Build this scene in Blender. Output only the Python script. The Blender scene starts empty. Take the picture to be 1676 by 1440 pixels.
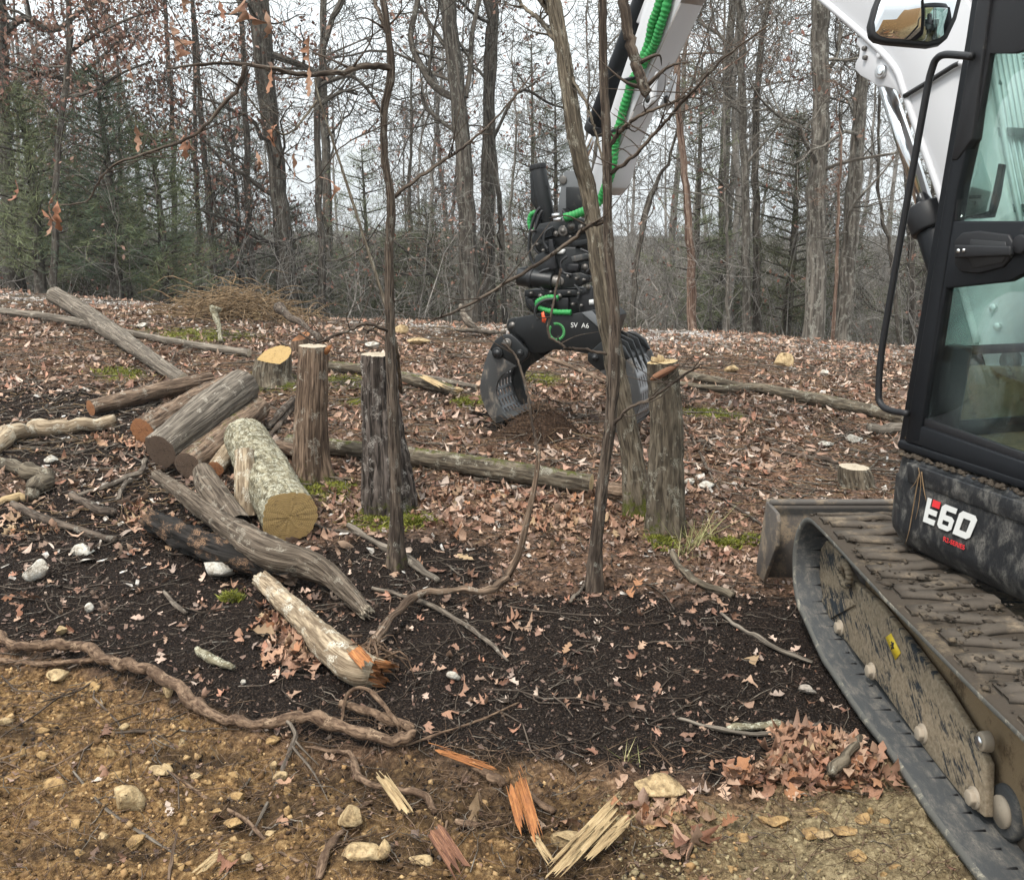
import bpy, math, random
import numpy as np
from mathutils import Vector, Matrix
R = math.radians
scene = bpy.context.scene
C = scene.collection
# ---------------------------------------------------------------- camera
CAM_H, PITCH, FPX = 1.9, R(13.1), 1500.0
cam_d = bpy.data.cameras.new('camera'); cam = bpy.data.objects.new('camera', cam_d); C.objects.link(cam)
cam.location = (0, 0, CAM_H); cam.rotation_euler = (R(90) - PITCH, 0, 0)
cam_d.sensor_width = 36; cam_d.lens = 36 * FPX / 1676; cam_d.clip_end = 3000; cam_d.clip_start = 0.05
scene.camera = cam
# ---------------------------------------------------------------- sky
SUN_EL, SUN_AZ = R(58), R(215)
w = bpy.data.worlds.new('World'); scene.world = w; w.use_nodes = True
nt = w.node_tree; nt.nodes.clear()
out = nt.nodes.new('ShaderNodeOutputWorld'); bg = nt.nodes.new('ShaderNodeBackground')
sky = nt.nodes.new('ShaderNodeTexSky'); sky.sky_type = 'NISHITA'; sky.sun_disc = False
sky.sun_elevation = SUN_EL; sky.sun_rotation = SUN_AZ; sky.dust_density = 3.0; sky.air_density = 1.0
hs = nt.nodes.new('ShaderNodeHueSaturation'); hs.inputs['Saturation'].default_value = 0.16
cl = nt.nodes.new('ShaderNodeMix'); cl.data_type = 'RGBA'; cl.inputs[0].default_value = 0.9
cl.inputs[7].default_value = (16.6, 17.8, 18.3, 1)
tc = nt.nodes.new('ShaderNodeTexCoord'); ns = nt.nodes.new('ShaderNodeTexNoise'); ns.inputs['Scale'].default_value = 2.2; ns.inputs['Detail'].default_value = 4
mr = nt.nodes.new('ShaderNodeMapRange'); mr.inputs[3].default_value = 0.9; mr.inputs[4].default_value = 1.1
ml = nt.nodes.new('ShaderNodeMix'); ml.data_type = 'RGBA'; ml.blend_type = 'MULTIPLY'; ml.inputs[0].default_value = 1
L = nt.links.new
L(sky.outputs[0], hs.inputs['Color']); L(hs.outputs[0], cl.inputs[6]); L(tc.outputs['Generated'], ns.inputs['Vector'])
L(ns.outputs[0], mr.inputs[0]); L(cl.outputs[2], ml.inputs[6]); L(mr.outputs[0], ml.inputs[7])
# an overcast sky grows evenly brighter from the horizon to the zenith: L = Lz (1 + 2 sin h) / 3
sx = nt.nodes.new('ShaderNodeSeparateXYZ'); L(tc.outputs['Generated'], sx.inputs[0])
mx_ = nt.nodes.new('ShaderNodeMath'); mx_.operation = 'MAXIMUM'; L(sx.outputs[2], mx_.inputs[0]); mx_.inputs[1].default_value = 0.0
ov = nt.nodes.new('ShaderNodeMapRange'); L(mx_.outputs[0], ov.inputs[0]); ov.inputs[3].default_value = 1 / 3; ov.inputs[4].default_value = 1.0
m3 = nt.nodes.new('ShaderNodeMix'); m3.data_type = 'RGBA'; m3.blend_type = 'MULTIPLY'; m3.inputs[0].default_value = 1
L(ml.outputs[2], m3.inputs[6]); L(ov.outputs[0], m3.inputs[7]); L(m3.outputs[2], bg.inputs[0]); bg.inputs[1].default_value = 0.065; L(bg.outputs[0], out.inputs[0])
sl = bpy.data.lights.new('sun', 'SUN'); sl.energy = 1.5; sl.angle = R(11); sl.color = (1, .945, .87)
so = bpy.data.objects.new('sun', sl); C.objects.link(so)
# sun sits behind the camera to the left
so.rotation_euler = (R(90) - SUN_EL, 0, R(-35))
vs = scene.view_settings; vs.view_transform = 'Standard'; vs.look = 'None'; vs.gamma = 1; vs.exposure = 1.42; vs.use_curve_mapping = False
scene.cycles.max_bounces = 6; scene.cycles.diffuse_bounces = 2; scene.cycles.glossy_bounces = 3
scene.cycles.transmission_bounces = 4; scene.cycles.transparent_max_bounces = 12
# ---------------------------------------------------------------- photo geometry
CP, SP = math.cos(PITCH), math.sin(PITCH)
def ray(u, v):
    a = (u - 838) / FPX; b = (720 - v) / FPX
    return np.array([a, CP + b * SP, -SP + b * CP])
CO = np.array([0, 0, CAM_H])
def aty(u, v, y): d = ray(u, v); return CO + d * (y / d[1])
def atx(u, v, x): d = ray(u, v); return CO + d * (x / d[0])
def atplane(u, v, p, n):
    d = ray(u, v); return CO + d * (np.dot(np.array(p) - CO, n) / np.dot(d, n))
# ---------------------------------------------------------------- noise
def _h(i, j, k, s):
    n = (i * 374761393 + j * 668265263 + k * 2147483647 + s * 974634777) & 0xffffffff
    n = ((n ^ (n >> 13)) * 1274126177) & 0xffffffff
    n = ((n ^ (n >> 15)) * 2246822519) & 0xffffffff
    return ((n ^ (n >> 16)) & 0xffff) / 65535.0
def vnoise(x, y, z=0.0, s=0):
    x = np.asarray(x, float); y = np.asarray(y, float); z = np.asarray(z, float) + 0 * x
    i, j, k = (np.floor(q).astype(np.int64) for q in (x, y, z))
    f, g, h = x - i, y - j, z - k
    f = f * f * (3 - 2 * f); g = g * g * (3 - 2 * g); h = h * h * (3 - 2 * h)
    def c(a, b, d): return _h(i + a, j + b, k + d, s)
    return ((c(0,0,0)*(1-f)+c(1,0,0)*f)*(1-g)+(c(0,1,0)*(1-f)+c(1,1,0)*f)*g)*(1-h)+((c(0,0,1)*(1-f)+c(1,0,1)*f)*(1-g)+(c(0,1,1)*(1-f)+c(1,1,1)*f)*g)*h
def fbm(x, y, z=0.0, s=0, o=4):
    a, t, q = 0.5, 0, 1.0
    for n in range(o):
        t = t + a * vnoise(np.asarray(x)*q, np.asarray(y)*q, np.asarray(z)*q, s + n); a *= .5; q *= 2.03
    return t
def sstep(a, b, x):
    t = np.clip((np.asarray(x, float) - a) / (b - a), 0, 1); return t * t * (3 - 2 * t)
# ---------------------------------------------------------------- objects
ORG = {}
def org(o): return ORG.get(o.name, np.zeros(3))
def tag(o, label=None, cat=None, group=None, kind=None):
    if label: o['label'] = label
    if cat: o['category'] = cat
    if group: o['group'] = group
    if kind: o['kind'] = kind
    return o
def empty(name, loc, label, cat, group=None):
    o = bpy.data.objects.new(name, None); o.empty_display_size = .1; C.objects.link(o)
    o.location = [float(q) for q in loc]; ORG[o.name] = np.array(loc, float)
    return tag(o, label, cat, group)
def np_mesh(name, v, faces, attrs=None, smooth=False):
    v = np.asarray(v, np.float32)
    me = bpy.data.meshes.new(name)
    me.vertices.add(len(v)); me.vertices.foreach_set('co', v.ravel())
    loops, starts, tot = [], [], 0
    for f in faces:
        f = np.asarray(f, np.int32)
        if f.ndim == 1: f = f[None]
        if len(f) == 0: continue
        k = f.shape[1]; loops.append(f.ravel()); starts.append(tot + np.arange(len(f), dtype=np.int32) * k); tot += f.size
    loops = np.concatenate(loops); starts = np.concatenate(starts)
    me.loops.add(len(loops)); me.loops.foreach_set('vertex_index', loops)
    me.polygons.add(len(starts)); me.polygons.foreach_set('loop_start', starts)
    if smooth: me.polygons.foreach_set('use_smooth', np.ones(len(starts), bool))
    if attrs:
        for n, d in attrs.items():
            d = np.asarray(d, np.float32)
            if d.ndim == 1:
                a = me.attributes.new(n, 'FLOAT', 'POINT'); a.data.foreach_set('value', d)
            else:
                a = me.attributes.new(n, 'FLOAT_VECTOR', 'POINT'); a.data.foreach_set('vector', d.ravel())
    me.update(); me.validate()
    return me
def put(name, me, mat, parent=None, loc=None):
    o = bpy.data.objects.new(name, me); C.objects.link(o)
    if mat is not None and len(me.materials) == 0: me.materials.append(mat)
    if parent is not None: o.parent = parent; ORG[o.name] = org(parent) 
    elif loc is not None: o.location = [float(q) for q in loc]; ORG[o.name] = np.array(loc, float)
    return o
class MB:
    """collects shapes in world coordinates; build() makes ONE mesh object"""
    def __init__(s): s.v = []; s.f = []; s.n = 0; s.bc = []
    def add(s, v, f, bc=None):
        v = np.asarray(v, float).reshape(-1, 3); s.v.append(v)
        for q in f:
            q = np.asarray(q, int)
            s.f.append(q + s.n)
        s.bc.append(v if bc is None else bc); s.n += len(v); return s
    def box(s, c, size, M=None):
        c = np.asarray(c, float); h = np.asarray(size, float) / 2
        p = np.array([[x, y, z] for x in (-1, 1) for y in (-1, 1) for z in (-1, 1)]) * h
        if M is not None: p = p @ np.asarray(M).T if np.asarray(M).shape == (3, 3) else p
        return s.add(p + c, [np.array([[0,1,3,2],[4,6,7,5],[0,4,5,1],[2,3,7,6],[0,2,6,4],[1,5,7,3]])])
    def tube(s, pts, rad, n=10, caps=True, flute=None):
        pts = np.asarray(pts, float); k = len(pts); rad = np.broadcast_to(np.asarray(rad, float), (k,))
        rings, bc = ring_pts(pts[None], rad[None], n)
        v = rings.reshape(-1, 3); i = np.arange((k - 1) * n).reshape(k - 1, n); r = np.roll(i, -1, 1)
        f = [np.stack([i, r, r + n, i + n], -1).reshape(-1, 4)]
        if caps: f += [np.arange(n)[::-1], np.arange(n) + (k - 1) * n]
        return s.add(v, f, bc.reshape(-1, 3))
    def cyl(s, a, b, r0, r1=None, n=20): return s.tube([a, b], [r0, r0 if r1 is None else r1], n)
    def prism(s, poly, thick):
        """poly: (k,3) planar outline; thick: 3-vector"""
        p = np.asarray(poly, float); k = len(p); t = np.asarray(thick, float)
        i = np.arange(k); j = np.roll(i, -1)
        return s.add(np.vstack([p, p + t]), [i[::-1], i + k, np.stack([i, j, j + k, i + k], -1)])
    def build(s, name, mat, parent=None, bevel=0, smooth=False, loc=None, seg=2):
        v = np.vstack(s.v); o0 = org(parent) if parent is not None else (np.array(loc, float) if loc is not None else np.zeros(3))
        me = np_mesh(name, v - o0, s.f, {'bc': np.vstack(s.bc)}, smooth)
        o = put(name, me, mat, parent, loc)
        if bevel:
            # outlines may be given in either winding: make normals consistent
            import bmesh
            bm = bmesh.new(); bm.from_mesh(me); bmesh.ops.recalc_face_normals(bm, faces=bm.faces); bm.to_mesh(me); bm.free()
            m = o.modifiers.new('bevel', 'BEVEL'); m.width = bevel; m.segments = seg; m.limit_method = 'ANGLE'; m.angle_limit = R(35)
        return o
def ring_pts(P, Rd, n, twist=0.0):
    """P (N,k,3) Rd (N,k) -> ring vertices (N,k,n,3) and bark coordinates"""
    T = np.gradient(P, axis=1); T /= np.linalg.norm(T, axis=2, keepdims=True) + 1e-9
    T0 = P[:, -1] - P[:, 0]; T0 /= np.linalg.norm(T0, axis=1, keepdims=True) + 1e-9
    ref = np.where((np.abs(T0[:, 2:3]) > .8), np.array([[1., .13, 0]]), np.array([[.05, .1, 1.]]))
    A = np.cross(T, ref[:, None, :]); A /= np.linalg.norm(A, axis=2, keepdims=True) + 1e-9
    B = np.cross(T, A)
    th = np.arange(n) * 2 * math.pi / n
    c, s_ = np.cos(th), np.sin(th)
    V = P[:, :, None, :] + Rd[:, :, None, None] * (A[:, :, None, :] * c[None, None, :, None] + B[:, :, None, :] * s_[None, None, :, None])
    sl = np.concatenate([np.zeros((len(P), 1)), np.cumsum(np.linalg.norm(np.diff(P, axis=1), axis=2), 1)], 1)
    r0 = Rd.max(1)[:, None, None]
    bc = np.stack([r0 * c[None, None, :] + 0 * V[..., 0], r0 * s_[None, None, :] + 0 * V[..., 0], sl[:, :, None] + 0 * V[..., 0]], -1)
    bc = bc + (np.arange(len(P)) * 1.37)[:, None, None, None]
    return V, bc
def tubes(lines, sides):
    """lines: list of (pts, radii); returns verts, faces, bark coords; batched by length"""
    by = {}
    for p, r in lines: by.setdefault(len(p), []).append((p, r))
    vs_, fs_, bs_, n0 = [], [], [], 0
    for k, g in by.items():
        P = np.array([q[0] for q in g], float); Rd = np.array([q[1] for q in g], float)
        V, bc = ring_pts(P, Rd, sides); N = len(g)
        i = (np.arange(N)[:, None, None] * k * sides + np.arange(k - 1)[None, :, None] * sides + np.arange(sides)[None, None, :]) + n0
        j = (np.arange(N)[:, None, None] * k * sides + np.arange(k - 1)[None, :, None] * sides + (np.arange(sides)[None, None, :] + 1) % sides) + n0
        fs_.append(np.stack([i, j, j + sides, i + sides], -1).reshape(-1, 4))
        vs_.append(V.reshape(-1, 3)); bs_.append(bc.reshape(-1, 3)); n0 += N * k * sides
    return np.vstack(vs_), np.vstack(fs_), np.vstack(bs_)
def spline(pts, k):
    """Catmull-Rom resample of a polyline (rows may carry radius too)"""
    p = np.asarray(pts, float)
    if len(p) == 2:
        t = np.linspace(0, 1, k)[:, None]; return p[0] * (1 - t) + p[1] * t
    q = np.vstack([2 * p[0] - p[1], p, 2 * p[-1] - p[-2]]); n = len(p) - 1
    o = []
    for t in np.linspace(0, n, k):
        i = min(int(t), n - 1); f = t - i; a, b, c, d = q[i], q[i+1], q[i+2], q[i+3]
        o.append(.5 * ((2*b) + (c-a)*f + (2*a-5*b+4*c-d)*f*f + (3*b-a-3*c+d)*f**3))
    return np.array(o)
# ---------------------------------------------------------------- materials
class NT:
    def __init__(s, name):
        s.m = bpy.data.materials.new(name); s.m.use_nodes = True; s.t = s.m.node_tree
        s.b = s.t.nodes['Principled BSDF']; s.out = s.t.nodes['Material Output']
    def n(s, ty, **kw):
        x = s.t.nodes.new(ty)
        for k, v in kw.items(): setattr(x, k, v)
        return x
    def lk(s, a, b): s.t.links.new(a, b)
    def val(s, sock, v):
        if isinstance(v, bpy.types.NodeSocket): s.lk(v, sock)
        else:
            if sock.type == 'RGBA' and len(v) == 3: v = (*v, 1)
            sock.default_value = v
    def attr(s, name): return s.n('ShaderNodeAttribute', attribute_name=name)
    def coord(s, kind='Object'): return s.n('ShaderNodeTexCoord').outputs[kind]
    def scl(s, vec, sc):
        x = s.n('ShaderNodeVectorMath', operation='MULTIPLY'); s.lk(vec, x.inputs[0]); x.inputs[1].default_value = sc; return x.outputs[0]
    def noise(s, vec, scale, det=4, rough=.55, dist=0):
        x = s.n('ShaderNodeTexNoise'); s.lk(vec, x.inputs['Vector']); x.inputs['Scale'].default_value = scale; x.inputs['Detail'].default_value = det
        x.inputs['Roughness'].default_value = rough; x.inputs['Distortion'].default_value = dist; return x.outputs[0]
    def voro(s, vec, scale, feat='F1'):
        x = s.n('ShaderNodeTexVoronoi', feature=feat); s.lk(vec, x.inputs['Vector']); x.inputs['Scale'].default_value = scale; return x
    def ramp(s, fac, stops):
        x = s.n('ShaderNodeValToRGB'); e = x.color_ramp.elements
        while len(e) < len(stops): e.new(.5)
        for q, (p, c) in zip(e, stops): q.position = p; q.color = (*c, 1) if not isinstance(c, float) else (c, c, c, 1)
        s.lk(fac, x.inputs[0]); return x.outputs[0]
    def step(s, fac, a, b):
        x = s.n('ShaderNodeMapRange', interpolation_type='SMOOTHSTEP'); s.lk(fac, x.inputs[0]); x.inputs[1].default_value = a; x.inputs[2].default_value = b; return x.outputs[0]
    def math(s, op, a, b=0.0):
        x = s.n('ShaderNodeMath', operation=op); s.val(x.inputs[0], a); s.val(x.inputs[1], b); return x.outputs[0]
    def mix(s, fac, a, b, mode='MIX'):
        x = s.n('ShaderNodeMix', data_type='RGBA', blend_type=mode); s.val(x.inputs[0], fac); s.val(x.inputs[6], a); s.val(x.inputs[7], b); return x.outputs[2]
    def bump(s, h, strength=.5, dist=.01):
        x = s.n('ShaderNodeBump'); x.inputs['Strength'].default_value = strength; x.inputs['Distance'].default_value = dist; s.lk(h, x.inputs['Height']); s.lk(x.outputs[0], s.b.inputs['Normal'])
    def fin(s, col, rough=.8, metal=0.0, spec=.3):
        s.val(s.b.inputs['Base Color'], col); s.val(s.b.inputs['Roughness'], rough); s.val(s.b.inputs['Metallic'], metal); s.val(s.b.inputs['Specular IOR Level'], spec); return s.m
M = {}
def bark_mat(name, dark, light, lichen, lich=.35, stretch=.16, sc=55, moss=0.0, patch=3.0):
    t = NT(name); bc = t.attr('bc').outputs['Vector']
    sv = t.scl(bc, (1, 1, stretch))
    a = t.noise(sv, sc, 5, .6, .4); b = t.noise(sv, sc * .35, 3, .5); c = t.noise(bc, patch * 4, 4, .65); d = t.noise(bc, 160, 2)
    col = t.ramp(a, [(.36, dark), (.62, light)])
    col = t.mix(t.math('MULTIPLY', t.step(b, .52, .4), .6), col, dark)
    lm = t.math('MULTIPLY', t.step(c, .62 - lich * .25, .68 - lich * .12), t.step(d, .4, .6))
    col = t.mix(lm, col, lichen)
    if moss:
        m = t.attr('moss').outputs['Fac']; mm = t.step(t.math('ADD', m, t.math('MULTIPLY', t.noise(bc, 22, 4, .7), .9)), .85, 1.05)
        col = t.mix(mm, col, t.ramp(d, [(.3, (.022, .026, .006)), (.7, (.10, .105, .02))]))
    t.bump(a, .9, .012)
    M[name] = t.fin(col, .92, spec=.12)
bark_mat('bark_dark', (.026, .019, .015), (.135, .104, .08), (.21, .195, .165), .3, moss=1)
bark_mat('bark_grey', (.038, .03, .022), (.165, .135, .098), (.27, .25, .2), .35, moss=1)
bark_mat('bark_brown', (.04, .026, .018), (.23, .16, .112), (.29, .255, .205), .3, stretch=.09, sc=70, moss=1)
bark_mat('bark_pale', (.12, .085, .055), (.40, .315, .215), (.5, .465, .38), .5, sc=60, moss=1)
bark_mat('bark_lichen', (.06, .05, .03), (.24, .21, .14), (.40, .385, .30), .75, stretch=.35, sc=40, moss=1, patch=7)
bark_mat('bark_weathered', (.05, .041, .033), (.225, .19, .152), (.31, .275, .225), .2, stretch=.05, sc=90)
bark_mat('bark_furrow', (.014, .011, .009), (.13, .105, .09), (.30, .27, .24), .4, stretch=.12, sc=50, moss=1)
bark_mat('bark_limb', (.035, .026, .019), (.165, .13, .098), (.25, .22, .175), .3, stretch=.06, sc=80)
bark_mat('straw', (.12, .078, .045), (.31, .215, .125), (.38, .29, .19), .3, sc=90)
bark_mat('root_skin', (.05, .03, .02), (.21, .14, .092), (.27, .19, .125), .25, stretch=.5, sc=60)
bark_mat('twig_bark', (.045, .035, .028), (.20, .165, .13), (.33, .30, .25), .3, sc=90)
bark_mat('tree_bark', (.03, .025, .021), (.125, .108, .09), (.20, .20, .17), .4, sc=22, stretch=.14, moss=1)
bark_mat('tree_bark_light', (.05, .043, .036), (.19, .168, .142), (.30, .29, .25), .45, sc=22, stretch=.14, moss=1)
bark_mat('tree_bark_red', (.06, .035, .025), (.24, .165, .125), (.33, .27, .22), .4, sc=26, stretch=.08)
bark_mat('far_bark', (.10, .09, .08), (.25, .225, .2), (.33, .32, .29), .5, sc=12, stretch=.2)  # lighter than the near bark: distance haze is put into the colour
bark_mat('bark_charred', (.006, .0055, .005), (.03, .026, .023), (.19, .115, .07), .5, stretch=.07, sc=60, patch=2.2)
def wood_mat(name, a, b, c, ring=24.0, checks=True):
    t = NT(name); bc = t.attr('bc').outputs['Vector']
    w_ = t.n('ShaderNodeTexWave', wave_type='RINGS', rings_direction='Z'); t.lk(bc, w_.inputs['Vector']); w_.inputs['Scale'].default_value = ring
    w_.inputs['Distortion'].default_value = 2.0; w_.inputs['Detail'].default_value = 2; w_.inputs['Detail Scale'].default_value = 1.2
    n1 = t.noise(bc, 30, 5, .65); n2 = t.noise(t.scl(bc, (1, 12, 1)), 14, 3)
    col = t.mix(t.math('MULTIPLY', w_.outputs['Fac'], .85), a, b); col = t.mix(t.step(n1, .52, .72), col, c); col = t.mix(t.math('MULTIPLY', t.step(n2, .55, .75), .5), col, c)
    t.bump(n2, .5, .006); M[name] = t.fin(col, .85, spec=.15)
wood_mat('cut_yellow', (.37, .25, .105), (.25, .165, .07), (.15, .10, .05))
wood_mat('cut_orange', (.27, .125, .06), (.19, .085, .04), (.09, .045, .026))
wood_mat('cut_dark', (.12, .083, .06), (.07, .048, .035), (.03, .021, .016))
wood_mat('cut_pale', (.46, .35, .2), (.34, .245, .125), (.2, .135, .07))
wood_mat('cut_grey', (.42, .355, .27), (.31, .255, .19), (.15, .115, .085))
def fibre_mat(name, a, b, c):
    t = NT(name); bc = t.attr('bc').outputs['Vector']; n = t.noise(t.scl(bc, (1, 1, .05)), 160, 4, .65); n2 = t.noise(bc, 25, 4, .6)
    col = t.ramp(n, [(.3, c), (.5, b), (.68, a)]); col = t.mix(t.math('MULTIPLY', t.step(n2, .55, .75), .7), col, c); t.bump(n, .8, .006); M[name] = t.fin(col, .8, spec=.2)
fibre_mat('torn_orange', (.42, .195, .07), (.29, .115, .042), (.09, .04, .024))
fibre_mat('torn_pale', (.50, .39, .23), (.36, .255, .135), (.15, .10, .055))
fibre_mat('torn_red', (.30, .15, .08), (.15, .07, .042), (.06, .03, .022))
def leaf_mat(name, cols):
    t = NT(name); oi = t.n('ShaderNodeObjectInfo'); g = t.attr('rnd').outputs['Fac']
    r = t.math('FRACT', t.math('ADD', oi.outputs['Random'], g))
    col = t.ramp(r, [(i / (len(cols) - 1), c) for i, c in enumerate(cols)])
    n = t.noise(t.coord(), 45, 4, .6); col = t.mix(t.math('MULTIPLY', t.step(n, .5, .75), .55), col, (.055, .028, .018))
    ge = t.n('ShaderNodeNewGeometry'); col = t.mix(t.math('MULTIPLY', ge.outputs['Backfacing'], .4), col, (.30, .215, .155))
    t.bump(t.noise(t.coord(), 70, 3), .6, .006); M[name] = t.fin(col, .62, spec=.35)
leaf_mat('oak_leaf', [(.27, .145, .092), (.35, .21, .14), (.19, .08, .042), (.42, .285, .195), (.13, .055, .034), (.32, .145, .065), (.40, .265, .185), (.10, .045, .03), (.33, .185, .115), (.23, .10, .058), (.36, .25, .14), (.17, .10, .06)])
leaf_mat('litter_leaf', [(.09, .055, .042), (.48, .38, .31), (.10, .06, .045), (.29, .16, .102), (.13, .066, .04), (.40, .265, .18), (.075, .04, .028), (.33, .155, .095), (.52, .40, .32), (.18, .082, .05), (.41, .27, .185), (.06, .034, .024)])
leaf_mat('leaf_crumb', [(.15, .08, .055), (.06, .035, .026), (.22, .135, .095), (.04, .025, .019), (.17, .085, .055), (.30, .22, .17), (.09, .048, .033), (.2, .12, .085), (.035, .022, .018)])
leaf_mat('tree_leaf', [(.14, .062, .045), (.2, .085, .058), (.16, .068, .05), (.11, .055, .042), (.23, .12, .085), (.15, .066, .047)])
leaf_mat('hanging_leaf', [(.34, .15, .075), (.27, .12, .065), (.38, .2, .12), (.24, .1, .06)])
def needle_mat(name, a, b):
    t = NT(name); g = t.attr('rnd').outputs['Fac']; M[name] = t.fin(t.mix(g, a, b), .6, spec=.3)
needle_mat('pine_needle', (.075, .095, .045), (.2, .22, .11)); needle_mat('pine_dark', (.045, .068, .042), (.11, .145, .085)); needle_mat('cedar_needle', (.04, .047, .024), (.11, .115, .055))
needle_mat('moss_blade', (.05, .058, .01), (.24, .24, .03)); needle_mat('grass_blade', (.16, .17, .06), (.38, .33, .16))
def crumb_mat(name, cols):
    t = NT(name); col = t.ramp(t.attr('rnd').outputs['Fac'], [(i / (len(cols) - 1), c) for i, c in enumerate(cols)])
    t.bump(t.noise(t.coord(), 150, 3), .6, .004); M[name] = t.fin(col, .95, spec=.1)
crumb_mat('clay_crumb', [(.05, .03, .018), (.29, .175, .08), (.09, .053, .028), (.42, .28, .14), (.15, .088, .042), (.04, .026, .018), (.24, .14, .062), (.08, .047, .025)])
crumb_mat('olive_crumb', [(.07, .052, .03), (.26, .2, .11), (.12, .09, .05), (.33, .265, .155), (.09, .066, .038), (.2, .155, .085)])
crumb_mat('black_crumb', [(.008, .0065, .006), (.022, .017, .014), (.012, .0095, .0085), (.055, .041, .033), (.014, .011, .0095), (.11, .083, .066), (.010, .008, .007)])
def rock_mat(name, a, b, c):
    t = NT(name); co = t.coord(); n = t.noise(co, 22, 6, .65); n2 = t.noise(co, 70, 4, .6)
    col = t.ramp(n, [(.34, c), (.48, b), (.62, a)]); col = t.mix(t.math('MULTIPLY', t.step(n2, .5, .7), .5), col, c); t.bump(n2, .8, .01); M[name] = t.fin(col, .9, spec=.2)
rock_mat('rock_white', (.50, .48, .43), (.38, .345, .29), (.11, .085, .065)); rock_mat('rock_tan', (.44, .33, .19), (.33, .235, .125), (.12, .082, .046))
rock_mat('rock_grey', (.42, .385, .34), (.29, .25, .21), (.11, .09, .075)); rock_mat('clod', (.38, .255, .12), (.27, .17, .075), (.08, .05, .027))
def solid(name, col, rough=.5, metal=0.0, spec=.5, dirt=None, dscale=6, damt=.5, bump=0.0, stretch=(1, 1, 1), fine=True, dlo=.5, soft=0.0, streak=0.0, world=False):
    t = NT(name); co = t.scl(t.n('ShaderNodeNewGeometry').outputs['Position'] if world else t.coord(), stretch); c = col; rg = rough
    if dirt is not None:
        n = t.noise(co, dscale, 8, .68, .3); k = t.step(n, dlo + .18 - damt * .28 - soft, dlo + .28 - damt * .2 + soft)
        if fine: k = t.math('MULTIPLY', k, t.step(t.noise(co, dscale * 9, 4, .7), .3, .55))
        if streak: k = t.math('MULTIPLY', k, t.step(t.noise(t.scl(t.coord(), (30, 5, 5)), 6, 5, .7, 1.2), .62 - streak * .4, .62)); k = t.math('MAXIMUM', k, t.math('MULTIPLY', t.step(t.noise(co, dscale * 3, 6, .75), .5, .75), .35))
        c = t.mix(k, col, dirt); x = t.n('ShaderNodeMapRange'); t.lk(k, x.inputs[0]); x.inputs[3].default_value = rough; x.inputs[4].default_value = .95; rg = x.outputs[0]
    if bump: t.bump(t.noise(co, dscale * 7, 5, .7), bump, .006)
    M[name] = t.fin(c, rg, metal, spec); return t
# ================================================================ GROUND
def zg(x, y):
    x = np.asarray(x, float); y = np.asarray(y, float)
    s = sstep(3.4, 12.2, y)
    z = s * (.56 - .062 * np.clip(x, -14, 9))
    z = z + .16 * (fbm(x * .35 + 3, y * .35, 0, 3, 3) - .45) * sstep(4.5, 8, y)
    crest = 12.6 + .5 * np.sin(x * .5)
    d = np.clip(y - crest, 0, None); z = z - 1.9 * (1 - np.exp(-d * d / 30.0))
    z = z + .9 * sstep(40, 90, y)
    # spoil slope of dug clay in front of the root
    k = clay_w(x, y)
    z = z + k * (.10 * (fbm(x * 2.1, y * 2.1, 0, 9, 3) - .42)) - .05 * k * (1 - sstep(0, .5, edge_d(x, y)))
    # heap scraped up under the grapple
    z = z + .13 * np.exp(-(((x - .28) / .26) ** 2 + ((y - 7.25) / .2) ** 2))
    # flat pad under the machine
    pad = sstep(1.0, 1.45, x) * sstep(5.6, 4.6, y)
    return z * (1 - pad)
_edge = None
def edge_d(x, y):
    """how far (m) a point lies on the camera's side of the torn-up edge; edge given as y(x)"""
    return np.interp(x, EDGE[:, 0], EDGE[:, 1]) + .09 * (fbm(x * 3, 0 * x, 0, 31, 3) - .45) - y
def clay_w(x, y): return sstep(-.12, .12, edge_d(x, y) + .35 * (fbm(x * 3.3, y * 3.3, 0, 77, 3) - .47))
def flat(u, v): d = ray(u, v); t = -CAM_H / d[2]; return (CO + d * t)[:2]
EDGE = np.array([flat(*p) for p in [(-900, 1000), (0, 1075), (130, 1100), (260, 1135), (360, 1195), (450, 1215), (640, 1235), (800, 1265), (1000, 1290), (1200, 1290), (1330, 1265), (1480, 1255), (1700, 1240), (2600, 1240)]])
def micro(x, y):
    k = clay_w(x, y); n = fbm(x * 7, y * 7, 0, 5, 3); m = fbm(x * 26, y * 26, 0, 15, 3)
    r = 1 - np.abs(2 * vnoise(x * 15, y * 15, 0, 8) - 1)
    z = (n - .43) * .05 + (m - .43) * .022
    r2 = 1 - np.abs(2 * vnoise(x * 6.5 + 7, y * 6.5, 0, 18) - 1); st_ = np.floor(vnoise(x * 11, y * 11, 0, 28) * 4) / 4
    return z + k * ((r - .5) * .03 + (r2 - .5) * .03 + (st_ - .4) * .02 + (fbm(x * 45, y * 45, 0, 19, 2) - .35) * .036) - .012
def gz(x, y): return zg(x, y) + micro(x, y)
def gp(u, v, lift=0.0):
    """where the photo's pixel meets the ground"""
    d = ray(u, v); t0 = 1.2
    ts = np.linspace(1.2, 40, 1600); p = CO[None] + d[None] * ts[:, None]
    h = p[:, 2] - lift - zg(p[:, 0], p[:, 1]); i = int(np.argmax(h < 0))
    if i == 0: return p[-1]
    a, b = ts[i - 1], ts[i]; f = h[i - 1] / (h[i - 1] - h[i]); return CO + d * (a + f * (b - a))
def gpl(u, v, lift=0.0): p = gp(u, v, lift); return p
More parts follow.
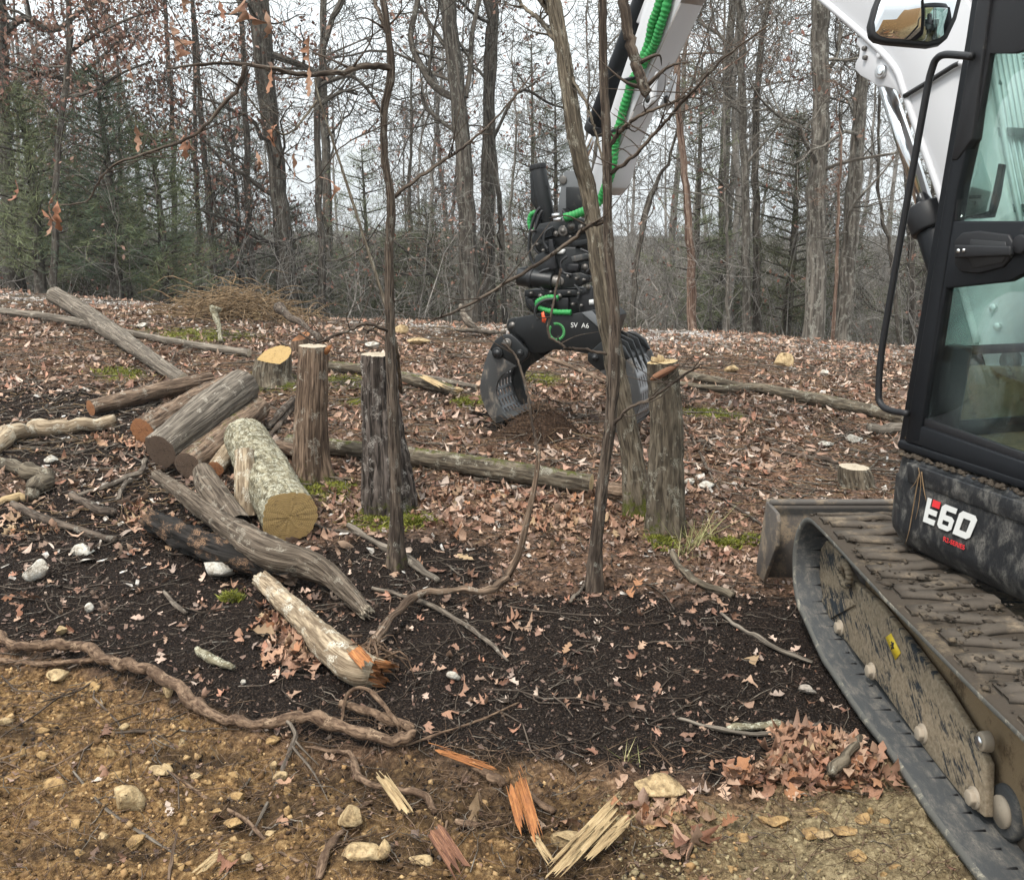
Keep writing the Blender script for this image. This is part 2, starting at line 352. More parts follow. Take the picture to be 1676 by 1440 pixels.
# one graded sheet: fine near the camera's standing place, coarse towards the horizon
ys = np.concatenate([[-70, -40, -22, -12, -7, -4, -2.4, -1.5], np.arange(-1.0, 1.6, .12), np.arange(1.6, 5.2, .0155), np.arange(5.2, 8.5, .027), np.arange(8.5, 14.5, .05), 14.5 + 1.2 * (np.arange(1, 70) ** 1.55) * .25, [260, 300]])
tx = np.linspace(-1, 1, 350); tx = np.sign(tx) * (np.abs(tx) * .72 + .28 * np.abs(tx) ** 5)
Xs = tx[None, :] * (2.4 + 1.0 * np.abs(ys))[:, None]; Ys = ys[:, None] + 0 * Xs
Xf, Yf = Xs.ravel(), Ys.ravel(); Zf = zg(Xf, Yf) + micro(Xf, Yf) * sstep(30, 12, Yf)
nr, nc = Xs.shape; ii = (np.arange(nr - 1)[:, None] * nc + np.arange(nc - 1)[None, :])
gf = np.stack([ii, ii + 1, ii + nc + 1, ii + nc], -1).reshape(-1, 4)
clay = clay_w(Xf, Yf)
def blob(x, y, u, v, ru, rv, rot=0):
    c = gp(u, v); dx, dy = x - c[0], y - c[1]; return np.exp(-((dx / ru) ** 2 + (dy / rv) ** 2))
blk = 0 * Xf
BLACK = [(120, 930, 1.2, .8), (60, 700, 1.6, 1.0), (330, 1000, .7, .7), (640, 930, .55, .5), (1000, 1050, .9, .55), (760, 1050, .8, .45), (1250, 1080, .7, .7), (900, 1180, .7, .3), (200, 850, 1.0, .8), (450, 1100, .7, .35), (600, 1150, .5, .3), (1150, 1190, .5, .3), (840, 680, .35, .45), (1330, 1190, .35, .5)]
for b in BLACK: blk = np.maximum(blk, blob(Xf, Yf, *b))
blk = np.clip(blk * 1.5, 0, 1) * (1 - clay)
olive = sstep(.15, .9, Xf + .25 * (fbm(Xf * 2, Yf * 2, 0, 41, 2) - .4)) * clay
MOSS = [(620, 850, .25, .22), (540, 800, .3, .25), (1085, 880, .12, .16), (320, 545, .9, .5), (450, 625, .5, .35), (1150, 675, .35, .2), (880, 615, .3, .4), (770, 655, .2, .2), (570, 625, .45, .3), (200, 610, .3, .3), (1235, 880, .1, .1), (1190, 880, .1, .1), (600, 655, .3, .2)]
moss = 0 * Xf
for b in MOSS: moss = np.maximum(moss, blob(Xf, Yf, *b))
PITS = [(700, 1300, .42, .22), (560, 1260, .3, .15), (820, 1330, .35, .2), (450, 1330, .25, .12), (330, 1250, .2, .08), (980, 1400, .3, .15), (640, 1390, .3, .1), (60, 1200, .25, .06), (150, 1400, .3, .06)]
def pitf(x, y):
    b_ = 0 * x
    for b in PITS: b_ = np.maximum(b_, blob(x, y, *b))
    return np.clip(b_ * 1.5 + (fbm(x * 6, y * 6, 0, 91, 3) - .45) * 1.2, 0, 1)
pit = pitf(Xf, Yf)
chalk = sstep(10.6, 12.4, Yf + .06 * Xf + 1.0 * (fbm(Xf, Yf, 0, 55, 3) - .45)) * sstep(17, 14, Yf)
t = NT('forest_floor'); co = t.coord()
n1 = t.noise(co, 9, 6, .65); n2 = t.noise(co, 38, 5, .7); n3 = t.noise(co, 120, 3, .6); v1 = t.voro(co, 46)
lit = t.ramp(n2, [(.30, (.02, .013, .009)), (.45, (.085, .05, .032)), (.58, (.21, .125, .08)), (.74, (.34, .235, .16))])
lit = t.mix(t.math('MULTIPLY', t.step(n1, .55, .4), .6), lit, (.07, .05, .04))
bl = t.ramp(n3, [(.34, (.0055, .0045, .004)), (.54, (.018, .0135, .0115)), (.66, (.06, .043, .032)), (.78, (.17, .12, .09))])
cl_ = t.ramp(n2, [(.28, (.035, .023, .014)), (.40, (.09, .052, .025)), (.53, (.215, .127, .055)), (.70, (.43, .285, .14))])
cl_ = t.mix(t.math('MULTIPLY', t.step(n1, .5, .64), .75), cl_, (.06, .037, .021))
ol = t.ramp(n2, [(.28, (.055, .04, .024)), (.42, (.16, .12, .068)), (.56, (.28, .22, .128)), (.74, (.42, .34, .21))])
ol = t.mix(t.math('MULTIPLY', t.step(n1, .52, .66), .6), ol, (.075, .056, .034))
bm_ = t.step(t.math('ADD', t.attr('black').outputs['Fac'], t.math('MULTIPLY', t.math('SUBTRACT', n1, .5), 1.6)), .28, .6)
col = t.mix(bm_, lit, bl)
mm = t.step(t.math('ADD', t.attr('moss').outputs['Fac'], t.math('MULTIPLY', t.math('SUBTRACT', n2, .5), 2.2)), .45, .7)
col = t.mix(mm, col, t.ramp(n3, [(.3, (.035, .04, .008)), (.7, (.19, .19, .028))]))
ch = t.step(t.math('ADD', t.attr('chalk').outputs['Fac'], t.math('MULTIPLY', t.math('SUBTRACT', n2, .5), 2.4)), .8, 1.05)
col = t.mix(ch, col, (.47, .44, .42))
cc = t.mix(t.attr('olive').outputs['Fac'], cl_, ol); cc = t.mix(t.math('MULTIPLY', t.attr('pit').outputs['Fac'], .85), cc, t.ramp(n2, [(.3, (.012, .009, .007)), (.55, (.055, .036, .022)), (.75, (.15, .095, .05))])); col = t.mix(t.attr('clay').outputs['Fac'], col, cc); col = t.mix(t.attr('wood').outputs['Fac'], col, t.ramp(n2, [(.3, (.018, .015, .010)), (.6, (.06, .05, .035)), (.75, (.12, .095, .065))]))  # floor behind the crest: dark duff, with the trees' shade put into the colour
hsum = t.math('ADD', n2, t.math('MULTIPLY', n3, .6)); t.bump(hsum, 1.0, .02); t.fin(col, .97, spec=.04); M['ground'] = t.m
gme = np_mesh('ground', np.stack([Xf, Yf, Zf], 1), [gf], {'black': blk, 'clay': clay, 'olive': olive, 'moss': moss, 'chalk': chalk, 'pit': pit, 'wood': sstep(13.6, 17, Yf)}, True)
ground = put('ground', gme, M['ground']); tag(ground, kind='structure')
# ================================================================ EXCAVATOR
MUD = (.30, .225, .14); MUDD = (.16, .115, .07); DUST = (.27, .245, .21)
solid('paint_black', (.006, .007, .009), .5, spec=.22, dirt=(.10, .092, .08), dscale=5, damt=.22, bump=.12)
solid('paint_muddy', (.016, .017, .019), .45, spec=.3, dirt=(.125, .118, .106), dscale=18, damt=.64, bump=.3, stretch=(1, 1, .6), soft=.05)
solid('paint_white', (.50, .50, .515), .38, dirt=(.27, .26, .25), dscale=8, damt=.02, bump=.04, stretch=(1, 1, .4), soft=.06)
solid('paint_white_shaded', (.36, .335, .32), .5, dirt=(.28, .25, .22), dscale=7, damt=.45, bump=.05, stretch=(1, 1, .25))  # the arm's white paint, toned down by the shade on its underside
t = NT('frame_muddy'); co = t.coord(); big = t.noise(t.scl(co, (1, 1.6, 3.2)), 2.6, 6, .62, .5); ro = t.n('ShaderNodeVectorRotate', rotation_type='X_AXIS'); t.lk(co, ro.inputs['Vector']); ro.inputs['Angle'].default_value = R(-38)
stx = t.noise(t.scl(ro.outputs[0], (1, 1.2, 9)), 7, 6, .7, .6); fin_ = t.noise(co, 60, 4, .7)
k = t.step(t.math('ADD', t.math('ADD', big, t.math('MULTIPLY', t.math('SUBTRACT', stx, .5), 1.1)), t.math('MULTIPLY', t.math('SUBTRACT', fin_, .5), .35)), .33, .5)
col = t.mix(k, (.02, .026, .032), t.ramp(fin_, [(.3, (.15, .115, .075)), (.7, (.29, .235, .165))])); sc_ = t.step(t.noise(t.scl(ro.outputs[0], (1, 1, 30)), 9, 3, .6), .66, .72); col = t.mix(t.math('MULTIPLY', sc_, .35), col, (.2, .19, .18))
t.bump(t.math('ADD', k, fin_), .6, .006); t.fin(col, .7, spec=.25); M['frame_muddy'] = t.m
solid('dried_mud', (.19, .14, .085), .95, spec=.1, dirt=(.085, .06, .038), dscale=9, damt=.6, bump=1.0)
solid('rubber_inner', (.045, .047, .048), .65, spec=.25, dirt=(.15, .135, .115), dscale=9, damt=.62, bump=.4, stretch=(3, 1, 3), soft=.08)
solid('rubber_mud', (.05, .04, .031), .9, spec=.12, dirt=(.19, .145, .095), dscale=6, damt=.35, bump=.6, world=True, soft=.06)
solid('lug_worn', (.075, .062, .05), .85, spec=.15, dirt=(.20, .155, .108), dscale=8, damt=.5, bump=.5, world=True, soft=.06)
solid('rubber_edge', (.09, .088, .08), .85, spec=.2, dirt=(.28, .255, .2), dscale=14, damt=.6, bump=.6)
solid('blade_steel', (.07, .06, .052), .7, dirt=(.21, .16, .11), dscale=6, damt=.75, bump=.35)
solid('bolt_steel', (.30, .25, .19), .7, dirt=(.12, .1, .08), dscale=30, damt=.4, metal=.2)
solid('chrome', (.78, .79, .80), .16, metal=1.0); solid('zinc', (.6, .6, .6), .35, metal=1.0)
solid('pin_steel', (.13, .12, .11), .45, metal=.7, dirt=(.1, .085, .07), dscale=30, damt=.5)
solid('hose_green', (.026, .235, .058), .5, spec=.3, dirt=(.12, .17, .08), dscale=14, damt=.35, soft=.06)
solid('hose_black', (.012, .012, .013), .5); solid('plastic_black', (.012, .012, .0135), .5, spec=.3, dirt=(.08, .075, .068), dscale=20, damt=.15)
solid('grapple_black', (.006, .0065, .007), .42, spec=.35, dirt=(.075, .066, .055), dscale=9, damt=.25, bump=.15)
solid('claw_worn', (.055, .055, .055), .45, metal=.3, dirt=(.20, .17, .14), dscale=7, damt=.6, bump=.2, stretch=(1, 1, .5))
solid('sieve_steel', (.20, .20, .205), .42, metal=.45, dirt=(.16, .13, .1), dscale=9, damt=.4)
solid('decal_white', (.6, .6, .58), .5, dirt=(.3, .28, .25), dscale=25, damt=.12); solid('decal_red', (.62, .03, .035), .5, dirt=(.12, .06, .05), dscale=40, damt=.2)
solid('decal_green', (.03, .20, .05), .5, dirt=(.012, .014, .013), dscale=22, damt=.55); solid('decal_yellow', (.70, .50, .03), .5, dirt=(.2, .15, .06), dscale=40, damt=.35)
solid('decal_ink', (.02, .02, .02), .5); solid('tag_orange', (.75, .10, .03), .5); solid('cab_grey', (.10, .105, .11), .7); solid('seat_fabric', (.03, .03, .033), .9)
solid('sticker_paper', (.7, .72, .70), .6)
def glass(name, tint, rough=.02):
    t = NT(name); t.t.nodes.remove(t.b)
    tr = t.n('ShaderNodeBsdfTransparent'); gl = t.n('ShaderNodeBsdfGlossy'); mx = t.n('ShaderNodeMixShader'); fr = t.n('ShaderNodeLayerWeight'); fr.inputs[0].default_value = .5
    df = t.n('ShaderNodeBsdfDiffuse'); m2 = t.n('ShaderNodeMixShader')
    tr.inputs[0].default_value = (*tint, 1); gl.inputs['Roughness'].default_value = rough
    df.inputs[0].default_value = (.45, .45, .38, 1)
    k = t.math('MULTIPLY', t.step(t.noise(t.coord(), 9, 8, .75), .5, .8), .10)
    fk_ = t.math('ADD', t.math('MULTIPLY', t.math('POWER', fr.outputs['Facing'], 3.5), .75), .05); t.lk(fk_, mx.inputs[0]); t.lk(tr.outputs[0], mx.inputs[1]); t.lk(gl.outputs[0], mx.inputs[2])
    t.lk(k, m2.inputs[0]); t.lk(mx.outputs[0], m2.inputs[1]); t.lk(df.outputs[0], m2.inputs[2]); t.lk(m2.outputs[0], t.out.inputs[0]); M[name] = t.m
glass('cab_glass', (.87, .945, .92)); glass('windshield_glass', (.86, .95, .92))
t = NT('mirror_glass'); t.fin((.82, .83, .84), .02, 1.0); M['mirror_glass'] = t.m
EX = empty('excavator', (2.35, 3.05, 0), 'white and black tracked mini excavator with a grapple, parked at the right edge', 'excavator')
# ---------------------------------------------------------------- undercarriage
TY1, TY0 = 3.98, 2.02      # idler / sprocket centres along the track
def belt_path(n_arc=14):
    """side profile (y,z) of the belt's mid line, closed, counter-clockwise seen from the left"""
    P = []; c1 = (TY1, .345, .245); c0 = (TY0, .335, .225)
    for a in np.linspace(R(95), R(-62), n_arc): P.append((c1[0] + c1[2] * math.cos(a), c1[1] + c1[2] * math.sin(a)))
    for y in np.linspace(3.72, 2.32, 13): P.append((y, .03 + .006 * math.sin(y * 9)))
    for a in np.linspace(R(-105), R(-268), n_arc): P.append((c0[0] + c0[2] * math.cos(a), c0[1] + c0[2] * math.sin(a)))
    for y in np.linspace(2.2, 3.82, 14): P.append((y, .562 + .026 * (y - 2.2) / 1.6 - .012 * math.sin((y - 2.2) / 1.62 * math.pi)))
    return np.array(P)
BP = belt_path()
def resample_closed(P, n):
    Q = np.vstack([P, P[:1]]); s = np.r_[0, np.cumsum(np.linalg.norm(np.diff(Q, axis=0), axis=1))]
    t = np.linspace(0, s[-1], n, endpoint=False); return np.stack([np.interp(t, s, Q[:, 0]), np.interp(t, s, Q[:, 1])], 1), s[-1]
def make_track(x0, x1, main):
    P, Ltot = resample_closed(BP, 220)
    T = np.roll(P, -1, 0) - np.roll(P, 1, 0); T /= np.linalg.norm(T, axis=1, keepdims=True)
    Nn = np.stack([-T[:, 1], T[:, 0]], 1)
    cen = P.mean(0)
    if ((P - cen) * Nn).sum() < 0: Nn = -Nn
    th = .017; rng = np.random.RandomState(5)
    # cross-section: inner skin then outer skin, rounded edge that bulges a little
    xs = [x0, x0 + .012, x1 - .012, x1]
    m = MB(); n = len(P)
    sec = [(x0 + .010, -th), (x0, -th * .4), (x0, th * .6), (x0 + .012, th), (x1 - .012, th), (x1, th * .6), (x1, -th * .4), (x1 - .010, -th)]
    wob = .006 * (fbm(P[:, 0] * 7, P[:, 1] * 7, 0, 4, 2) - .4)
    V = np.array([[[x + wob[i] * (1 if x < (x0 + x1) / 2 else -1), P[i, 0] + Nn[i, 0] * o, P[i, 1] + Nn[i, 1] * o] for (x, o) in sec] for i in range(n)]).reshape(-1, 3)
    k = len(sec); i = np.arange(n)[:, None] * k + np.arange(k)[None]; j = np.roll(i, -1, 0)
    f = np.stack([i, np.roll(i, -1, 1), np.roll(j, -1, 1), j], -1)
    m.add(V, [f.reshape(-1, 4)])
    tr = m.build('track', M['rubber_inner'], EX, smooth=False)
    tr.data.materials.append(M['rubber_mud']); tr.data.materials.append(M['rubber_edge'])
    mi = np.zeros((n, k), int); mi[:, 2:5] = 1; mi[:, 0:2] = 2; mi[:, 5:7] = 2
    tr.data.polygons.foreach_set('material_index', mi.ravel()[:len(tr.data.polygons)])
    # lugs: one bar each across the belt, alternately reaching left and right
    NL = 58; PL, _ = resample_closed(BP, NL); TL = np.roll(PL, -1, 0) - np.roll(PL, 1, 0); TL /= np.linalg.norm(TL, axis=1, keepdims=True)
    NN = np.stack([-TL[:, 1], TL[:, 0]], 1)
    if ((PL - cen) * NN).sum() < 0: NN = -NN
    protos = []
    for q in range(4):
        wv = x1 - x0; a0 = 0.02 + .012 * q if q % 2 == 0 else .045; a1 = wv - (.045 if q % 2 == 0 else .02)
        nx = 9; xs_ = np.linspace(a0, a1, nx); rr = np.random.RandomState(q)
        v = []
        for ix, x in enumerate(xs_):
            sk = .028 * math.cos(ix / (nx - 1) * math.pi) * (1 if q % 2 else -1); hgt = .017 * (0.85 if ix in (0, nx - 1) else 1) + rr.uniform(-.004, .004)
            v += [(x, -.032 + sk, -.002), (x, -.028 + sk + rr.uniform(-.003, .003), hgt), (x, .028 + sk + rr.uniform(-.003, .003), hgt), (x, .032 + sk, -.002)]
        v = np.array(v); f = []
        for ix in range(nx - 1):
            b = ix * 4
            for e in range(4): f.append([b + e, b + (e + 1) % 4, b + 4 + (e + 1) % 4, b + 4 + e])
        me = np_mesh('track_lug', v, [np.array(f), np.array([0, 1, 2, 3]), np.array([3, 2, 1, 0]) + (nx - 1) * 4]); me.materials.append(M['lug_worn']); protos.append(me)
    o0 = org(tr)
    for q in range(NL):
        o = bpy.data.objects.new('track_lug', protos[q % 4]); C.objects.link(o); o.parent = tr
        base = np.array([x0, PL[q, 0] + NN[q, 0] * th, PL[q, 1] + NN[q, 1] * th]) - o0
        Mx = Matrix(((1, 0, 0), (0, TL[q, 0], NN[q, 0]), (0, TL[q, 1], NN[q, 1]))).to_4x4(); Mx.translation = Vector(base); o.matrix_local = Mx
    if main:
        NC = 58
        for q in range(NC):
            y, z = PL[q] - NN[q] * th
            if z > .5 or y < 1.9: continue
            mb = MB(); A = np.array([[1, 0, 0], [0, TL[q, 0], NN[q, 0]], [0, TL[q, 1], NN[q, 1]]])
            lc = .03 + .05 * ((q * 37) % 11) / 11; mb.tube([(x0 + .125, y, z), (x0 + .125 - lc * .5, y, z + .0), (x0 + .125 - lc, y, z)], [.0055, .0035, .0008], 6); mb.build('belt_crease', M['hose_black'], tr)
            mb = MB(); mb.box((x0 + .21, y - NN[q, 0] * .02, z - NN[q, 1] * .02), (.05, .055, .05), A); mb.build('guide_lug', M['rubber_mud'], tr, bevel=.008)
    return tr
X0 = 1.37
track = make_track(X0, X0 + .40, True)
rs = np.random.RandomState(14); mm_ = MB()
for q in range(320):      # mud and crumbs carried on the upper run
    y = rs.uniform(2.1, 4.05); x = X0 + rs.uniform(.01, .39); s = np.exp(rs.normal(-4.9, .5)); z = float(np.interp(y, [2.2, 3.82], [.562, .588])) + .02 - .07 * max(0, y - 3.9); p = np.array([x, y, z + rs.uniform(0, .012)]); a = rs.uniform(0, 6.28); e = np.array([math.cos(a), math.sin(a), 0]); g = np.array([-math.sin(a), math.cos(a), 0]); s = min(s, .02)
    mm_.add([p + e * s * 1.6, p + g * s, p - e * s * 1.3, p - g * s * .9, p + [0, 0, s * .6], p - [0, 0, s * .6]], [np.array([[0, 1, 4], [1, 2, 4], [2, 3, 4], [3, 0, 4], [1, 0, 5], [2, 1, 5], [3, 2, 5], [0, 3, 5]])])
tag(mm_.build('track_mud', M['rubber_mud'], track), kind='stuff')
make_track(X0 + 1.56, X0 + 1.96, False)
def fp(u, v, x=X0 + .125): return atx(u, v, x)
# side plate of the track frame, outline as seen, with its own thickness
pl = [(1352, 884), (1338, 905), (1330, 985), (1352, 1018), (1385, 1050), (1440, 1122), (1520, 1235), (1585, 1318), (1612, 1338), (1614, 1250), (1592, 1203), (1540, 1120), (1480, 1040), (1435, 985), (1398, 952), (1372, 905)]
pts = np.array([fp(*p) for p in pl])
tf = MB().prism(pts, (.03, 0, 0)).build('track_frame', M['frame_muddy'], EX, bevel=.006)
beam = np.array([(y, z) for y, z in [(2.08, .14), (2.25, .12), (3.6, .14), (3.86, .22), (3.86, .44), (3.6, .47), (2.3, .47), (2.1, .42)]])
MB().prism(np.c_[np.full(len(beam), X0 + .175), beam], (.16, 0, 0)).build('mud_packed_beam', M['dried_mud'], tf, bevel=.02)
bp2 = np.c_[np.full(len(beam), X0 + 1.56 + .125), beam]
MB().prism(bp2, (.16, 0, 0)).build('track_frame', M['frame_muddy'], EX, bevel=.02)
# gusset step on the plate's nose
MB().prism(np.array([fp(1325, 978, X0 + .115), fp(1352, 1016, X0 + .115), fp(1398, 990, X0 + .115), fp(1392, 980, X0 + .115)]), (.02, 0, 0)).build('step_plate', M['frame_muddy'], tf, bevel=.003)
for (u, v) in [(1367, 1027), (1418, 1098), (1500, 1200), (1583, 1305)]:
    c = fp(u, v, X0 + .10); MB().cyl(c, c + [.04, 0, 0], .027, .029, 6).build('hex_bolt', M['bolt_steel'], tf, bevel=.004)
    MB().cyl(c + [.018, 0, 0], c + [.03, 0, 0], .036, .036, 20).build('washer', M['bolt_steel'], tf)
for y in (3.62, 3.28, 2.9, 2.52):
    rl = MB().cyl((X0 + .16, y, .125), (X0 + .27, y, .125), .085, .085, 28).build('track_roller', M['rubber_inner'], EX, bevel=.012)
    MB().cyl((X0 + .15, y, .125), (X0 + .165, y, .125), .05, .05, 20).build('roller_cap', M['bolt_steel'], rl)
MB().cyl((X0 + .12, TY0, .335), (X0 + .3, TY0, .335), .205, .205, 36).build('drive_sprocket', M['rubber_edge'], EX, bevel=.015)
MB().cyl((X0 + .15, TY1, .345), (X0 + .27, TY1, .345), .225, .225, 36).build('idler_wheel', M['blade_steel'], EX, bevel=.02)
c = fp(1383, 940, X0 + .10); ey = MB()
for k in range(16):
    a0, a1 = k / 16 * 2 * math.pi, (k + 1) / 16 * 2 * math.pi
    ey.cyl(c + [0, .055 * math.cos(a0), .045 * math.sin(a0)], c + [0, .055 * math.cos(a1), .045 * math.sin(a1)], .017, .017, 8)
ey.build('tie_down_eye', M['frame_muddy'], tf)
c = fp(1610, 1213, X0 + .12); MB().cyl(c - [.012, 0, 0], c + [.02, 0, 0], .03, .034, 20).build('grease_port', M['bolt_steel'], tf, bevel=.004)
MB().cyl(c - [.018, 0, 0], c - [.01, 0, 0], .017, .017, 14).build('port_plug', M['zinc'], tf)
d4 = [fp(1449, 1043, X0 + .1215), fp(1458, 1036, X0 + .1215), fp(1474, 1068, X0 + .1215), fp(1465, 1080, X0 + .1215)]
MB().prism(np.array(d4), (.002, 0, 0)).build('warning_decal', M['decal_yellow'], tf)
dc = np.mean(d4, 0); 
for da, db in (((.0, .012, .012), (0, -.012, -.006)), ((0, -.006, .016), (0, .004, -.016)), ((0, .014, -.004), (0, .0, .004))):
    MB().cyl(dc + da - [.0015, 0, 0], dc + db - [.0015, 0, 0], .0032, .0032, 6).build('decal_mark', M['decal_ink'], tf)
# centre of the carriage (turntable and cross members)
MB().box((2.35, 3.05, .36), (1.2, 1.3, .3)).build('carbody', M['frame_muddy'], EX, bevel=.05)
MB().cyl((2.35, 3.05, .5), (2.35, 3.05, .64), .42, .42, 40).build('slew_ring', M['paint_black'], EX)
# blade
bx0, bx1 = X0 + .0, X0 + 1.96; prof = [(4.66 + .07 * (1 - math.sin(a)) , z) for z, a in zip(np.linspace(.03, .47, 9), np.linspace(.2, math.pi - .2, 9))]
pr = np.array([(bx0, y + .03, z) for y, z in prof] + [(bx0, y, z) for y, z in prof[::-1]])
bl_o = MB().prism(pr, (bx1 - bx0, 0, 0)).build('dozer_blade', M['blade_steel'], EX, bevel=.004)
MB().cyl((bx0, 4.66, .475), (bx1, 4.66, .475), .016, .016, 12).build('blade_edge', M['blade_steel'], bl_o)
ep = np.array([(bx0 - .012, y, z) for y, z in [(4.80, .03), (4.80, .1), (4.70, .47), (4.50, .465), (4.47, .43), (4.47, .3), (4.66, .03)]])
MB().prism(ep, (.02, 0, 0)).build('blade_end_plate', M['blade_steel'], bl_o, bevel=.004)
for x in (1.95, 2.75): MB().box((x, 4.3, .28), (.1, .75, .12)).build('blade_arm', M['blade_steel'], bl_o, bevel=.01)
# ---------------------------------------------------------------- house
HA = R(17); HF = np.array([-math.sin(HA), math.cos(HA), 0]); HR = np.array([math.cos(HA), math.sin(HA), 0]); HZ = np.array([0, 0, 1.]); HO = np.array([1.58, 3.66, 0])
def H(f, r, z): return HO + HF * f + HR * r + HZ * z
def hpx(u, v, r=0.0): return atplane(u, v, H(0, r, 0), HR)
def hfz(u, v, r=0.0): p = hpx(u, v, r) - HO; return float(p @ HF), float(p[2])
def outline(off, cr):
    o = []; f1, f0, r0, r1 = .03 - off, -1.75 + off, -.035 + off, 1.9 - off
    for (cf, crr, a) in ((f1, r0, 0), (f1, r1, 1), (f0, r1, 2), (f0, r0, 3)):
        rad = cr if a != 2 and a != 3 else .55
        cx = cf - rad if a in (0, 1) else cf + rad; cy = crr + rad if a in (0, 3) else crr - rad
        st = [R(270), R(0), R(90), R(180)][a]
        for q in np.linspace(0, R(90), 9):
            an = st + q; o.append((cx + rad * math.cos(an), cy + rad * math.sin(an)))
    return o
m = MB(); lv = [(.60, .10), (.605, .075), (.64, .028), (.69, .004), (.72, 0), (.905, 0), (.912, .006), (.985, .012), (1.0, .022), (1.004, .05)]
ring = [np.array([H(f, r, z) for f, r in outline(o, .13)]) for z, o in lv]; k = len(ring[0])
V = np.vstack(ring); i = np.arange(len(lv) - 1)[:, None] * k + np.arange(k)[None]; j = np.arange(len(lv) - 1)[:, None] * k + (np.arange(k)[None] + 1) % k
m.add(V, [np.stack([i, j, j + k, i + k], -1).reshape(-1, 4), np.arange(k)[::-1], np.arange(k) + (len(lv) - 1) * k])
body = m.build('body_skirt', M['paint_muddy'], EX, smooth=False)
for p in body.data.polygons: p.use_smooth = len(p.vertices) == 4
body.modifiers.new('we', 'WEIGHTED_NORMAL')
# raised step strip along the side, packed with mud
MB().prism(np.array([H(-.13, -.043, .91), H(-1.2, -.043, .91), H(-1.2, -.043, .985), H(-.11, -.043, .985)]), HR * .03).build('side_strip', M['paint_muddy'], body, bevel=.006)
rs = np.random.RandomState(3); mudm = MB()
for q in range(420):
    f = rs.uniform(-1.0, .0); r = rs.uniform(-.03, .10); s = rs.uniform(.004, .016); p = H(f, r, 1.002 + s * .2)
    a = rs.uniform(0, 6.28); e = np.array([math.cos(a), math.sin(a), 0]); g = np.array([-math.sin(a), math.cos(a), 0])
    mudm.add([p + e * s * 1.5, p + g * s, p - e * s * 1.3, p - g * s * .9, p + [0, 0, s * .7], p - [0, 0, s * .6]], [np.array([[0, 1, 4], [1, 2, 4], [2, 3, 4], [3, 0, 4], [1, 0, 5], [2, 1, 5], [3, 2, 5], [0, 3, 5]])])
mo = mudm.build('step_mud', M['rubber_mud'], body); tag(mo, kind='stuff')
for (pp, r_) in (([(1505, 775), (1500, 800), (1493, 840), (1488, 868), (1482, 890)], .003), ([(1508, 772), (1512, 800), (1516, 820)], .003), ([(1505, 775), (1498, 790), (1490, 800)], .0022), ([(1503, 765), (1507, 790), (1503, 830), (1498, 850)], .002)):
    MB().tube(spline([hpx(u, v, -.05) for u, v in pp], 12), np.linspace(r_, r_ * .5, 12), 5).build('straw', M['straw'], body)
# rear engine hood and counterweight
MB().prism(np.array([H(-1.5, .02, 1.005), H(-1.72, .1, 1.005), H(-1.74, .1, 1.5), H(-1.62, .06, 1.75), H(-1.5, .04, 1.75)]), HR * 1.75).build('engine_hood', M['paint_white'], EX, bevel=.05)
MB().prism(np.array([H(-.95, 1.12, 1.005), H(-.0, 1.12, 1.005), H(-.02, 1.12, 1.25), H(-.95, 1.12, 1.4)]), HR * .7).build('tank_cover', M['paint_black'], EX, bevel=.05)
# lettering on the skirt
e0, e1, e2, e3 = (hpx(u, v, -.0395) for u, v in ((1519, 814), (1602, 846), (1586, 884), (1511, 853)))
def dec(x, y): return (e0 * (1 - x) + e1 * x) * (1 - y) + (e3 * (1 - x) + e2 * x) * y
def glyph(name, polys, mat, parent):
    mb = MB()
    for q in polys:
        P = np.array([dec(*p) for p in q]); k = len(P); P2 = P - HR * .0018
        mb.add(np.vstack([P, P2]), [np.arange(k), np.arange(k)[::-1] + k])
    return mb.build(name, mat, parent)
glyph('letter_e', [[(0, 0), (.085, 0), (.085, 1), (0, 1)], [(.085, .40), (.25, .40), (.25, .62), (.085, .62)], [(.085, .78), (.25, .78), (.25, 1), (.085, 1)]], M['decal_white'], body)
glyph('letter_accent', [[(.115, 0), (.27, 0), (.27, .28), (.115, .28)]], M['decal_red'], body)
glyph('digit_six', [[(.36, 0), (.60, 0), (.60, .22), (.42, .22), (.42, .40), (.31, .40), (.31, .14)], [(.31, .40), (.55, .40), (.61, .5), (.61, .62), (.31, .62)], [(.31, .62), (.40, .62), (.40, .80), (.31, .80)], [(.53, .62), (.61, .62), (.61, .80), (.53, .80)], [(.31, .80), (.61, .80), (.61, .88), (.55, 1), (.36, 1), (.31, .88)]], M['decal_white'], body)
glyph('digit_zero', [[(.71, 0), (.94, 0), (1, .14), (1, .25), (.66, .25), (.66, .14)], [(.66, .25), (.76, .25), (.76, .75), (.66, .75)], [(.90, .25), (1, .25), (1, .75), (.90, .75)], [(.66, .75), (1, .75), (1, .88), (.94, 1), (.66, 1)]], M['decal_white'], body)
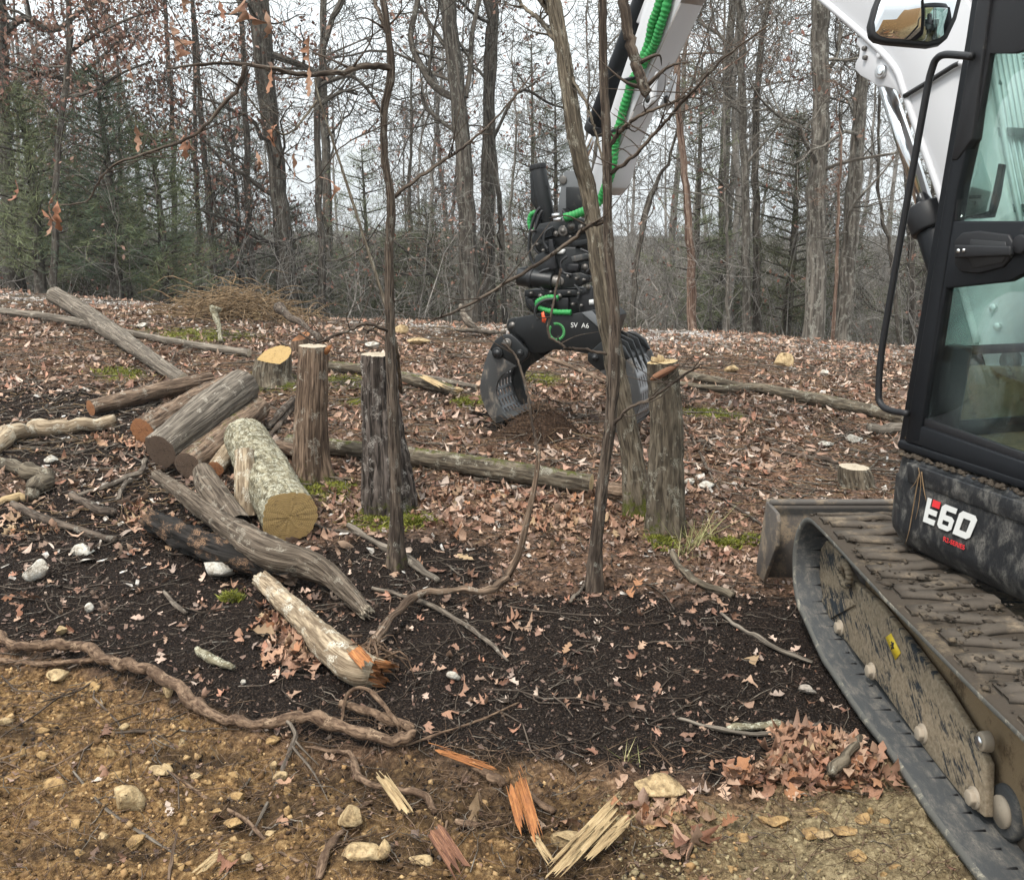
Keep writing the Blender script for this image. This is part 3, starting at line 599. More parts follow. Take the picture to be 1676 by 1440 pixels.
def text(s, name, p0, ex, ey, size, mat, parent, depth=.0008):
    """flat lettering: origin p0, text direction ex, up ey"""
    cu = bpy.data.curves.new(name, 'FONT'); cu.body = s; cu.size = size; cu.extrude = depth; cu.align_x = 'CENTER'; cu.align_y = 'CENTER'
    o = bpy.data.objects.new(name, cu); C.objects.link(o); dg = bpy.context.evaluated_depsgraph_get(); me = bpy.data.meshes.new_from_object(o.evaluated_get(dg)); bpy.data.objects.remove(o)
    me.materials.clear(); me.materials.append(mat)
    ex = np.array(ex) / np.linalg.norm(ex); ey = np.array(ey) - ex * np.dot(ey, ex); ey /= np.linalg.norm(ey); ez = np.cross(ex, ey)
    r_ = bpy.data.objects.new(name, me); C.objects.link(r_); r_.parent = parent; q = np.array(p0) - org(parent)
    r_.matrix_local = Matrix(((ex[0], ey[0], ez[0], q[0]), (ex[1], ey[1], ez[1], q[1]), (ex[2], ey[2], ez[2], q[2]), (0, 0, 0, 1))); return r_
text('R2-SERIES', 'series_lettering', hpx(1561, 889, -.0395), -HF, HZ, .026, M['decal_red'], body)
# ---------------------------------------------------------------- cab
CW = 1.02
cab = MB().prism(np.array([H(.0, 0, 1.012), H(-1.45, 0, 1.012), H(-1.45, 0, 1.05), H(.0, 0, 1.05)]), HR * CW).build('cab', M['paint_black'], EX, bevel=.01)
def side_poly(pp, r, th, name, mat, parent, bevel=.006):
    return MB().prism(np.array([hpx(u, v, r) for u, v in pp]), HR * th).build(name, mat, parent, bevel=bevel)
pil = [(1478, 712), (1499, 690), (1530, 480), (1566, 250), (1603, 0), (1625, -160), (1603, -160), (1577, 0), (1540, 250), (1500, 500)]
pil = [(1480, 722), (1504, 722), (1530, 545), (1566, 310), (1586, 220), (1612, 60), (1640, -130), (1618, -130), (1590, 60), (1548, 310), (1510, 545)]
side_poly(pil, 0, .06, 'front_pillar', M['paint_black'], cab)
side_poly([(u - 9, v) for u, v in pil], .055, .05, 'front_pillar_inner', M['paint_black'], cab)
side_poly([(1625, -40), (1640, -130), (1618, -130), (1590, 60), (1570, 190), (1556, 262), (1566, 262), (1590, 228), (1605, 110)], -.006, .05, 'pillar_cover', M['plastic_black'], cab)
fr_b = hfz(1504, 722)[0]; 
side_poly([(1480, 722), (1716, 806), (1716, 770), (1507, 697), (1500, 700)], .002, .05, 'door_sill', M['paint_black'], cab, .008)
side_poly([(1507, 697), (1716, 770), (1716, 755), (1510, 684)], .012, .02, 'door_seal', M['plastic_black'], cab, .003)
side_poly([(1565, 362), (1716, 362), (1716, 440), (1676, 448), (1650, 461), (1548, 472), (1532, 560), (1507, 697), (1500, 700), (1528, 545), (1556, 362)], .006, .035, 'door_panel', M['paint_black'], cab, .006)
side_poly([(1620, 88), (1596, 215), (1578, 256), (1567, 311), (1565, 362), (1556, 362), (1566, 262), (1600, 60), (1640, -130), (1716, -130), (1716, 70), (1660, 88)], .008, .02, 'glass_border', M['plastic_black'], cab, .002)
side_poly([(1560, 366), (1567, 308), (1578, 254), (1596, 212), (1618, 84), (1655, 84), (1716, 66), (1716, 366)], .022, .006, 'door_window', M['cab_glass'], cab, 0)
side_poly([(1504, 704), (1532, 556), (1548, 468), (1650, 456), (1676, 444), (1716, 436), (1716, 775)], .022, .006, 'door_window', M['cab_glass'], cab, 0)
# door handle in its recessed bowl
hb = [(1561, 395), (1574, 381), (1600, 378), (1650, 384), (1657, 397), (1655, 420), (1640, 438), (1600, 448), (1572, 446), (1562, 432)]
bowl = side_poly(hb, -.006, .02, 'handle_bowl', M['plastic_black'], cab, .006)
side_poly([(1588, 392), (1645, 396), (1649, 415), (1640, 430), (1592, 440), (1584, 420)], -.009, .005, 'bowl_recess', M['hose_black'], bowl, .002)
hd = side_poly([(1561, 401), (1653, 403), (1653, 419), (1561, 423)], -.034, .022, 'door_handle', M['plastic_black'], bowl, .006)
c = hpx(1568, 411, -.0345); MB().cyl(c - HR * .002, c + HR * .004, .008, .008, 20).build('key_lock', M['zinc'], hd)
c = hpx(1578, 410, -.0345); MB().box(c, (.010, .010, .012)).build('handle_badge', M['zinc'], hd)
c = hpx(1672, 400, -.005); MB().cyl(c - HR * .012, c + HR * .01, .032, .032, 24).build('door_knob', M['plastic_black'], cab, bevel=.005)
# remaining box of the cab
for f, r, h in ((-1.43, .03, 2.75), (-1.43, CW - .05, 2.75), (-.02, CW - .05, 2.2)):
    MB().prism(np.array([H(f, r - .03, 1.05), H(f - .06, r - .03, 1.05), H(f - .06 - (.1 if f > -.5 else 0), r - .03, 2.75), H(f - (.1 if f > -.5 else 0), r - .03, 2.75)]), HR * .06).build('cab_post', M['paint_black'], cab, bevel=.01)
ff, fz = hfz(1616, -30)
MB().prism(np.array([H(ff + .06, -.02, 2.72), H(-1.5, -.02, 2.72), H(-1.47, -.02, 2.84), H(ff - .02, -.02, 2.84)]), HR * (CW + .04)).build('cab_roof', M['paint_black'], cab, bevel=.03)
MB().prism(np.array([H(-1.48, .0, 1.05), H(-1.45, .0, 1.05), H(-1.45, 0, 1.7), H(-1.48, 0, 1.7)]), HR * CW).build('rear_wall', M['paint_black'], cab)
MB().prism(np.array([H(-1.47, .06, 1.7), H(-1.465, .06, 1.7), H(-1.465, .06, 2.72), H(-1.47, .06, 2.72)]), HR * (CW - .12)).build('rear_window', M['windshield_glass'], cab)
MB().prism(np.array([H(-.06, CW - .02, 1.4), H(-1.4, CW - .02, 1.4), H(-1.4, CW - .02, 2.7), H(-.16, CW - .02, 2.7)]), HR * .006).build('side_window', M['windshield_glass'], cab)
MB().prism(np.array([H(-.0, CW - .03, 1.05), H(-1.45, CW - .03, 1.05), H(-1.45, CW - .03, 1.4), H(-.02, CW - .03, 1.4)]), HR * .03).build('side_wall', M['paint_black'], cab)
# windshield, one step behind the pillar's front
def wf(z): # forward position of the sloping front at height z
    a, za = hfz(1490, 690); b, zb = hfz(1600, 0); return a + (b - a) * (z - za) / (zb - za)
MB().prism(np.array([H(wf(1.42) - .012, .06, 1.42), H(wf(2.7) - .012, .06, 2.7), H(wf(2.7) - .012, CW - .04, 2.7), H(wf(1.42) - .012, CW - .04, 1.42)]), HF * .006).build('windshield', M['windshield_glass'], cab)
MB().prism(np.array([H(wf(z) - .012, r, z) for r, z in ((.12, 1.12), (.09, 1.22), (.09, 1.42), (CW - .07, 1.42), (CW - .07, 1.12))]), HF * .006).build('windshield_lower', M['windshield_glass'], cab)
MB().prism(np.array([H(wf(1.05), .05, 1.05), H(wf(1.13), .05, 1.13), H(wf(1.13), CW - .03, 1.13), H(wf(1.05), CW - .03, 1.05)]), HF * -.03).build('front_sill', M['paint_black'], cab)
MB().prism(np.array([H(wf(1.405), .05, 1.405), H(wf(1.44), .05, 1.44), H(wf(1.44), CW - .03, 1.44), H(wf(1.405), CW - .03, 1.405)]), HF * -.025).build('windshield_bar', M['paint_black'], cab)
MB().prism(np.array([H(wf(1.1) - .02, .055, 1.1), H(wf(1.45) - .02, .055, 1.45), H(wf(1.45) - .10, .055, 1.45), H(wf(1.1) - .10, .055, 1.1)]), HR * .10).build('pillar_trim', M['plastic_black'], cab, bevel=.01)
MB().box(H(-.72, .5, 1.062), (.98, 1.38, .012), np.stack([HR, HF, HZ], 1)).build('floor_mat', M['dried_mud'], cab)
seat = MB().box(H(-1.08, .5, 1.42), (.5, .48, .14), np.stack([HR, HF, HZ], 1)).build('seat', M['seat_fabric'], cab, bevel=.05)
MB().box(H(-1.36, .5, 1.85), (.48, .13, .75), np.stack([HR, HF, HZ], 1)).build('backrest', M['seat_fabric'], seat, bevel=.05)
MB().box(H(-1.08, .5, 1.2), (.4, .4, .28), np.stack([HR, HF, HZ], 1)).build('seat_base', M['plastic_black'], seat, bevel=.02)
for r in (.22, .8):
    MB().box(H(-.98, r, 1.5), (.11, .42, .09), np.stack([HR, HF, HZ], 1)).build('armrest', M['plastic_black'], seat, bevel=.02)
    MB().tube([H(-.8, r, 1.54), H(-.78, r, 1.64), H(-.77, r, 1.74)], [.016, .02, .028], 10).build('joystick', M['hose_black'], cab)
# monitor arm with a white paper sticker standing near the windshield
MB().tube(spline([H(-.22, .55, 1.10), H(-.16, .52, 1.45), H(-.16, .5, 1.62)], 8), .018, 8).build('travel_lever', M['plastic_black'], cab)
s0, s1, s2, s3, s4, s5 = (hpx(u, v, .2) for u, v in ((1577, 356), (1612, 348), (1622, 306), (1611, 272), (1604, 246), (1597, 282)))
st_ = MB().prism(np.array([s0, s1, s2, s3, s4, s5]), HR * .004).build('white_notice', M['sticker_paper'], cab)
MB().prism(np.array([hpx(u, v, .205) for u, v in ((1566, 350), (1618, 346), (1628, 300), (1634, 268), (1640, 270), (1632, 320), (1622, 356), (1566, 362))]), HR * .02).build('notice_frame', M['plastic_black'], cab)
text('Bobcat', 'notice_lettering', hpx(1594, 322, .198), -HF, HZ, .026, M['decal_ink'], cab)
text('12', 'notice_lettering', hpx(1594, 333, .198), -HF, HZ, .02, M['decal_ink'], cab)
# grab rail on the door post
gr = [(1592, 93), (1570, 91), (1546, 90), (1533, 97), (1526, 112), (1517, 150), (1490, 300), (1462, 460), (1443, 575), (1438, 640), (1441, 660), (1455, 671), (1486, 677)]
MB().tube(spline([hpx(u, v, -.03) for u, v in gr], 60), .0135, 12).build('grab_rail', M['plastic_black'], cab, smooth=True)
# mirror
mp = [(1424, 58), (1422, 40), (1430, 10), (1450, -40), (1478, -70), (1560, -80), (1578, -50), (1577, -10), (1567, 30), (1552, 62), (1540, 72), (1520, 76), (1450, 70), (1433, 66)]
MN = np.array([-.12, -.985, .12]); MN /= np.linalg.norm(MN); MPt = aty(1500, 0, 3.95)
mq = np.array([atplane(u, v, MPt, MN) for u, v in mp]); cen = mq.mean(0)
mir = MB().prism(mq, -MN * .05).build('mirror', M['plastic_black'], EX, bevel=.012, seg=3)
MB().prism(cen + (mq - cen) * .88 + MN * .0005, MN * .003).build('mirror_glass', M['mirror_glass'], mir)
MB().tube(spline([cen - MN * .05, cen - MN * .09 + [.03, 0, .12], H(wf(2.75), .02, 2.76)], 14), .014, 10).build('mirror_stay', M['plastic_black'], mir)
# ---------------------------------------------------------------- boom, arm
B0 = np.array([2.35, 4.3, 0]); BD = np.array([-.447, .894, 0]); BD /= np.linalg.norm(BD); BN = np.array([BD[1] * -1, BD[0], 0]); 
BN = np.array([-BD[1], BD[0], 0])           # towards the machine's left, i.e. the camera
def bpx(u, v, off=0.0): return atplane(u, v, B0 + BN * off, BN)
def bpoly(pp, off, th, name, mat, parent, bevel=.01): return MB().prism(np.array([bpx(u, v, off) for u, v in pp]), -BN * th).build(name, mat, parent, bevel=bevel)
BWD = .125
bo = [(1612, 600), (1590, 530), (1575, 470), (1557, 390), (1540, 322), (1500, 210), (1478, 148), (1462, 108), (1418, 62), (1335, -10), (1240, -100), (1150, -190), (1120, -250), (1160, -300), (1230, -290), (1330, -230), (1460, -150), (1540, -70), (1590, 10), (1614, 130), (1634, 250), (1668, 410), (1700, 560), (1690, 620), (1650, 630)]
boom = bpoly(bo, BWD, BWD * 2, 'boom', M['paint_white'], EX, .012)
# weld ridge along the lower edge of the side plate
rid = spline([bpx(u, v, BWD + .002) for u, v in [(1600, 560), (1575, 470), (1557, 390), (1540, 322), (1502, 214), (1480, 150), (1464, 110), (1420, 64), (1337, -8)]], 40)
MB().tube(rid, .018, 8).build('boom_weld', M['paint_white'], boom)
ear = [(1403, 62), (1418, 62), (1462, 108), (1480, 150), (1478, 160), (1464, 147), (1448, 142), (1436, 142), (1424, 133), (1408, 124), (1399, 114), (1400, 104), (1406, 92), (1407, 80), (1401, 72)]
bpoly(ear, BWD + .0, .028, 'cylinder_ear', M['paint_white'], boom, .004); bpoly(ear, -BWD + .028, .028, 'cylinder_ear', M['paint_white'], boom, .004)
def pin(u, v, off, r, ln, name, mat, parent, n=24): c_ = bpx(u, v, off); return MB().cyl(c_ - BN * ln, c_ + BN * .016, r, r, n).build(name, mat, parent, bevel=.004)
pin(1443, 118, BWD + .004, .033, 2 * BWD, 'boom_pin', M['zinc'], boom); pin(1443, 118, BWD + .012, .018, .02, 'pin_bolt', M['chrome'], boom)
for u, v in ((1416, 80), (1417, 95)): pin(u, v, BWD + .003, .013, .02, 'ear_bolt', M['pin_steel'], boom, 8)
pin(1441, 91, BWD, .016, .02, 'ear_boss', M['paint_white'], boom, 16)
hpts = [bpx(u, v, BWD + .018) for u, v in ((1480, 158), (1515, 137), (1545, 118), (1563, 107), (1575, 104), (1588, 110), (1592, 125))]
MB().tube(spline(hpts, 24)[:15], .012, 8).build('boom_hose', M['hose_black'], boom, smooth=True); MB().tube(spline(hpts, 24)[14:], .014, 8).build('hose_elbow', M['paint_white'], boom, smooth=True)
for q in range(6):   # hard lines up the boom's back
    off = BWD - .02 - q * .037
    MB().tube(spline([bpx(u + 1, v, BWD) - BN * (BWD - off) - BD * .012 for u, v in ((1674, 420), (1640, 250), (1620, 130), (1596, 10), (1546, -70))], 20), .0145, 8).build('hydraulic_pipe', M['zinc'], boom, smooth=True)
for q in range(4):
    off = .1 - q * .05
    MB().tube(spline([bpx(u + 14 + q * 3, v, off) for u, v in ((1622, 140), (1590, 90), (1578, 40), (1563, -20), (1548, -80))], 20), .013, 8).build('boom_hose', M['hose_black'], boom, smooth=True)
for v_, u_ in ((340, 1664), (215, 1640)):
    MB().prism(np.array([bpx(u, v, BWD - .02) for u, v in ((u_ - 20, v_ - 6), (u_ + 22, v_ - 6), (u_ + 22, v_ + 8), (u_ - 20, v_ + 8))]), -BN * .21).build('pipe_clamp', M['plastic_black'], boom, bevel=.003)
for u, v in ((1627, 504), (1634, 535)): pin(u, v, BWD + .002, .02, .02, 'foot_bolt', M['zinc'], boom, 6)
pin(1655, 590, BWD + .006, .05, 2 * BWD + .02, 'boom_foot_pin', M['pin_steel'], boom)
MB().prism(np.array([bpx(u, v, BWD + .06) for u, v in ((1560, 600), (1730, 600), (1730, 700), (1570, 700))]), -BN * .42).build('swing_bracket', M['dried_mud'], EX, bevel=.03)
ca, cb = bpx(1443, 118), bpx(1519, 352); cax = (cb - ca) / np.linalg.norm(cb - ca)
cyo = MB().cyl(cb - cax * .02, cb + cax * .95, .082, .082, 28).build('boom_cylinder', M['paint_black'], EX, bevel=.008)
MB().cyl(cb - cax * .05, cb + cax * .09, .104, .104, 24).build('cylinder_collar', M['plastic_black'], cyo, bevel=.012)
MB().cyl(ca - cax * .05, cb, .042, .042, 24).build('piston_rod', M['chrome'], cyo, smooth=False)
for s_ in (-.03, .03): 
    q = cb - cax * .052 + BN * .07 + BD * s_; MB().cyl(q, q - cax * .015, .012, .012, 8).build('collar_bolt', M['zinc'], cyo)
# dipper arm
AW = .095
ar = [(1113, 5), (1062, 119), (1036, 182), (1014, 238), (1004, 282), (996, 308), (982, 320), (966, 314), (966, 290), (985, 225), (1018, 120), (1045, 40), (1072, -60), (1100, -190), (1150, -280), (1205, -240), (1190, -170), (1145, -60)]
arm = bpoly(ar, AW, AW * 2, 'dipper_arm', M['paint_white'], EX, .012)
un = [bpx(u, v, AW - .004) for u, v in [(1145, -60), (1113, 5), (1062, 119), (1036, 182), (1014, 238), (1004, 282)]]
up = MB()
for a, b in zip(un[:-1], un[1:]):
    d_ = np.cross(b - a, BN); d_ /= np.linalg.norm(d_); d_ = d_ if d_ @ BD < 0 else -d_
    up.prism(np.array([a + d_ * .001, b + d_ * .001, b + d_ * .005, a + d_ * .005]), -BN * (2 * AW - .008))
up.build('arm_underside_shade', M['paint_white_shaded'], arm)  # thin sheet in a darker tone: underside shade put into its colour
for off in (AW + .0, -AW + .03):   # lifting ears on the underside
    q = bpx(1058, 150, AW) + BN * (off - AW); dn = np.cross(un[2] - un[1], BN); dn /= np.linalg.norm(dn); dn = dn if dn @ BD < 0 else -dn; ax_ = (un[2] - un[1]) / np.linalg.norm(un[2] - un[1])
    c_ = q + dn * .055 + ax_ * .02
    eo = MB().prism(np.array([q - ax_ * .16, c_ - ax_ * .07 + dn * .02, c_ - ax_ * .02 + dn * .055, c_ + ax_ * .05 + dn * .04, c_ + ax_ * .085, q + ax_ * .1]), -BN * .03).build('lifting_ear', M['paint_white'], arm, bevel=.008)
    MB().cyl(c_ + BN * .006, c_ - BN * .036, .05, .05, 24).build('ear_boss', M['paint_white'], eo, bevel=.006); MB().cyl(c_ + BN * .008, c_ - BN * .038, .03, .03, 20).build('ear_bore', M['hose_black'], eo)
# bucket cylinder on the arm's outer side
ka, kb = bpx(1050, 10, .02), bpx(976, 206, .02); kx = (kb - ka) / np.linalg.norm(kb - ka)
ko = MB().cyl(ka - kx * .3, kb, .078, .078, 24).build('bucket_cylinder', M['paint_black'], EX, bevel=.006)
MB().cyl(kb - kx * .03, kb + kx * .05, .088, .088, 20).build('cylinder_collar', M['plastic_black'], ko, bevel=.008); MB().cyl(kb, kb + kx * .42, .033, .033, 18).build('piston_rod', M['chrome'], ko)
MB().prism(np.array([bpx(u, v, .06) for u, v in ((1030, -10), (1062, -10), (1066, 20), (1050, 40), (1030, 36))]), -BN * .12).build('cylinder_bracket', M['paint_white'], arm, bevel=.01)
def hose(pp, r, parent, name='hose', wrap=True, mat='hose_green', pitch=.03):
    P = np.array(pp, float); L_ = np.linalg.norm(np.diff(P, axis=0), axis=1).sum(); n = max(24, int(L_ / pitch * 4)); P = spline(P, n)
    rr = r * (1 + ((.10 * np.array([1, 1, .2, -1])[np.arange(n) % 4] + .14 * (vnoise(np.arange(n) * .13, np.zeros(n), 0, n) - .5)) if wrap else 0)); P = P + (np.stack([vnoise(np.arange(n) * .05, np.zeros(n) + i, 0, n + i) for i in range(3)], 1) - .5) * r * (.5 if wrap else .2); return MB().tube(P, rr + 0 * P[:, 0], 12).build(name, M[mat], parent, smooth=not wrap)
HOF = AW + .035
hose([bpx(u, v, HOF + .015) for u, v in ((1092, -60), (1078, 8), (1066, 50), (1052, 95), (1040, 125))], .030, arm, 'wrapped_hose')
hose([bpx(u, v, HOF) for u, v in ((1104, -50), (1092, 12), (1080, 50), (1066, 80), (1052, 112))], .030, arm, 'wrapped_hose')
hose([bpx(u, v, HOF) for u, v in ((1040, 122), (1030, 140), (1023, 170), (1016, 200), (1008, 225), (1004, 250), (1001, 280), (992, 305), (984, 326))], .032, arm, 'wrapped_hose')
for u, v in ((1036, 128), (1013, 212)): MB().cyl(bpx(u - 14, v + 4, HOF + .03), bpx(u + 16, v - 4, HOF + .03), .014, .014, 10).build('hose_clip', M['paint_black'], arm)
# ---------------------------------------------------------------- tiltrotator
GYW = R(24); GX = np.array([math.cos(GYW), -math.sin(GYW), 0]); GW = np.array([math.sin(GYW), math.cos(GYW), 0]); G0 = aty(912, 600, 7.28)
def gpx(u, v, w_=0.0): return atplane(u, v, G0 + GW * w_, GW)
def gpoly(pp, w_, th, name, mat, parent, bevel=.006): return MB().prism(np.array([gpx(u, v, w_) for u, v in pp]), GW * th).build(name, mat, parent, bevel=bevel)
tro = gpoly([(876, 418), (905, 404), (950, 404), (968, 420), (966, 448), (952, 464), (930, 471), (896, 471), (878, 458), (872, 440)], .12, .26, 'tiltrotator', M['grapple_black'], EX, .015)
def gpart(pp, w_, th, name, mat='grapple_black', bv=.006, par=None): return gpoly(pp, w_, th, name, M[mat], par or tro, bv)
a_, b_ = gpx(880, 272, .3), gpx(901, 392, .3)
post = MB().cyl(a_, b_, .066, .066, 26).build('link_post', M['grapple_black'], tro, bevel=.01); ax2 = (b_ - a_) / np.linalg.norm(b_ - a_)
MB().cyl(a_ - ax2 * .012, a_ + ax2 * .03, .07, .07, 26).build('post_cap', M['plastic_black'], post, bevel=.004)
gpart([(867, 284), (872, 284), (884, 345), (878, 345), (869, 330)], .26, .05, 'post_rail', bv=.003)
gpart([(924, 280), (944, 279), (958, 284), (962, 320), (960, 352), (912, 352), (914, 330), (919, 300)], .32, .03, 'coupler_link', 'cab_grey', .006)
gpart([(926, 306), (948, 306), (960, 322), (962, 350), (926, 352), (926, 330)], .30, .03, 'link_web', bv=.006)
c = gpx(921, 295, .31); MB().cyl(c, c + GW * .06, .034, .034, 20).build('link_boss', M['pin_steel'], tro, bevel=.005)
gpart([(868, 392), (882, 366), (930, 358), (962, 362), (974, 380), (972, 408), (930, 420), (900, 420), (880, 412)], .14, .30, 'coupler_body', bv=.014)
for u, v, r_ in ((922, 378, .042), (910, 383, .022), (936, 370, .06), (952, 372, .05), (958, 437, .055)):
    c = gpx(u, v, .11); q = MB().cyl(c - GW * .01, c + GW * .3, r_, r_, 24).build('coupler_pin', M['pin_steel'] if r_ < .05 else M['grapple_black'], tro, bevel=.006); MB().cyl(c - GW * .018, c, r_ * .5, r_ * .5, 16).build('pin_end', M['pin_steel'], q)
gpart([(884, 374), (902, 372), (904, 388), (884, 392)], .08, .08, 'valve_block', 'paint_black')
gpart([(888, 396), (900, 394), (902, 412), (892, 416)], .09, .05, 'valve_block', 'paint_black')
gpart([(897, 392), (904, 392), (911, 440), (894, 444), (893, 430), (900, 426)], .06, .03, 'side_strut', 'plastic_black')
gpart([(918, 340), (972, 396), (968, 408), (930, 400)], .16, .2, 'shoulder', bv=.01)
gpart([(908, 408), (925, 408), (922, 416), (910, 416)], .10, .05, 'breather_cap', 'decal_white', .012)
gpart([(938, 394), (974, 390), (974, 398), (938, 404)], .08, .2, 'upper_flange', bv=.004)
ta, tb = gpx(849, 453, .08), gpx(912, 461, .08); tx_ = (tb - ta) / np.linalg.norm(tb - ta)
tc_ = MB().cyl(ta, tb - tx_ * .03, .072, .072, 28).build('tilt_cylinder', M['grapple_black'], tro, bevel=.01)
MB().cyl(ta + tx_ * .10, ta + tx_ * .13, .079, .079, 28).build('cylinder_band', M['plastic_black'], tc_, bevel=.004); MB().cyl(tb - tx_ * .05, tb + tx_ * .04, .05, .05, 24).build('cylinder_gland', M['pin_steel'], tc_, bevel=.006)
gpart([(846, 440), (860, 436), (866, 446), (850, 452)], .05, .06, 'cylinder_clevis', bv=.008)
c = gpx(917, 461, .05); MB().cyl(c, c + GW * .08, .032, .032, 20).build('rod_eye', M['pin_steel'], tro, bevel=.005)
gpart([(912, 450), (950, 446), (966, 452), (964, 462), (945, 470), (915, 472)], .06, .05, 'lower_lug', bv=.008)
# rotor housing
gpart([(858, 475), (966, 474), (968, 484), (858, 486)], .06, .40, 'rotor_flange', bv=.006)
gpart([(858, 486), (966, 484), (968, 512), (940, 516), (870, 512), (860, 502)], .10, .34, 'rotor_housing', bv=.012)
gpart([(862, 490), (872, 490), (880, 508), (866, 508)], .07, .05, 'rotor_rib'); gpart([(913, 488), (930, 488), (930, 508), (913, 508)], .06, .06, 'rotor_motor', 'plastic_black')
gpart([(946, 486), (955, 470), (964, 466), (971, 472), (972, 512), (948, 512)], .06, .03, 'rotor_bracket', 'plastic_black')
gpart([(964, 491), (971, 490), (972, 498), (964, 499)], .057, .002, 'warning_decal', 'decal_white', 0)
for u, v in ((884, 485), (915, 485), (962, 470)): c = gpx(u, v, .05); MB().cyl(c, c + GW * .04, .02, .02, 12).build('rotor_bolt', M['pin_steel'], tro)
hose([gpx(u, v, -.0) for u, v in ((913, 489), (895, 487), (881, 493), (881, 502), (893, 508), (912, 511), (934, 511))], .021, tro, 'wrapped_hose', pitch=.022)
hose([bpx(984, 326, .12), gpx(962, 344, .10), gpx(944, 351, .08), gpx(924, 356, .08)], .032, tro, 'wrapped_hose')
hose([gpx(u, v, .2) for u, v in ((884, 340), (876, 352), (868, 380), (866, 410), (872, 430), (884, 438), (892, 432))], .013, tro, 'hydraulic_hose', False, 'hose_black')
hose([gpx(u, v, .17) for u, v in ((888, 345), (881, 360), (873, 390), (878, 410), (892, 420), (896, 432))], .013, tro, 'hydraulic_hose', False, 'hose_black')
hose([gpx(u, v, .3) for u, v in ((878, 346), (868, 352), (866, 366), (872, 378))], .02, tro, 'wrapped_hose', pitch=.022)
hose([gpx(u, v, -.02) for u, v in ((912, 489), (892, 492), (880, 500), (876, 512), (880, 524))], .013, tro, 'hydraulic_hose', False, 'hose_black')
for u, v in ((916, 352), (919, 359)): c = gpx(u, v, .08); MB().cyl(c, gpx(u - 12, v + 1, .08), .016, .016, 8).build('hose_fitting', M['zinc'], tro)
for (u, v, w_) in ((872, 378, .10), (880, 400, .10), (890, 410, .09), (934, 388, .12), (946, 384, .12), (968, 392, .08), (930, 452, .05), (944, 456, .05), (956, 458, .05), (882, 448, .1), (902, 478, .05), (932, 479, .05), (948, 480, .05), (870, 480, .05), (938, 498, .055), (952, 500, .055), (904, 500, .055)):
    c = gpx(u, v, w_); q = MB().cyl(c - GW * .02, c + GW * .05, .013, .013, 6).build('hex_bolt', M['pin_steel'], tro)
for pp in (((905, 372), (893, 380), (890, 396), (897, 408)), ((928, 420), (918, 430), (922, 446), (936, 450)), ((950, 408), (966, 416), (970, 432), (960, 446)), ((899, 440), (884, 446), (880, 462), (890, 476)), ((940, 466), (948, 476), (946, 490))):
    hose([gpx(u, v, .04) for u, v in pp], .010, tro, 'hydraulic_hose', False, 'hose_black')
gpart([(875, 352), (880, 352), (884, 384), (880, 392), (874, 372)], .2, .08, 'hose_bracket', 'paint_black'); gpart([(934, 420), (962, 414), (964, 424), (936, 430)], .07, .06, 'hinge_cap', 'claw_worn', .008); gpart([(924, 432), (948, 432), (946, 444), (926, 446)], .07, .05, 'tilt_hub', 'plastic_black', .012)
# ---------------------------------------------------------------- grapple
GWD = .56
frp = [(846, 520), (878, 514), (936, 514), (985, 504), (1000, 516), (1012, 545), (1004, 575), (992, 590), (965, 580), (936, 574), (905, 572), (890, 577), (868, 579), (857, 556), (838, 543)]
gra = gpoly(frp, .02, .03, 'grapple', M['grapple_black'], EX, .006)
gpoly(frp, GWD - .05, .03, 'frame_plate', M['grapple_black'], gra, .006)
gpoly([(852, 520), (930, 517), (985, 508), (998, 520), (985, 560), (870, 560)], .05, GWD - .1, 'frame_box', M['grapple_black'], gra, .01)
gpoly([(952, 512), (968, 509), (1000, 545), (992, 548), (975, 532)], .0, .02, 'frame_gusset', M['cab_grey'], gra, .003)
gpoly([(828, 535), (832, 523), (842, 519), (852, 522), (850, 545), (835, 548)], .06, .03, 'tow_ear', M['grapple_black'], gra, .006)
c = gpx(838, 533, .055); MB().cyl(c, c + GW * .05, .03, .03, 18).build('ear_bore', M['pin_steel'], gra)
c = gpx(911, 543, .02); rg_ = MB()
for q in range(26):
    a0, a1 = q / 26 * 6.2832 + .25, (q + 1) / 26 * 6.2832 + .25
    if q in (7, 8, 19): continue
    P = [c + (GX * math.cos(a) + HZ * math.sin(a)) * r_ - GW * .003 for a, r_ in ((a0, .052), (a1, .052), (a1, .075), (a0, .075))]
    rg_.prism(np.array(P), GW * .002)
rg_.build('ring_emblem', M['decal_green'], gra)
text('SV  A6', 'frame_lettering', gpx(949, 533, -.0 + .018), GX, HZ, .055, M['decal_white'], gra)
gpoly([(886, 512), (890, 510), (891, 516), (894, 522), (892, 529), (887, 527), (887, 520)], -.03, .004, 'orange_tag', M['tag_orange'], gra, 0)
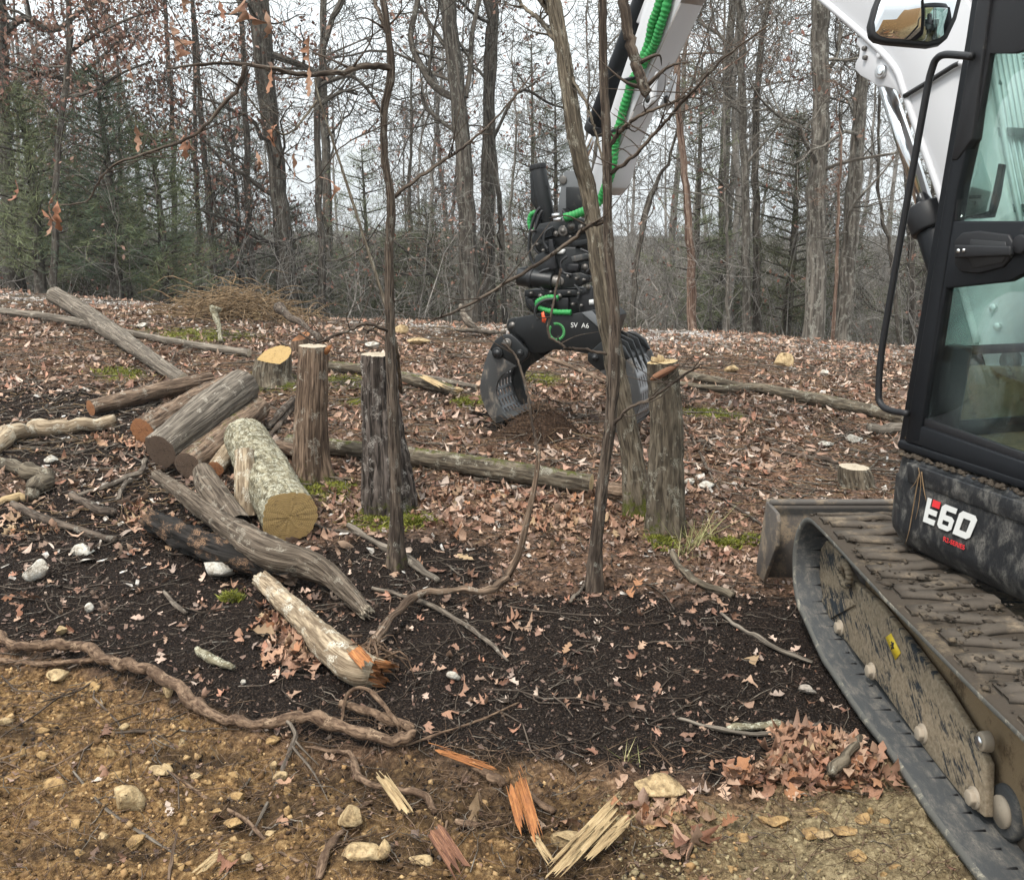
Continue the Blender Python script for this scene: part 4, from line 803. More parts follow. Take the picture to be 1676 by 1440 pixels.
# left claw outline; the right claw mirrors it
out_l = [(802, 572), (793, 600), (787, 633), (791, 655), (800, 676), (813, 691)]; in_l = [(834, 684), (824, 672), (815, 652), (814, 634), (822, 616), (848, 598)]
hub = [(803, 572), (812, 556), (826, 547), (838, 546), (848, 554), (866, 573), (866, 584), (855, 593), (846, 598)]
def to2(p): return np.array([(p - G0) @ GX, p[2]])
def fr2(q, w_): return G0 + GX * q[0] + GW * w_ + HZ * (q[1] - G0[2])
O2 = spline([to2(gpx(*p)) for p in out_l], 26); I2 = spline([to2(gpx(*p)) for p in in_l], 22); Hu2 = np.array([to2(gpx(*p)) for p in hub])
XC = to2(gpx(914, 570))[0]
def claw(sgn, name):
    mir_ = (lambda q: q) if sgn < 0 else (lambda q: np.array([2 * XC - q[0], q[1]]))
    prof = [mir_(q) for q in list(O2) + list(I2)]; hub_ = [mir_(q) for q in Hu2]
    cl0 = MB().prism(np.array([fr2(q, -.02) for q in prof]), GW * .03).build(name, M['claw_worn'], gra, bevel=.005)
    MB().prism(np.array([fr2(q, GWD - .01) for q in prof]), GW * .03).build('claw_plate', M['claw_worn'], cl0, bevel=.005)
    for w_ in (-.028, GWD - .018): MB().prism(np.array([fr2(q, w_) for q in hub_]), GW * .046).build('claw_hub', M['grapple_black'], cl0, bevel=.01)
    for (u, v, r_, dk) in ((833, 561, .040, 0), (817, 577, .048, 1), (854, 577, .030, 1)):
        q = mir_(to2(gpx(u, v))); p = fr2(q, -.045); h_ = MB().cyl(p, p + GW * (GWD + .06), r_, r_, 24).build('claw_pin', M['grapple_black'] if dk else M['pin_steel'], cl0, bevel=.006)
        MB().cyl(p - GW * .006, p + GW * .01, r_ * .62, r_ * .62, 18).build('pin_bore', M['hose_black'] if dk else M['pin_steel'], h_)
    # slotted sieve plate between the side plates: cells left out where a slot is
    mid = spline([mir_(q) for q in (O2 * .8 + np.array([I2[::-1][min(int(i * len(I2) / len(O2)), len(I2) - 1)] for i in range(len(O2))]) * .2)], 41)
    nw = 37; ws = np.linspace(0, GWD, nw); sv = MB(); P = np.array([[fr2(q, w_) for w_ in ws] for q in mid])
    T = np.gradient(mid, axis=0); T /= np.linalg.norm(T, axis=1, keepdims=True); Nn = np.stack([-T[:, 1], T[:, 0]], 1) * .012
    P2 = np.array([[fr2(q + n_, w_) for w_ in ws] for q, n_ in zip(mid, Nn)])
    keep = np.ones((40, nw - 1), bool)
    for i in range(3, 38):
        for j in range(2, nw - 3):
            row = (i - 3) // 6; inrow = (i - 3) % 6
            if inrow < 4 and (j + (row % 2) * 2) % 4 < 2: keep[i, j] = False
    n1_ = 41 * nw; fs = []
    idx = lambda i, j, l: l * n1_ + i * nw + j
    for i in range(40):
        for j in range(nw - 1):
            if not keep[i, j]: continue
            fs.append([idx(i, j, 0), idx(i, j + 1, 0), idx(i + 1, j + 1, 0), idx(i + 1, j, 0)]); fs.append([idx(i, j, 1), idx(i + 1, j, 1), idx(i + 1, j + 1, 1), idx(i, j + 1, 1)])
            for (di, dj, a, b) in ((-1, 0, (i, j), (i, j + 1)), (1, 0, (i + 1, j + 1), (i + 1, j)), (0, -1, (i + 1, j), (i, j)), (0, 1, (i, j + 1), (i + 1, j + 1))):
                x_, y_ = i + di, j + dj
                if not (0 <= x_ < 40 and 0 <= y_ < nw - 1) or not keep[x_, y_]: fs.append([idx(*a, 0), idx(*a, 1), idx(*b, 1), idx(*b, 0)])
    sv.add(np.vstack([P.reshape(-1, 3), P2.reshape(-1, 3)]), [np.array(fs)]); sv.build('sieve_plate', M['sieve_steel'], cl0)
    for w_ in (.12, .26, .40):   # stiffening ribs behind the hub
        rb = [mir_(to2(gpx(*p))) for p in ((806, 574), (815, 552), (834, 544), (850, 540), (862, 552), (848, 566), (828, 574), (814, 590), (808, 610), (798, 600))]
        MB().prism(np.array([fr2(q, w_) for q in rb]), GW * .022).build('claw_rib', M['grapple_black'], cl0, bevel=.005)
    # wear edge along the tip
    t0, t1 = mir_(to2(gpx(806, 684))), mir_(to2(gpx(834, 685)))
    MB().prism(np.array([fr2(q, -.02) for q in (t0, mir_(to2(gpx(813, 692))), t1, mir_(to2(gpx(824, 676))))]), GW * (GWD + .06)).build('cutting_edge', M['claw_worn'], cl0, bevel=.004)
claw(-1, 'claw'); claw(1, 'claw')
# ================================================================ STUMPS, LOGS, STICKS
def wood_skin(P, Rr, n, depth, freq, seed, long_=.25, lump=.12, flare=None):
    """bark surface as real relief: rings of n vertices along path P"""
    V, bc = ring_pts(P[None], Rr[None], n); V, bc = V[0], bc[0]; cen = P[:, None, :]
    d = V - cen; rad = np.linalg.norm(d, axis=2, keepdims=True) + 1e-9; u = d / rad
    a = bc / (Rr.max() + 1e-9)
    x, y, z = a[..., 0] * freq, a[..., 1] * freq, bc[..., 2] / (Rr.max() + 1e-9) * freq * long_
    r1 = 1 - np.abs(2 * vnoise(x + 5, y, z, seed) - 1); r2 = 1 - np.abs(2 * vnoise(x * 2.1, y * 2.1 + 9, z * 2.1, seed + 1) - 1)
    lp = fbm(a[..., 0] * 1.3, a[..., 1] * 1.3, bc[..., 2] / (Rr.max() + 1e-9) * .5, seed + 2, 2) - .38
    disp = -depth * (r1 ** 3) - depth * .5 * (r2 ** 3) + lump * lp * 2
    nr_ = rad[..., 0] * (1 + lump * lp * 2) - depth * (r1 ** 3) - depth * .5 * (r2 ** 3)
    if flare is not None:
        th = np.arctan2(bc[..., 1], bc[..., 0]); nr_ = nr_ * (1 + flare[:, None] * (.55 + .45 * np.sin(th * 4 + seed) ))
    return cen + u * nr_[..., None], bc
def wood_mesh(name, V, bc, mat, parent, moss=None, smooth=True):
    k, n = V.shape[:2]; i = np.arange(k - 1)[:, None] * n + np.arange(n)[None]; j = np.arange(k - 1)[:, None] * n + (np.arange(n)[None] + 1) % n
    at = {'bc': bc.reshape(-1, 3)}; at['moss'] = np.zeros(k * n) if moss is None else moss.ravel()
    me = np_mesh(name, V.reshape(-1, 3) - org(parent), [np.stack([i, j, j + n, i + n], -1).reshape(-1, 4)], at, smooth); return put(name, me, mat, parent)
def cut_disc(V_ring, bc_ring, mat, parent, name='cut_face', bulge=0.0, nrm=None, jag=0.0, seed=0):
    c = V_ring.mean(0); n = len(V_ring); rs_ = np.random.RandomState(seed); lv = [1, .8, .55, .3, .1]; vs_, bs_ = [], []
    cb = bc_ring.mean(0)
    for q, s in enumerate(lv):
        p = c + (V_ring - c) * s
        if nrm is not None and q > 0: p = p + nrm * (bulge + jag * rs_.uniform(-1, 1, (n, 1)))
        vs_.append(p); bb = (bc_ring - cb) * s; bb[:, 2] = 0; bs_.append(bb)
    V = np.vstack(vs_); B = np.vstack(bs_); fs = []
    for q in range(len(lv) - 1):
        i = q * n + np.arange(n); j = q * n + (np.arange(n) + 1) % n; fs.append(np.stack([i, j, j + n, i + n], -1))
    fs.append((len(lv) - 1) * n + np.arange(n))
    return put(name, np_mesh(name, V - org(parent), fs, {'bc': B}, False), mat, parent)
def log(name, label, path, rads, bark, cuts=('cut_yellow', 'cut_yellow'), n=44, k=46, depth=.008, freq=6, seed=0, cat='log', group=None, moss=0.0, long_=.25, lump=.13, jag=(0, 0), oval=None):
    P = spline(np.c_[np.array(path), rads], k); Rr = P[:, 3]; P = P[:, :3]
    base = P[len(P) // 2].copy(); base[2] = float(zg(base[0], base[1])); root = empty(name, base, label, cat, group)
    V, bc = wood_skin(P, Rr, n, depth, freq, seed, long_, lump)
    if any(jag):
        rs_ = np.random.RandomState(seed)
        for e, q in ((0, jag[0]), (-1, jag[1])):
            if q: t_ = (P[0] - P[1] if e == 0 else P[-1] - P[-2]); t_ /= np.linalg.norm(t_); V[e] += t_ * q * rs_.uniform(-1, 1, (n, 1))
    mo = None
    if moss: up_ = (V - P[:, None, :]); up_ = up_[..., 2] / (np.linalg.norm(up_, axis=2) + 1e-9); mo = moss * np.clip(up_, 0, 1)
    wood_mesh('bark', V, bc, M[bark], root, mo)
    t0 = P[0] - P[1]; t0 /= np.linalg.norm(t0); t1 = P[-1] - P[-2]; t1 /= np.linalg.norm(t1)
    if cuts[0]: cut_disc(V[0], bc[0], M[cuts[0]], root, nrm=t0, bulge=.002 + jag[0] * .2, jag=.002 + jag[0] * .8, seed=seed)
    if cuts[1]: cut_disc(V[-1], bc[-1], M[cuts[1]], root, nrm=t1, bulge=.002 + jag[1] * .2, jag=.002 + jag[1] * .8, seed=seed + 1)
    return root
def onground(u, v, r_, lift=0.0):
    """axis point of a log of radius r_ whose axis shows at pixel u,v and which lies on the ground"""
    return gp(u, v, r_ * .85 + lift)
def pxr(p, px): q = p - CO; return px / FPX * float(q[1] * CP - q[2] * SP) / 2
def lg(name, label, pts, bark, **kw):
    """pts: (u, v, width_px, lift)"""
    path, rads = [], []
    for q in pts:
        u, v, w_ = q[:3]; lift = q[3] if len(q) > 3 else 0.0; r_ = pxr(gp(u, v), w_); p = onground(u, v, r_, lift); path.append(p); rads.append(pxr(p, w_))
    return log(name, label, path, rads, bark, **kw)
def stump(label, u, vb, vt, wb, wt, bark, cut, seed, depth=.012, freq=7, lean=0.0, slant=0.0, moss=1.0, flare=.6, n=60, k=60, splinter=False, ub=None, long_=.14, jag=.004, name='stump', group=None):
    b = gp(u if ub is None else ub, vb); y = b[1]; t_ = aty(u + lean, vt, y); r0, r1 = pxr(b, wb), pxr(t_, wt); root = empty(name, b, label, 'stump', group)
    f = np.linspace(0, 1, k); P = (b - [0, 0, .06])[None] * (1 - f[:, None]) + t_[None] * f[:, None]; P[:, 0] += .01 * np.sin(f * 5 + seed)
    Rr = r1 + (r0 - r1) * (1 - f); fl = flare * np.exp(-f * 9)
    V, bc = wood_skin(P, Rr, n, depth * 1.35, freq, seed, long_, .12, fl)
    if slant: V[-6:] += np.array([0, 0, 1.]) * ((V[-6:] - P[-6:, None, :]) @ np.array([slant * .6, .9 * abs(slant), 0]))[..., None] * np.linspace(.2, 1, 6)[:, None, None]
    zz = (V[..., 2] - b[2]); mo = .82 * moss * np.exp(-zz / (.26 * (t_[2] - b[2]))) * (.4 + .45 * vnoise(V[..., 0] * 9, V[..., 1] * 9, V[..., 2] * 3, seed))
    wood_mesh('bark', V, bc, M[bark], root, mo)
    cut_disc(V[-1], bc[-1], M[cut], root, nrm=np.array([0, 0, 1.]), bulge=.003, jag=jag, seed=seed)
    return root, t_, r1
r_, t_, rr_ = stump('tall fibrous brown cut stump with a pale flat top, left of the sapling', 510, 778, 566, 62, 50, 'bark_brown', 'cut_grey', 3, depth=.007, freq=9, long_=.07, moss=.9)
MB().prism(np.array([aty(536, 580, t_[1] - .02), aty(541, 567, t_[1]), aty(522, 572, t_[1] - .05), aty(517, 585, t_[1] - .09)]), (.01, .03, .012)).build('split_wedge', M['torn_orange'], r_)
stump('tall dark stump with deeply furrowed bark just behind the thin sapling', 634, 832, 580, 88, 60, 'bark_furrow', 'cut_grey', 7, depth=.022, freq=6, lean=-12, moss=.95, flare=.28, n=80, k=70)
r_, t_, rr_ = stump('tall grey-barked stump with a broken splintered top beside the leaning tree', 1092, 868, 592, 66, 52, 'bark_grey', 'cut_pale', 11, depth=.009, freq=8, moss=1.0, flare=.3, lean=-6)
for du, h_ in ((-16, 14), (-6, 20), (4, 8), (14, -2)):
    q = aty(1086 + du, 592, t_[1]); MB().prism(np.array([q + [-.02, -.03, -.02], q + [.022, -.03, -.02], q + [.018, -.03, h_ / 1500 * 5.2 * .5], q + [-.012, -.03, h_ / 1500 * 5.2 * .62]]), (0, .05, 0)).build('splinter', M['torn_pale'], r_)
MB().tube(spline([aty(1064, 622, t_[1] - .1), aty(1090, 608, t_[1] - .12), aty(1112, 596, t_[1] - .1)], 8), [.006, .02, .022, .022, .02, .016, .012, .004], 7).build('broken_slab', M['torn_red'], r_)
stump('low stump with a bright slanted yellow cut, behind the log pile', 446, 625, 584, 66, 60, 'bark_grey', 'cut_yellow', 15, depth=.008, slant=.55, moss=.9, lean=0)
stump('short freshly cut stump in the leaf litter left of the excavator skirt', 1400, 792, 764, 62, 50, 'bark_grey', 'cut_grey', 19, depth=.007, moss=.4, flare=.5)
stump('small low stump with an orange-brown top behind the tall fibrous stump', 492, 574, 552, 36, 34, 'bark_brown', 'cut_orange', 23, depth=.005, moss=.2, slant=.4)
# logs of the pile and around it
lg('log', 'long pale grey log lying uphill towards the left crest', [(88, 482, 28), (150, 520, 32), (215, 565, 29), (262, 598, 26), (300, 622, 24)], 'bark_weathered', cuts=('cut_grey', 'cut_grey'), seed=31, depth=.01, lump=.14)
lg('log', 'slim brown log with an orange sawn end pointing left', [(148, 668, 27, .02), (200, 655, 28, .02), (270, 637, 27, .03), (345, 620, 25, .03)], 'bark_brown', cuts=('cut_orange', 'cut_orange'), seed=33, depth=.006)
lg('log', 'split brown log with a wide orange cut face, under the big grey log', [(232, 705, 44, .02), (290, 672, 42, .03), (340, 645, 38, .04), (392, 618, 30, .05)], 'bark_brown', cuts=('cut_orange', 'cut_orange'), seed=35, depth=.012, lump=.2, freq=5)
lg('log', 'thick weathered grey log slanting across the top of the pile', [(262, 738, 60, .06), (300, 708, 66, .09), (350, 668, 68, .13), (396, 634, 64, .16)], 'bark_weathered', cuts=('cut_dark', 'cut_dark'), seed=37, depth=.010, freq=7, long_=.07, n=64, k=60)
lg('log', 'brown log with a mossy upper side below the thick grey log', [(306, 762, 48, .0), (350, 728, 46, .03), (385, 700, 44, .05), (424, 668, 38, .07)], 'bark_brown', cuts=('cut_dark', 'cut_dark'), seed=39, depth=.006, moss=.42)
lg('log', 'short pale log peeping out behind the upright split piece', [(352, 768, 30, .0), (372, 745, 32, .02), (392, 722, 32, .05)], 'bark_pale', cuts=('cut_orange', 'cut_dark'), seed=41, depth=.004)
lg('log', 'big lichen-speckled log with a round yellow cut face towards the camera', [(474, 846, 92, .0), (452, 808, 90, .0), (428, 762, 84, .02), (402, 716, 72, .05)], 'bark_lichen', cuts=('cut_yellow', 'cut_dark'), seed=43, depth=.009, freq=8, long_=.5, n=80, k=70, moss=.35)
lg('log', 'thin brown log end showing just right of the lichened log', [(512, 748, 22, .02), (470, 735, 22, .02), (430, 724, 20, .02)], 'bark_brown', cuts=('cut_orange', None), seed=44, depth=.004)
lg('log', 'charred black log with burnt hollows beside the white rock', [(248, 852, 44, .0), (300, 878, 52, .0), (360, 905, 56, .0), (420, 922, 52, .0), (478, 938, 44, .02)], 'bark_charred' if 'bark_charred' in M else 'bark_dark', cuts=('cut_dark', 'cut_dark'), seed=45, depth=.022, freq=4, lump=.22, jag=(.03, .03))
# short upright split piece leaning on the lichened log
pA, pB = gp(407, 852), aty(400, 738, gp(407, 852)[1] + .22)
log('log', 'short upright split piece of pale wood leaning on the lichened log', [pA + [0, 0, .02], pA * .5 + pB * .5 + [0, -.02, 0], pB], [pxr(pA, 38), pxr(pA, 37), pxr(pB, 33)], 'bark_pale', cuts=('cut_dark', 'cut_pale'), seed=47, depth=.006, freq=6, long_=.08)
def fork(root, pts, bark, seed, name='fork', n=24, k=26):
    path, rads = [], []
    for u, v, w_, lift in pts: r_ = pxr(gp(u, v), w_); p = gp(u, v, lift + r_ * .8); path.append(p); rads.append(pxr(p, w_))
    P = spline(np.c_[np.array(path), rads], k); V, bc = wood_skin(P[:, :3], P[:, 3], n, .005, 6, seed, .2, .1); wood_mesh(name, V, bc, M[bark], root)
    cut_disc(V[-1], bc[-1], M['cut_grey'], root, name='broken_end')
fk = lg('log', 'crooked grey forked limb lying across the charred log', [(256, 778, 22, .12), (300, 808, 29, .12), (350, 845, 38, .11), (400, 880, 50, .10), (450, 908, 58, .08), (500, 922, 52, .05), (540, 942, 40, .03), (570, 970, 34, .02), (598, 1000, 27, .0)], 'bark_limb', cuts=('cut_grey', 'cut_grey'), seed=51, depth=.009, freq=6, lump=.16, k=80, n=52, jag=(.01, .03))
fork(fk, [(392, 862, 44, .10), (362, 822, 46, .13), (342, 795, 44, .16), (332, 772, 34, .19)], 'bark_limb', 53)
lg('log', 'pale barked limb with a torn orange root end near the big root', [(428, 950, 34, .02), (470, 988, 38, .02), (512, 1030, 44, .02), (548, 1066, 58, .01), (585, 1092, 62, .0), (612, 1100, 50, .0)], 'bark_pale', cuts=('cut_grey', 'torn_orange'), seed=55, depth=.008, freq=7, lump=.16, jag=(.01, .06), k=60)
lg('log', 'mossy fallen trunk lying behind the stumps below the grapple', [(470, 722, 24), (560, 733, 28), (680, 748, 32), (800, 766, 36), (900, 782, 36), (968, 792, 34)], 'bark_grey', cuts=('cut_dark', 'cut_pale'), seed=57, depth=.008, freq=7, k=110, moss=.5)
lg('log', 'short rotten orange-brown log piece against the double trunk', [(985, 800, 30), (1015, 806, 32), (1036, 810, 26)], 'bark_brown', cuts=('cut_orange', 'cut_orange'), seed=58, depth=.012, lump=.2)
lg('log', 'long thin grey trunk lying along the upper slope at left', [(-20, 507, 13), (60, 517, 14), (125, 527, 15), (215, 546, 13), (300, 562, 13), (408, 578, 14)], 'bark_weathered', cuts=('cut_grey', 'cut_grey'), seed=59, depth=.004, k=90, n=24)
lg('log', 'fallen trunk with a pale split end right of the furrowed stump', [(525, 598, 18), (600, 606, 20), (660, 618, 20), (716, 632, 20), (745, 640, 16)], 'bark_grey', cuts=('cut_pale', 'torn_pale'), seed=61, depth=.006, k=80, n=28, moss=.5, jag=(0, .08))
lg('log', 'crooked fallen trunk running right towards the cab', [(1112, 628, 9), (1180, 637, 13), (1235, 634, 16), (1290, 645, 20), (1370, 660, 22), (1440, 676, 22), (1530, 700, 22)], 'bark_grey', cuts=('cut_grey', 'cut_grey'), seed=63, depth=.006, k=90, n=28, moss=.4)
lg('log', 'shorter fallen branch behind the crooked trunk at right', [(1110, 612, 16), (1165, 622, 15), (1220, 634, 13)], 'bark_grey', cuts=('cut_grey', 'cut_grey'), seed=65, depth=.004, n=24)
lg('log', 'long thin trunk half hidden in the leaves right of the stumps', [(640, 610, 10), (720, 622, 10), (780, 634, 9)], 'bark_weathered', cuts=('cut_grey', 'cut_grey'), seed=66, depth=.003, n=20)
# bare sticks, roots and branches lying about: one object each
def stick(label, pts, bark='twig_bark', name='branch', n=9, k=None, cat='branch', group=None, wob=.35, seed=0, twigs=()):
    path, rads = [], []
    for q in pts:
        u, v, w_ = q[:3]; lift = q[3] if len(q) > 3 else 0.0; r_ = pxr(gp(u, v), w_); p = gp(u, v, lift + r_ * .6); path.append(p); rads.append(r_ * (.84 if bark == 'root_skin' else 1))
    k = k or max(10, 7 * len(pts)); P = spline(np.c_[np.array(path), rads], k); rs_ = np.random.RandomState(seed + len(label))
    Rr = np.clip(P[:, 3], .0012, None) * (1 + .55 * (vnoise(np.arange(k) * .3, np.zeros(k) + seed, 0, seed + k) - .5)); Q = P[:, :3] + (np.stack([vnoise(np.arange(k) * .4, np.zeros(k) + q_, 0, seed + q_) for q_ in range(3)], 1) - .5) * Rr[:, None] * wob * 2
    lines = [(Q, Rr)]
    mb = MB().tube(Q, Rr, n)
    for (f, du, dv, ln) in twigs:
        i = int(f * (k - 1)); a = Q[i]; b = gp(pts[0][0] * 0 + proj(a)[0] + du, proj(a)[1] + dv, ln); mb.tube(spline([a, (a + b) / 2 + rs_.normal(0, .01, 3), b], 8), np.linspace(Rr[i] * .6, .0015, 8), 6)
    if bark == 'root_skin':          # rootlets along the root
        for q in range(k // 3):
            i = rs_.randint(1, k - 1); a = Q[i]; d = rs_.normal(0, 1, 3); d[2] = -abs(d[2]) * .5; d /= np.linalg.norm(d); L_ = rs_.uniform(.02, .11); r0 = min(Rr[i] * .35, rs_.uniform(.001, .0035)); mb.tube(spline([a, a + d * L_ * .5 + rs_.normal(0, .008, 3), a + d * L_ + rs_.normal(0, .015, 3)], 6), np.linspace(r0, .0006, 6), 4)
    base = Q[k // 2].copy(); base[2] = float(zg(base[0], base[1]))
    return tag(mb.build(name, M[bark], None, smooth=True, loc=base), label, cat, group)
def proj(p):
    q = np.array(p) - CO; z = q[1] * CP - q[2] * SP; return 838 + FPX * q[0] / z, 720 - FPX * (q[1] * SP + q[2] * CP) / z
stick('long thick tan root winding along the edge of the dug clay', [(-30, 1025, 16), (0, 1040, 17, .02), (30, 1058, 19, .03), (75, 1056, 18, .04), (120, 1054, 18, .05), (165, 1075, 19, .05), (215, 1088, 20, .04), (262, 1106, 21, .03), (300, 1132, 24, .03), (328, 1158, 23, .03), (375, 1178, 22, .02), (430, 1184, 21, .03), (480, 1176, 21, .04), (530, 1178, 22, .04), (590, 1200, 23, .03), (640, 1212, 22, .03), (682, 1200, 20, .04)], 'root_skin', 'root', n=16, k=150, cat='root', wob=.45)
stick('second tan root branching off the long root at far left', [(170, 1076, 11, .03), (120, 1082, 10, .02), (60, 1086, 10), (-10, 1080, 9)], 'root_skin', 'root', n=10, cat='root')
stick('tan root lying straight behind the end of the long root', [(560, 1152, 15, .02), (610, 1166, 17, .03), (645, 1180, 17, .03), (678, 1192, 15, .03)], 'root_skin', 'root', n=12, cat='root')
stick('thin reddish root loop arching over the long root end', [(560, 1180, 5), (563, 1150, 6, .05), (578, 1128, 7, .10), (605, 1130, 8, .12), (630, 1155, 9, .09), (650, 1185, 9, .04), (655, 1200, 9)], 'root_skin', 'root', n=8, cat='root')
stick('thin pale root fork hanging over the clay below the long root', [(470, 1178, 8, .05), (483, 1205, 8, .03), (470, 1240, 7), (455, 1280, 6), (430, 1330, 5), (408, 1368, 4)], 'twig_bark', 'root', cat='root', twigs=((.25, 40, 40, .0), (.3, 60, 90, .0)))
for lb, pp in (('dark root curving through the clay pit left of the pale splinter', [(500, 1222, 7), (540, 1228, 9), (575, 1235, 11, .02), (590, 1275, 15, .02), (640, 1290, 14, .02), (690, 1300, 14, .02), (715, 1330, 13)]),
               ('short thick root stub in the pit behind the orange splinter', [(775, 1252, 16, .02), (800, 1268, 19, .02), (825, 1284, 18)]),
               ('dark root right of the orange splinter', [(868, 1300, 14), (890, 1318, 15), (905, 1328, 10)]), ('thin reddish root running down to the bottom left of the pit', [(610, 1312, 8), (575, 1325, 10), (545, 1335, 9)]),
               ('root with a broken orange tip in the middle of the pit', [(745, 1345, 13), (785, 1352, 13), (818, 1346, 12)]), ('short reddish root near the bottom edge left of centre', [(520, 1440, 14), (535, 1390, 16, .02), (560, 1360, 14)]),
               ('long thin root across the pit in front of the orange fibres', [(660, 1220, 5), (720, 1200, 5), (780, 1180, 5), (850, 1150, 4)]), ('wiry root sagging across the pit', [(765, 1262, 4, .02), (750, 1290, 5), (735, 1320, 5), (728, 1370, 4)]),
               ('thin brown root across the lower left clay', [(270, 1035 + 220, 4), (330, 1300, 6), (400, 1340, 7), (450, 1390, 7), (520, 1420, 6)])):
    stick(lb, pp, 'root_skin', 'root', n=9, cat='root', seed=len(lb))
stick('bent broken sapling rising from the torn limb in the centre foreground', [(604, 1092, 18, .02), (612, 1055, 16, .05), (640, 1012, 13, .06), (688, 972, 12, .06), (740, 966, 11, .06), (795, 966, 12, .05), (830, 945, 13, .06)], 'bark_brown', 'broken_sapling', n=12, k=60, cat='sapling')
pj = gp(830, 945, .05); MB_ = MB().tube(spline([pj, aty(850, 905, pj[1] + .02), aty(862, 855, pj[1] + .05), aty(874, 800, pj[1] + .08), aty(880, 762, pj[1] + .1), aty(882, 738, pj[1] + .1)], 24), np.linspace(.021, .011, 24), 9)
tag(MB_.build('broken_sapling', M['bark_brown'], None, smooth=True, loc=[pj[0], pj[1], float(zg(pj[0], pj[1]))]), 'upright snapped stem in the litter below the grapple', 'sapling')
